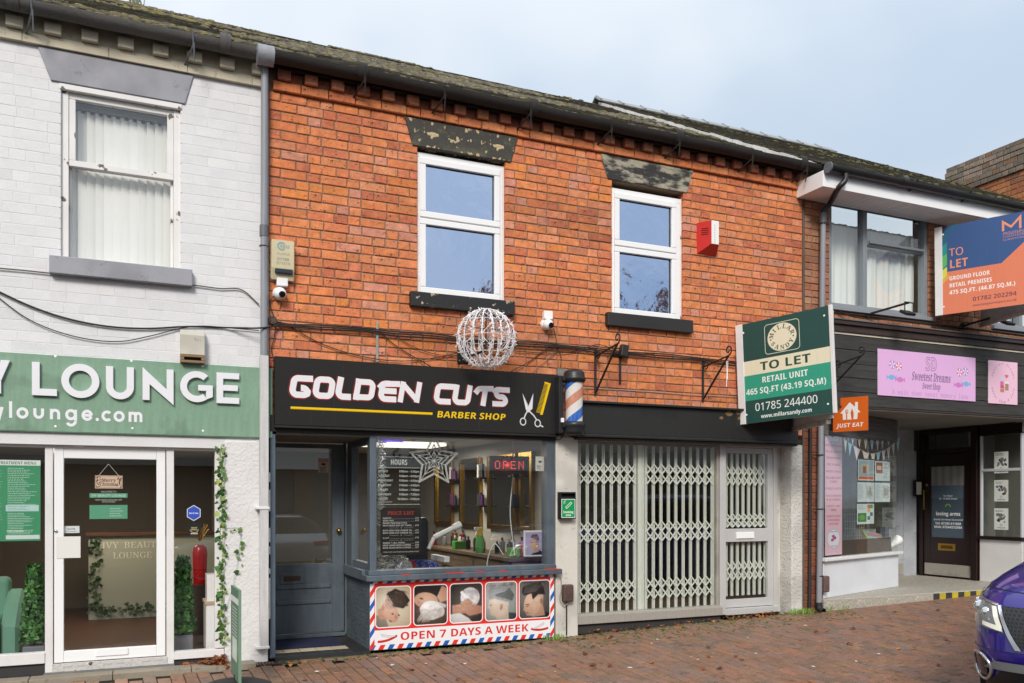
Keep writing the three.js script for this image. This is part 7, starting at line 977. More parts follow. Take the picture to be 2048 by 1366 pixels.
{ // LED open sign
  const t = thing('open_sign', 'red LED sign reading OPEN in the barber window', 'sign'), z = -0.16, x0 = X(980, z), x1 = X(1055, z), y0 = Y(1017, 948, z), y1 = Y(1017, 912, z), led = new THREE.MeshStandardMaterial({ color: '#300', emissive: new THREE.Color('#ff4a4a'), emissiveIntensity: 1.6 }); add(t, 'panel', box(x0, x1, y0, y1, z - 0.025, z - 0.005), M.black);
  const F = { O: ['01110', '10001', '10001', '10001', '10001', '10001', '01110'], P: ['11110', '10001', '10001', '11110', '10000', '10000', '10000'], E: ['11111', '10000', '10000', '11110', '10000', '10000', '11111'], N: ['10001', '11001', '10101', '10101', '10011', '10001', '10001'] }, s = (x1 - x0) * 0.029; [...'OPEN'].forEach((ch, i) => { const l = []; F[ch].forEach((row, r) => [...row].forEach((b, q) => { if (b === '1') l.push(new THREE.SphereGeometry(s * 0.36, 6, 5).translate(x0 + (x1 - x0) * (0.14 + i * 0.21) + q * s, (y0 + y1) / 2 + (3 - r) * s, z)); })); add(t, 'letter', l, led, 'red dotted letter ' + ch); });
  const li = new THREE.PointLight(0xff4a40, 0.05, 0, 2); li.position.set((x0 + x1) / 2, (y0 + y1) / 2, z + 0.03); li.name = 'led_glow'; t.add(li);
}
{ // tinsel drifts
  const foil = mat('#e9ebec', { metalness: 0.55, roughness: 0.3, side: THREE.DoubleSide }), strip = (f, n, l) => { const g = []; for (let k = 0; k < n; k++) { const p = f(), q = new THREE.PlaneGeometry(0.004, rr(0.03, 0.06)); q.rotateX(rr(0, 6)); q.rotateZ(rr(0, 6)); q.rotateY(rr(0, 6)); q.translate(p.x, p.y, p.z); g.push(q); } single('tinsel', g, foil, l, 'tinsel').userData.kind = 'stuff'; };
  strip(() => V(rr(752, 768) + rr(-4, 4), rr(868, 1050), rr(-0.16, -0.08)), 900, 'silver tinsel hanging down the edge of the barber window'); strip(() => { const f = R(); return V(mix(753, 815, f), 1140 - rr(0, 60) * (1 - f * 0.6), rr(-0.3, -0.1)); }, 900, 'silver tinsel heaped on the barber window ledge');
}
{ // the room: floor, ceiling, walls, counter, mirrors
  const rx = 4.06, room = thing('barber_room', 'plain grey back room of the barber shop behind the window', 'room'); room.userData.kind = 'structure';
  add(room, 'floor', box(WEST + 0.06, EAST - 0.12, 0.0, 0.055, -4.69, ZD - 0.1, 0), M.floorWood); add(room, 'bay_floor', box(bx0 + 0.1, rx, 0.0, 0.055, ZD - 0.1, -0.12, 0), M.floorWood); add(room, 'dividing_wall', box(rx, rx + 0.1, 0.056, 2.2, -4.69, -0.29, 0), mat('#a5a29c')); add(room, 'ceiling', box(WEST + 0.06, EAST - 0.12, 2.14, 2.19, -4.69, -0.3, 0), mat('#c9c7c2'));
  const ct = thing('barber_counter', 'light wood barber counter with drawers along the mirrored wall', 'counter'), wm = mat('#8d7a66', { map: T.wood, roughness: 0.6 }); add(ct, 'worktop', box(rx - 0.42, rx - 0.005, 0.78, 0.82, -3.4, -0.32), wm); add(ct, 'apron', box(rx - 0.4, rx - 0.37, 0.6, 0.78, -3.4, -0.34), wm); add(ct, 'end_panel', box(rx - 0.4, rx - 0.01, 0.06, 0.78, -0.37, -0.34), wm); for (const z of [-1.1, -2.1, -3.0]) add(ct, 'drawer', box(rx - 0.405, rx - 0.37, 0.4, 0.58, z - 0.3, z + 0.2), mat('#b3aa9c', { map: T.wood })); for (const z of [-1.4, -2.5]) add(ct, 'end_panel', box(rx - 0.4, rx - 0.01, 0.06, 0.78, z - 0.03, z), wm);
  for (const [za, zb, k] of [[-1.85, -1.0, 'first'], [-2.85, -2.1, 'second'], [-3.9, -3.15, 'third'], [-0.9, -0.55, 'narrow']]) { const t = thing('gold_mirror', k + ' gold framed mirror on the barber wall counting from the street', 'mirror', 'gold framed mirrors'); const f = 0.06; add(t, 'frame', [box(rx - 0.05, rx - 0.003, 1.08, 1.98, za, za + f), box(rx - 0.05, rx - 0.003, 1.08, 1.98, zb - f, zb), box(rx - 0.05, rx - 0.003, 1.08, 1.08 + f, za + f, zb - f), box(rx - 0.05, rx - 0.003, 1.98 - f, 1.98, za + f, zb - f)], M.brass); add(t, 'mirror_glass', box(rx - 0.02, rx - 0.004, 1.08 + f, 1.98 - f, za + f, zb - f, 0), M.mirror); }
  const bottle = (label, x, z, h, r, c, cap) => { const t = thing('bottle', label, 'bottle', 'bottles on the barber counter'); add(t, 'body', lathe([[0, 0], [r, 0], [r, h * 0.68], [r * 0.45, h * 0.8], [r * 0.4, h * 0.84], [0, h * 0.84]], 14).translate(x, 0.821, z), mat(c, { roughness: 0.3 })); add(t, 'cap', new THREE.CylinderGeometry(r * 0.4, r * 0.42, h * 0.16, 10).translate(x, 0.821 + h * 0.92, z), mat(cap, { roughness: 0.4 })); };
  const cols = [['red', '#8a1c24', '#1b1b1d'], ['black', '#1c1c1f', '#8a8a8a'], ['green', '#2f4a38', '#c8c8c8'], ['black capped white', '#c4c4c0', '#1a1a1a'], ['amber', '#6a3c1c', '#1b1b1d'], ['black', '#222226', '#2a2a2c'], ['grey', '#7a7c80', '#1b1b1d']]; for (let k = 0; k < 22; k++) { const [n, c, p] = cols[k % 7], z = -0.45 - k * 0.125, x = rx - rr(0.09, 0.33); bottle(n + ' bottle, number ' + ['one', 'two', 'three', 'four', 'five', 'six', 'seven', 'eight', 'nine', 'ten', 'eleven', 'twelve', 'thirteen', 'fourteen', 'fifteen', 'sixteen', 'seventeen', 'eighteen', 'nineteen', 'twenty', 'twenty one', 'twenty two'][k] + ' along the barber counter from the street', x, z, rr(0.14, 0.24), rr(0.025, 0.04), c, p); }
  for (const [z, w] of [[-1.975, 0.2], [-3.0, 0.24], [-0.95, 0.1]]) for (const y of [1.35, 1.7]) { const t = thing('product_shelf', 'small black shelf of hair products at ' + (y < 1.5 ? 'lower' : 'upper') + ' level, ' + (z > -1.2 ? 'by the narrow mirror' : z > -2.5 ? 'after the first mirror' : 'after the second mirror'), 'shelf', 'product shelves'); add(t, 'board', box(rx - 0.14, rx - 0.006, y, y + 0.02, z - w / 2, z + w / 2), M.black); for (let k = 0; k < 3; k++) { const q = z - w / 2 + 0.04 + k * (w - 0.08) / 2, hh = rr(0.1, 0.17), c = [['#7a2230'], ['#26304f'], ['#d8d8d4'], ['#3a3a3e'], ['#5a2a68']][Math.floor(R() * 5)][0]; add(t, 'product', new THREE.CylinderGeometry(0.025, 0.027, hh, 14).translate(rx - 0.08, y + 0.021 + hh / 2, q), mat(c, { roughness: 0.35 })); } }
  { const p = (a, b, c) => v3(a, b, c); single('white_flex', tube([p(rx - 0.3, 0.83, -0.75), p(rx - 0.38, 0.95, -0.8), p(rx - 0.44, 0.8, -0.85), p(rx - 0.46, 0.55, -0.85), p(rx - 0.43, 0.3, -0.9)], 0.006, 40, 6), M.white, 'white flex looping over the edge of the barber counter', 'cable'); single('white_flex', tube([p(3.7, 2.1, -0.35), p(3.72, 1.7, -0.4), p(3.68, 1.3, -0.38), p(3.74, 0.85, -0.4)], 0.006, 40, 6), M.white, 'white flex hanging from the LED sign to the barber counter', 'cable'); }
  const sp = thing('spray_bottle', 'yellow and green cleaner spray bottle on the barber counter', 'spray bottle'), q = v3(rx - 0.37, 0.821, -1.28); add(sp, 'body', lathe([[0, 0], [0.05, 0], [0.052, 0.1], [0.04, 0.2], [0.018, 0.24], [0, 0.24]], 16).translate(q.x, q.y, q.z), mat('#6fae6a', { roughness: 0.35 })); add(sp, 'neck', lathe([[0.041, 0], [0.02, 0.1]], 16).translate(q.x, q.y + 0.19, q.z), mat('#e0bc2c')); add(sp, 'trigger', [box(q.x - 0.07, q.x + 0.03, q.y + 0.27, q.y + 0.3, q.z - 0.014, q.z + 0.014), bar(v3(q.x - 0.03, q.y + 0.27, q.z), v3(q.x - 0.05, q.y + 0.21, q.z), 0.01, 0.014)], M.white);
  for (const [x, z, l] of [[rx - 0.24, -0.5, 'bright green tissue box beside the framed portrait'], [rx - 0.3, -2.1, 'bright green tissue box further along the barber counter']]) single('tissue_box', box(x - 0.1, x + 0.1, 0.822, 0.92, z - 0.06, z + 0.06), mat('#4f9a40', { roughness: 0.6 }), l, 'box');
  const ch = thing('barber_chair', 'barber chair draped with a red, white and blue cape behind the window', 'chair'), cz = -0.75, cx = X(812, cz); add(ch, 'cape', new RoundedBoxGeometry(0.5, 0.5, 0.45, 4, 0.12).translate(cx + 0.1, 0.55, cz), print(512, 512, (g, w, h) => { g.fillStyle = '#23358e'; g.fillRect(0, 0, w, h); g.strokeStyle = '#b9c2e2'; g.lineWidth = 6; for (let a = 0; a < 6; a++) for (let b = 0; b < 7; b++) { g.beginPath(); g.arc(40 + a * 85 + (b % 2) * 40, 40 + b * 75, 20, 0.6, 5.6); g.stroke(); } g.fillStyle = '#c22e32'; g.fillRect(150, 0, 50, h); g.fillStyle = '#d8d8de'; g.fillRect(40, 0, 110, h); }, { rough: 0.6 })); add(ch, 'backrest', new RoundedBoxGeometry(0.45, 0.5, 0.12, 3, 0.05).translate(cx + 0.1, 1.0, cz - 0.25), M.black); add(ch, 'pedestal', rod(v3(cx + 0.1, 0.06, cz), v3(cx + 0.1, 0.32, cz), 0.05, 14), M.steel); add(ch, 'armrest', box(cx + 0.36, cx + 0.42, 0.78, 0.84, cz - 0.25, cz + 0.2), M.white);
  const dr = thing('hair_dryer', 'white hair dryer with long nozzle resting on the barber chair', 'hair dryer'), hp = V(868, 1075, -0.6); add(dr, 'barrel', rod(hp, hp.clone().add(v3(0.22, 0.1, 0)), 0.028, 14), M.white); add(dr, 'nozzle', rod(hp.clone().add(v3(0.22, 0.1, 0)), hp.clone().add(v3(0.3, 0.135, 0)), 0.038, 14), M.white); add(dr, 'handle', rod(hp, hp.clone().add(v3(-0.06, -0.12, 0)), 0.022, 10), M.white);
  // ceiling lights
  const lampM = new THREE.MeshStandardMaterial({ color: '#fff', emissive: new THREE.Color('#fff6e8'), emissiveIntensity: 1.2 }), lx = 3.0, lz = -2.2, lp = thing('ceiling_light', 'white ceiling light panel inside the barber shop', 'lamp'); add(lp, 'panel', box(lx - 0.5, lx + 0.5, 2.1, 2.13, lz - 0.3, lz + 0.3), lampM); const pl = new THREE.RectAreaLight(0xfff1de, 22, 1.0, 0.6); pl.position.set(lx, 2.095, lz); pl.rotation.x = -Math.PI / 2; pl.name = 'panel_light'; lp.add(pl);
  const uv = new THREE.MeshStandardMaterial({ color: '#222', emissive: new THREE.Color('#6a3cff'), emissiveIntensity: 2 }); for (const [px, py] of [[777, 879], [795, 873], [762, 885]]) { const p = V(px, py, -1.6); single('led_strip', box(p.x - 0.07, p.x + 0.07, Math.min(p.y, 2.11), Math.min(p.y, 2.11) + 0.012, -1.62, -1.6, 0), uv, 'violet LED strip under the barber shop ceiling', 'lamp', 'violet LED strips'); }
  const lx2 = -0.4, lp2 = thing('ceiling_light', 'warm ceiling light panel inside the salon', 'lamp'); add(lp2, 'panel', box(lx2 - 0.4, lx2 + 0.4, 1.95, 1.98, -2.4, -1.9), lampM); const pl2 = new THREE.RectAreaLight(0xffe6c8, 16, 0.8, 0.5); pl2.position.set(lx2, 1.945, -2.15); pl2.rotation.x = -Math.PI / 2; pl2.name = 'panel_light'; lp2.add(pl2);
}
{ // the empty unit: floor and bare walls
  const t = thing('empty_room', 'bare dark room of the empty unit behind the lattice gates', 'room'); t.userData.kind = 'structure'; add(t, 'floor', box(4.17, EAST - 0.12, 0.06, 0.1, -4.68, -0.22, 0), mat('#6a5a4a', { map: T.grime })); add(t, 'side_wall', box(4.162, 4.2, 0.1, 2.13, -4.68, -0.3, 0), mat('#b9b5ab')); add(t, 'partition', box(4.2, EAST - 0.12, 0.1, 2.13, -3.2, -3.1, 0), mat('#b4afa4'));
}

// ---------------------------------------------------------------- sweet shop window display
{
  const place = (name, label, u0, u1, y0, y1, off, m, cat, w = 0) => { const g = new THREE.PlaneGeometry(u1 - u0, y1 - y0); g.translate((u0 + u1) / 2, (y0 + y1) / 2, off); g.rotateY(SPLAY); g.translate(P0.x, 0, P0.z); return single(name, g, m, label, cat); };
  const U = (px, off = -0.03) => { const k = (px - 1024) / FOCAL, dx = SN + k * CS, dz = -(CS - k * SN); const ox = P0.x + off * Math.sin(SPLAY), oz = P0.z + off * Math.cos(SPLAY), ux = Math.cos(SPLAY), uz = -Math.sin(SPLAY), det = dx * -uz + dz * ux, t = ((ox) * -uz + (oz - BACK) * ux) / det; return [((t * dx - ox) * ux + (BACK + t * dz - oz) * uz), t]; }, yAt = (px, py, off) => EYE + U(px, off)[1] * (HORIZON - py) / FOCAL;
  const nt = (name, label, a, b, t, bo, w, h, draw, off = -0.036, cat = 'poster', o = {}) => place(name, label, U(a, off)[0], U(b, off)[0], yAt((a + b) / 2, bo, off), yAt((a + b) / 2, t, off), off, print(w, h, draw, { side: THREE.DoubleSide, ...o }), cat);
  nt('menu_panel', 'tall pink menu panel with red lettering at the sweet shop window edge', 1650, 1684, 858, 1110, 300, 2000, (g, w, h) => { g.fillStyle = '#eec3d2'; g.fillRect(0, 0, w, h); const L = [['HOT CHOCOLATE', 265], ['TEA & COFFEE', 360], ['MILKSHAKES', 460], ['PIC N MIX', 565], ['SWEET CONES', 675], ['CELEBRATION', 775], ['CAKES', 835], ['UNIQUE GIFTS', 945], ['COLD DRINKS', 1060], ['& SLUSHIES', 1120], ['SWEET CART', 1225], ['HIRE', 1285], ['PARTY BAGS', 1385], ['& WEDDING', 1445], ['FAVOURS', 1505]]; for (const [s, y] of L) words(g, s, w / 2, y, 46, '#c2476a', { fam: 'serif', width: Math.min(286, s.length * 25) }); for (const y of [90, 1740]) { g.fillStyle = '#f0eaee'; g.beginPath(); g.ellipse(w / 2, y, 110, 150, 0, 0, 7); g.fill(); g.strokeStyle = '#8a9ab8'; g.lineWidth = 5; g.stroke(); for (const [dx, dy] of [[-20, 20], [22, -10], [-4, -36]]) { g.fillStyle = '#b84f9c'; g.beginPath(); g.arc(w / 2 + dx, y + dy, 26, 0, 7); g.fill(); } words(g, 'SWEETEST DREAMS', w / 2, y - 110, 22, '#5a6a8a', { width: 120 }); words(g, 'SWEET SHOP', w / 2, y + 118, 22, '#5a6a8a', { width: 110 }); } });
  const doc = (k) => (g, w, h) => { g.fillStyle = '#dfe8ea'; g.fillRect(0, 0, w, h); g.fillStyle = '#2f5a66'; g.fillRect(0, 0, w, 26); if (k === 0) { g.fillStyle = '#9db4c0'; g.fillRect(10, 36, w - 20, h - 110); g.fillStyle = '#c9b8a0'; g.fillRect(60, 100, 150, 160); g.fillStyle = '#8a6a50'; g.fillRect(90, 140, 60, 120); g.fillStyle = '#d9662c'; g.fillRect(10, h - 70, w - 20, 50); } else if (k === 1) { g.fillStyle = '#a3542c'; g.fillRect(20, 50, 130, 200); g.fillStyle = '#d8cfc0'; g.fillRect(40, 110, 90, 80); scrawl(g, 165, 60, 110, 16, 18, '#5a7a88'); } else if (k < 4) { scrawl(g, 14, 60, 110, 18, 16, '#5a7a88'); g.strokeStyle = '#8a8a7a'; g.lineWidth = 3; for (let q = 0; q < 60; q++) { g.beginPath(); g.moveTo(rr(140, 280), rr(60, 340)); g.lineTo(rr(140, 280), rr(60, 340)); g.stroke(); } } else { scrawl(g, 20, 50, 140, 5, 18, '#5a7a88'); [['#d9662c', 180, 40], ['#5aa84a', 230, 40], ['#e0b82c', 180, 110], ['#3f7a8a', 230, 180], ['#2f6a3a', 180, 250]].forEach(([c, x, y]) => { g.fillStyle = c; g.fillRect(x, y, 48, 66); }); g.fillStyle = '#2f8a4a'; g.fillRect(14, 190, 150, 160); g.fillStyle = '#6fae5a'; g.beginPath(); g.arc(90, 270, 50, 0, 7); g.fill(); } };
  [[1716, 1748, 917, 961, 'house picture'], [1750, 1780, 920, 962, 'brick building picture'], [1715, 1748, 962, 1004, 'town map'], [1749, 1780, 963, 1004, 'street map'], [1714, 1748, 1005, 1048, 'colour block leaflet']].forEach(([a, b, t, bo, n], k) => nt('window_poster', 'pale poster with a ' + n + ' stuck in the sweet shop window', a, b, t, bo, 300, 390, doc(k), -0.038));
  for (const [row, pts] of [[0, [[1686, 852], [1700, 862], [1725, 872], [1750, 877], [1770, 872], [1798, 855]]], [1, [[1686, 876], [1705, 890], [1740, 907], [1762, 903], [1782, 892], [1800, 874]]]]) {
    const t = thing('bunting', row ? 'lower string of pastel bunting in the sweet shop window' : 'upper string of pastel bunting in the sweet shop window', 'bunting'), off = -0.036 - row * 0.008, W3 = (px, py) => { const [u] = U(px, off); return v3(u, yAt(px, py, off), off).applyAxisAngle(v3(0, 1, 0), SPLAY).add(v3(P0.x, 0, P0.z)); }, cv = new THREE.CatmullRomCurve3(pts.map(([a, b]) => W3(a, b))); add(t, 'string', new THREE.TubeGeometry(cv, 40, 0.003, 4), M.white);
    for (let k = 0; k < 10; k++) { const a = cv.getPoint(k / 10 + 0.012), b = cv.getPoint((k + 1) / 10 - 0.012), c = a.clone().lerp(b, 0.5).add(v3(rr(-0.01, 0.01), -0.17, 0.0)), g = new THREE.BufferGeometry().setFromPoints([a, b, c]); g.computeVertexNormals(); add(t, 'flag', metreUV(g), mat(['#f4ece4', '#b4dcec', '#ece2ee', '#f4e6da'][k % 4], { side: THREE.DoubleSide, roughness: 0.9 })); }
  }
  const at = (px, off, y) => v3(U(px, off)[0], y, off).applyAxisAngle(v3(0, 1, 0), SPLAY).add(v3(P0.x, 0, P0.z)), sy = 0.74;
  { const t = thing('wire_rack', 'white wire display rack in the sweet shop window', 'rack'), l = (a, b) => rod(a, b, 0.003, 4), p = at(1690, -0.45, sy), q = at(1728, -0.45, sy); for (let k = 0; k <= 8; k++) { const a = p.clone().lerp(q, k / 8); add(t, 'upright_wire', l(a, a.clone().add(v3(0, 0.5, 0))), M.white); } for (let k = 0; k <= 5; k++) add(t, 'level_wire', l(p.clone().add(v3(0, k * 0.1, 0)), q.clone().add(v3(0, k * 0.1, 0))), M.white); }
  { const t = thing('chalk_tray', 'yellow edged tray of coloured lettering leaning in the sweet shop window', 'tray'), p = at(1752, -0.3, sy + 0.02), g = new THREE.Group(); g.name = 'tray'; g.position.copy(p).add(v3(0, 0.12, 0)); g.rotation.set(-0.75, SPLAY - 0.1, -0.25, 'YXZ'); t.add(g); add(g, 'rim', box(-0.2, 0.2, -0.14, 0.14, -0.01, 0.005), mat('#c9bf5a')); printed(g, 'face', 0.36, 0.25, 0.004, print(300, 200, (q, w, h) => { q.fillStyle = '#8fb8b8'; q.fillRect(0, 0, w, h); q.fillStyle = '#dd8a94'; q.fillRect(60, 14, 210, 46); scrawl(q, 30, 80, 240, 4, 28, '#e9ecea', 13); }), M.white, v3(0, 0, 0.01)); }
  { const t = thing('paper_cone', 'white paper cone lying in the sweet shop window', 'cone'), p = at(1788, -0.25, sy + 0.07); add(t, 'cone', new THREE.CylinderGeometry(0.075, 0.02, 0.26, 18).rotateZ(-1.2).rotateY(0.3).translate(p.x, p.y, p.z), M.white); }
  for (const [px, l, c] of [[1760, 'slim dark gift box standing behind the tray', '#4a5160'], [1770, 'slim grey gift box standing behind the tray', '#6a7484']]) { const p = at(px, -0.5, sy); single('gift_box', box(p.x - 0.04, p.x + 0.04, sy, sy + 0.3, p.z - 0.04, p.z + 0.04), mat(c), l, 'box'); }
  { const g = new THREE.PlaneGeometry(SLEN - 0.35, 0.2, 60, 6), p = g.attributes.position; for (let i = 0; i < p.count; i++) p.setZ(i, 0.012 * Math.sin(p.getX(i) * 19 + p.getY(i) * 9) + 0.008 * Math.sin(p.getX(i) * 47)); g.computeVertexNormals(); g.translate(SLEN / 2 + 0.14, 0.82, -0.075); g.rotateY(SPLAY); g.translate(P0.x, 0, P0.z); single('ledge_cloth', g, mat('#4b3d33', { roughness: 0.95, side: THREE.DoubleSide }), 'brown cloth gathered along the sweet shop window ledge', 'cloth'); }
  const nb = (k, y) => { const g = new THREE.PlaneGeometry(0.22, 0.31); g.rotateY(-Math.PI / 2); g.translate(11.483, y, -0.43); single('window_leaflet', g, print(220, 310, (q, w, h) => { q.fillStyle = '#dfe4dc'; q.fillRect(0, 0, w, h); scrawl(q, 20, 24, 130, 2, 18, '#5a6a5e', 8); for (let j = 0; j < 14; j++) { q.fillStyle = ['#3a3f3c', '#6a7468', '#8a7a72', '#5a5f8a'][(j + k) % 4]; q.beginPath(); q.ellipse(rr(40, 180), rr(90, 200), rr(12, 34), rr(10, 22), rr(0, 3), 0, 7); q.fill(); } q.strokeStyle = '#2f3a34'; q.lineWidth = 4; q.beginPath(); q.arc(w / 2, 245, 16, 0, 7); q.stroke(); words(q, 'loving arms', w / 2, 282, 26, '#2f3a34', { width: 120 }); }, { side: THREE.DoubleSide }), ['top', 'middle', 'bottom'][k] + ' white care leaflet in the corner window', 'leaflet', 'care leaflets'); }; nb(0, 1.98); nb(1, 1.57); nb(2, 1.16);
}

// ---------------------------------------------------------------- cars
const HT = [[0.2, 0.12, 0.83, 4.12], [0.34, 0.04, 0.88, 4.2], [0.5, 0, 0.9, 4.22], [0.64, 0.015, 0.905, 4.22], [0.75, 0.05, 0.905, 4.2], [0.84, 0.11, 0.9, 4.18], [0.9, 0.19, 0.885, 4.16], [0.945, 0.3, 0.865, 4.15], [0.985, 0.45, 0.845, 4.13], [1.03, 0.68, 0.82, 4.12], [1.07, 0.92, 0.8, 4.1], [1.1, 1.12, 0.785, 4.08], [1.28, 1.45, 0.73, 3.95], [1.45, 1.8, 0.675, 3.78], [1.54, 2.05, 0.635, 3.62], [1.59, 2.35, 0.57, 3.4], [1.615, 2.7, 0.4, 3.1]];
function carAt(h) { let i = 0; while (i < HT.length - 2 && HT[i + 1][0] < h) i++; const a = HT[i], b = HT[i + 1], t = clamp((h - a[0]) / (b[0] - a[0])); return [1, 2, 3].map((k) => mix(a[k], b[k], t)); }
function carPoint(phi, h, off = 0) { // phi 0 = middle of the nose, + towards local +z
  const [xf, hw, xr] = carAt(h), n = 2 / 5.2, c = Math.cos(phi), s = Math.sin(phi), cx = (xf + xr) / 2, a = (xr - xf) / 2 + off, b = hw + off; return v3(cx - a * Math.sign(c) * Math.abs(c) ** n, h, b * Math.sign(s) * Math.abs(s) ** n);
}
function carShell(h0, h1, rows, seg, off = 0) { // skin between two heights
  const pos = [], idx = [], hs = []; for (let r = 0; r <= rows; r++) hs.push(mix(h0, h1, r / rows)); const ph = []; for (let k = 0; k <= seg; k++) { const t = k / seg * 4, q = Math.floor(t), f = t - q; ph.push((q + (q % 2 ? 1 - (1 - f) ** 1.7 * 1 : f ** 1.7)) * Math.PI / 2 ); }
  for (const h of hs) for (let k = 0; k <= seg; k++) { const p = carPoint(k / seg * Math.PI * 2, h, off); pos.push(p.x, p.y, p.z); }
  for (let r = 0; r < rows; r++) for (let k = 0; k < seg; k++) { const a = r * (seg + 1) + k, b = a + seg + 1; idx.push(a, b, a + 1, b, b + 1, a + 1); }
  const g = new THREE.BufferGeometry(); g.setAttribute('position', new THREE.Float32BufferAttribute(pos, 3)); g.setIndex(idx); g.computeVertexNormals(); return g;
}
function carPatch(c, off, nu = 14, nv = 8) { // patch between four (phi, h) corners: bottom-in, bottom-out, top-out, top-in
  const pos = [], idx = [], uv = []; for (let j = 0; j <= nv; j++) for (let i = 0; i <= nu; i++) { const u = i / nu, v = j / nv, ph = mix(mix(c[0][0], c[1][0], u), mix(c[3][0], c[2][0], u), v), h = mix(mix(c[0][1], c[1][1], u), mix(c[3][1], c[2][1], u), v), p = carPoint(ph, h, off); pos.push(p.x, p.y, p.z); uv.push(u, v); }
  for (let j = 0; j < nv; j++) for (let i = 0; i < nu; i++) { const a = j * (nu + 1) + i, b = a + nu + 1; idx.push(a, a + 1, b, b, a + 1, b + 1); }
  const g = new THREE.BufferGeometry(); g.setAttribute('position', new THREE.Float32BufferAttribute(pos, 3)); g.setAttribute('uv', new THREE.Float32BufferAttribute(uv, 2)); g.setIndex(idx); g.computeVertexNormals(); return g;
}
const D2R = Math.PI / 180;
function car(label, paintMat, x, z, group, scaleY = 1, yaw = 0) {
  const t = thing('parked_car', label, 'car', group), mv = (m) => { m.position.x = -2.1; m.scale.y = scaleY; return m; }, dark = mat('#141518', { roughness: 0.5, side: THREE.DoubleSide }), glass = mat('#15181b', { roughness: 0.05, side: THREE.DoubleSide });
  t.position.set(x, ground(x, z), z); t.rotation.y = yaw; t.userData.placed = true; paintMat.side = THREE.DoubleSide;
  const body = mv(add(t, 'body', [carShell(0.34, 1.1, 40, 160), carShell(1.56, 1.615, 4, 120)], paintMat)); mv(add(t, 'roof', new THREE.SphereGeometry(1, 30, 12, 0, 7, 0, Math.PI / 2).scale(0.62, 0.05, 0.5).translate(2.9, 1.59, 0), paintMat)); mv(add(t, 'window_band', carShell(1.1, 1.56, 14, 120, -0.004), glass)); mv(add(t, 'sill_cladding', carShell(0.2, 0.345, 5, 140, 0.006), dark));
  for (const s of [-1, 1]) {
    const hl = mv(add(t, 'headlight', carPatch([[s * 15 * D2R, 0.655], [s * 52 * D2R, 0.7], [s * 62 * D2R, 0.885], [s * 21 * D2R, 0.825]], 0.01), mat('#8d9296', { physical: true, roughness: 0.12, metalness: 0.35, clearcoat: 1, side: THREE.DoubleSide, bumpMap: T.rough, bumpScale: 0.004 })));
    for (const [a, h, q] of [[30, 0.765, 0.042], [42, 0.79, 0.05], [53, 0.81, 0.035]]) { const c = carPoint(s * a * D2R, h, 0.004); add(hl, 'lamp_lens', new THREE.SphereGeometry(q, 18, 12).scale(0.45, 1, 0.8).translate(c.x, c.y, c.z), mat('#d9dde0', { metalness: 0.9, roughness: 0.12 })); }
    add(hl, 'light_strip', [carPatch([[s * 15.5 * D2R, 0.662], [s * 30 * D2R, 0.69], [s * 30 * D2R, 0.715], [s * 16 * D2R, 0.695]], 0.016), carPatch([[s * 15.8 * D2R, 0.69], [s * 19 * D2R, 0.695], [s * 24.5 * D2R, 0.82], [s * 21 * D2R, 0.82]], 0.016)], mat('#f1f0e2', { roughness: 0.25, side: THREE.DoubleSide })); add(hl, 'chrome_edge', [carPatch([[s * 21 * D2R, 0.826], [s * 62 * D2R, 0.886], [s * 63 * D2R, 0.9], [s * 20 * D2R, 0.838]], 0.014)], mat('#a9adb0', { metalness: 0.8, roughness: 0.3, side: THREE.DoubleSide }));
    const loop = []; for (let k = 0; k < 24; k++) { const q = k / 24 * Math.PI * 2; loop.push(carPoint(s * (35 + 11.5 * Math.cos(q)) * D2R, 0.4 + 0.095 * Math.sin(q), 0.016)); } mv(add(t, 'fog_lamp_ring', tube(loop, 0.011, 60, 8, true), mat('#b9bcc0', { metalness: 0.8, roughness: 0.25 }))); mv(add(t, 'fog_lamp', carPatch([[s * 28 * D2R, 0.335], [s * 42 * D2R, 0.335], [s * 42 * D2R, 0.465], [s * 28 * D2R, 0.465]], 0.012), mat('#2a2d31', { roughness: 0.15, side: THREE.DoubleSide })));
    mv(add(t, 'tail_light', carPatch([[s * 118 * D2R, 0.75], [s * 160 * D2R, 0.76], [s * 160 * D2R, 0.9], [s * 116 * D2R, 0.88]], 0.01), mat('#7a1216', { roughness: 0.15, side: THREE.DoubleSide })));
    for (const lx of [0.82, 3.42]) { const w = mv(add(t, 'wheel', new THREE.CylinderGeometry(0.33, 0.33, 0.22, 32).rotateX(Math.PI / 2).translate(lx, 0.33, s * 0.73), mat('#17181a', { roughness: 0.9 }))); const sp = []; for (let k = 0; k < 10; k++) sp.push(new THREE.BoxGeometry(0.02, 0.22, 0.02).translate(0, 0.11, 0).rotateZ(k * 0.628).translate(lx, 0.33, s * 0.845)); add(w, 'rim', [new THREE.TorusGeometry(0.23, 0.02, 8, 30).translate(lx, 0.33, s * 0.84), ...sp], mat('#a9acb0', { metalness: 0.8, roughness: 0.3 })); }
  }
  { const seam = []; for (let k = 0; k <= 40; k++) seam.push(carPoint(mix(-72, 72, k / 40) * D2R, 0.905 + 0.04 * Math.abs(k / 20 - 1), 0.001)); mv(add(t, 'bonnet_seam', tube(seam, 0.004, 120, 5), dark)); const dip = []; for (let k = 0; k <= 20; k++) dip.push(carPoint(mix(-60, 60, k / 20) * D2R, 0.53, 0.001)); mv(add(t, 'bumper_seam', tube(dip, 0.003, 80, 5), dark)); }
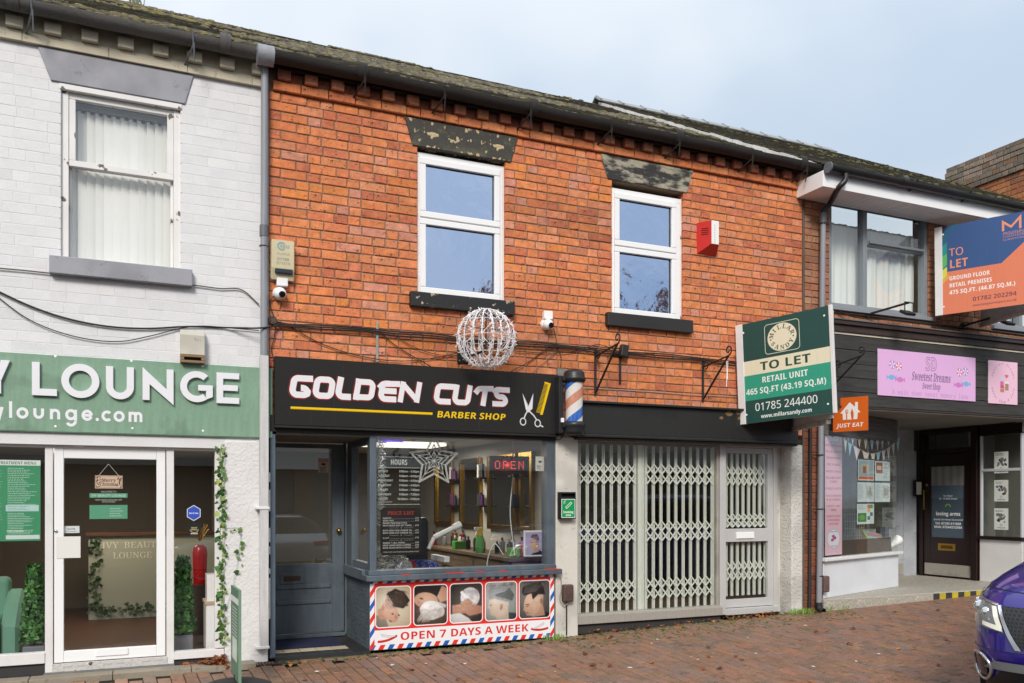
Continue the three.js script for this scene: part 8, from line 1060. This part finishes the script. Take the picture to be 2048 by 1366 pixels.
  const hex = print(512, 256, (g, w, h) => { g.fillStyle = '#0d0e10'; g.fillRect(0, 0, w, h); g.strokeStyle = '#33363a'; g.lineWidth = 4; for (let a = 0; a < 20; a++) for (let b = 0; b < 12; b++) { g.beginPath(); for (let k = 0; k < 7; k++) { const q = k * Math.PI / 3; g.lineTo(a * 28 + (b % 2) * 14 + 13 * Math.cos(q), b * 24 + 13 * Math.sin(q)); } g.stroke(); } }, { rough: 0.4, side: THREE.DoubleSide });
  mv(add(t, 'grille', carPatch([[-9 * D2R, 0.56], [9 * D2R, 0.56], [19 * D2R, 0.825], [-19 * D2R, 0.825]], 0.008, 24, 8), hex)); for (const s of [-1, 1]) mv(add(t, 'grille_surround', carPatch([[s * 8 * D2R, 0.55], [s * 10 * D2R, 0.55], [s * 20.5 * D2R, 0.83], [s * 18.5 * D2R, 0.83]], 0.014), mat('#b9bcc0', { metalness: 0.9, roughness: 0.25, side: THREE.DoubleSide })));
  mv(add(t, 'lower_intake', carPatch([[-30 * D2R, 0.24], [30 * D2R, 0.24], [16 * D2R, 0.42], [-16 * D2R, 0.42]], 0.01, 20, 5), dark)); mv(add(t, 'bumper_trim', carPatch([[-30 * D2R, 0.4], [30 * D2R, 0.4], [20 * D2R, 0.46], [-20 * D2R, 0.46]], 0.016, 20, 3), mat('#77797c', { roughness: 0.5, side: THREE.DoubleSide })));
  return t;
}
car('deep purple car parked in front of the sweet shop, one headlight showing', mat('#2a1c86', { physical: true, roughness: 0.35, metalness: 0.35, clearcoat: 1, clearcoatRoughness: 0.03 }), 7.46, 3.9, 'parked cars', 1.0, 0.34);
car('silver car parked across the street, mirrored in the barber door', mat('#9aa0a6', { physical: true, roughness: 0.35, metalness: 0.6, clearcoat: 1, clearcoatRoughness: 0.04 }), 2.7, 13.3, 'parked cars', 0.93);
car('dark blue car parked across the street, mirrored in the empty window', mat('#161b2c', { physical: true, roughness: 0.4, metalness: 0.3, clearcoat: 1, clearcoatRoughness: 0.04 }), 10.7, 13.4, 'parked cars', 0.95);

// ---------------------------------------------------------------- shops across the street, seen in the glass
{
  const t = thing('facing_shop_row', 'row of shops across the street, seen only as reflections in the glass', 'building'), z = 18, wallM = mat('#b4ada2', { map: T.grime, roughness: 0.85 }), x0 = -12, x1 = 22, y0 = -0.6;
  add(t, 'wall', box(x0, x1, 3.5, 5.6, z, z + 0.4, 0), wallM); add(t, 'back_wall', box(x0, x1, y0, 5.6, z + 6, z + 6.2, 0), wallM); for (let x = x0; x <= x1; x += 4.25) add(t, 'pier', box(x - 0.3, x + 0.3, y0, 3.5, z, z + 0.4, 0), mat('#5a4a42', { map: T.grime }));
  add(t, 'side_wall', [box(x0, x0 + 0.3, y0, 5.6, z + 0.4, z + 6, 0), box(x1 - 0.3, x1, y0, 5.6, z + 0.4, z + 6, 0)], wallM);
  for (let x = x0; x < x1 - 1; x += 4.25) { add(t, 'stall_riser', box(x + 0.31, x + 3.94, y0, 0.1, z + 0.05, z + 0.3, 0), mat('#3a3230')); add(t, 'shop_pane', box(x + 0.31, x + 3.94, 0.1, 2.4, z + 0.15, z + 0.17, 0), mat('#4a5054', { roughness: 0.08 })); const w = add(t, 'window', box(x + 1.4, x + 2.8, 3.9, 5.2, z - 0.03, z - 0.002), M.upvc); for (const k of [0, 1]) add(w, 'pane', box(x + 1.46 + k * 0.67, x + 2.07 + k * 0.67, 3.97, 5.13, z - 0.036, z - 0.031, 0), mat('#4a5054', { roughness: 0.06 })); }
  const fas = add(t, 'fascia', box(x0, x1, 2.4, 3.5, z - 0.14, z - 0.002, 0), mat('#aeb2b0', { roughness: 0.6 }));
  const sx0 = X(690, -18), sx1 = X(1090, -18); printed(t, 'fascia_lettering', sx1 - sx0, 1.0, 0.01, print(1600, 240, (g, w, h) => { g.fillStyle = '#b4b8b6'; g.fillRect(0, 0, w, h); words(g, "Black's", w * 0.62, 105, 190, '#1f2440', { weight: 'italic bold', fam: 'serif', width: 520 }); words(g, 'Established', w * 0.2, 90, 46, '#3a3a44', { weight: 'normal', width: 200 }); words(g, '1825', w * 0.2, 160, 60, '#3a3a44', { weight: 'normal', width: 150, spacing: 14 }); words(g, 'www.', w * 0.93, 80, 44, '#2a2a34', { weight: 'normal' }); words(g, 'blacksmenswear', w * 0.9, 140, 50, '#2a2a34', { weight: 'normal', width: 260 }); }), M.white, v3((sx0 + sx1) / 2, 2.95, z - 0.15), Math.PI);
  const rf = new THREE.PlaneGeometry(x1 - x0, 3.9); rf.rotateX(-Math.PI / 2 - 0.62); rf.translate((x0 + x1) / 2, 6.7, z + 1.6); const r = add(t, 'roof', rf, M.slate); const rb = new THREE.PlaneGeometry(x1 - x0, 3.9); rb.rotateX(-Math.PI / 2 + 0.62); rb.translate((x0 + x1) / 2, 6.7, z + 4.75); add(r, 'back_slope', rb, M.slate);
  for (const [cx, h] of [[12.4, 9.2], [16.9, 9.6], [20, 9.3], [-7, 8.8]]) { const c = add(t, 'chimney', box(cx - 0.4, cx + 0.4, 6.2, h, z + 2.7, z + 3.7, 0), mat('#7a4a38', { map: T.grime })); for (const q of [-0.2, 0.2]) add(c, 'chimney_pot', new THREE.CylinderGeometry(0.11, 0.14, 0.5, 12).translate(cx + q, h + 0.25, z + 3.2), mat('#a06a4a')); }
}

// ---------------------------------------------------------------- finish
for (const o of things) { if (o.userData.placed) delete o.userData.placed; else settle(o); }
renderer.render(scene, camera);
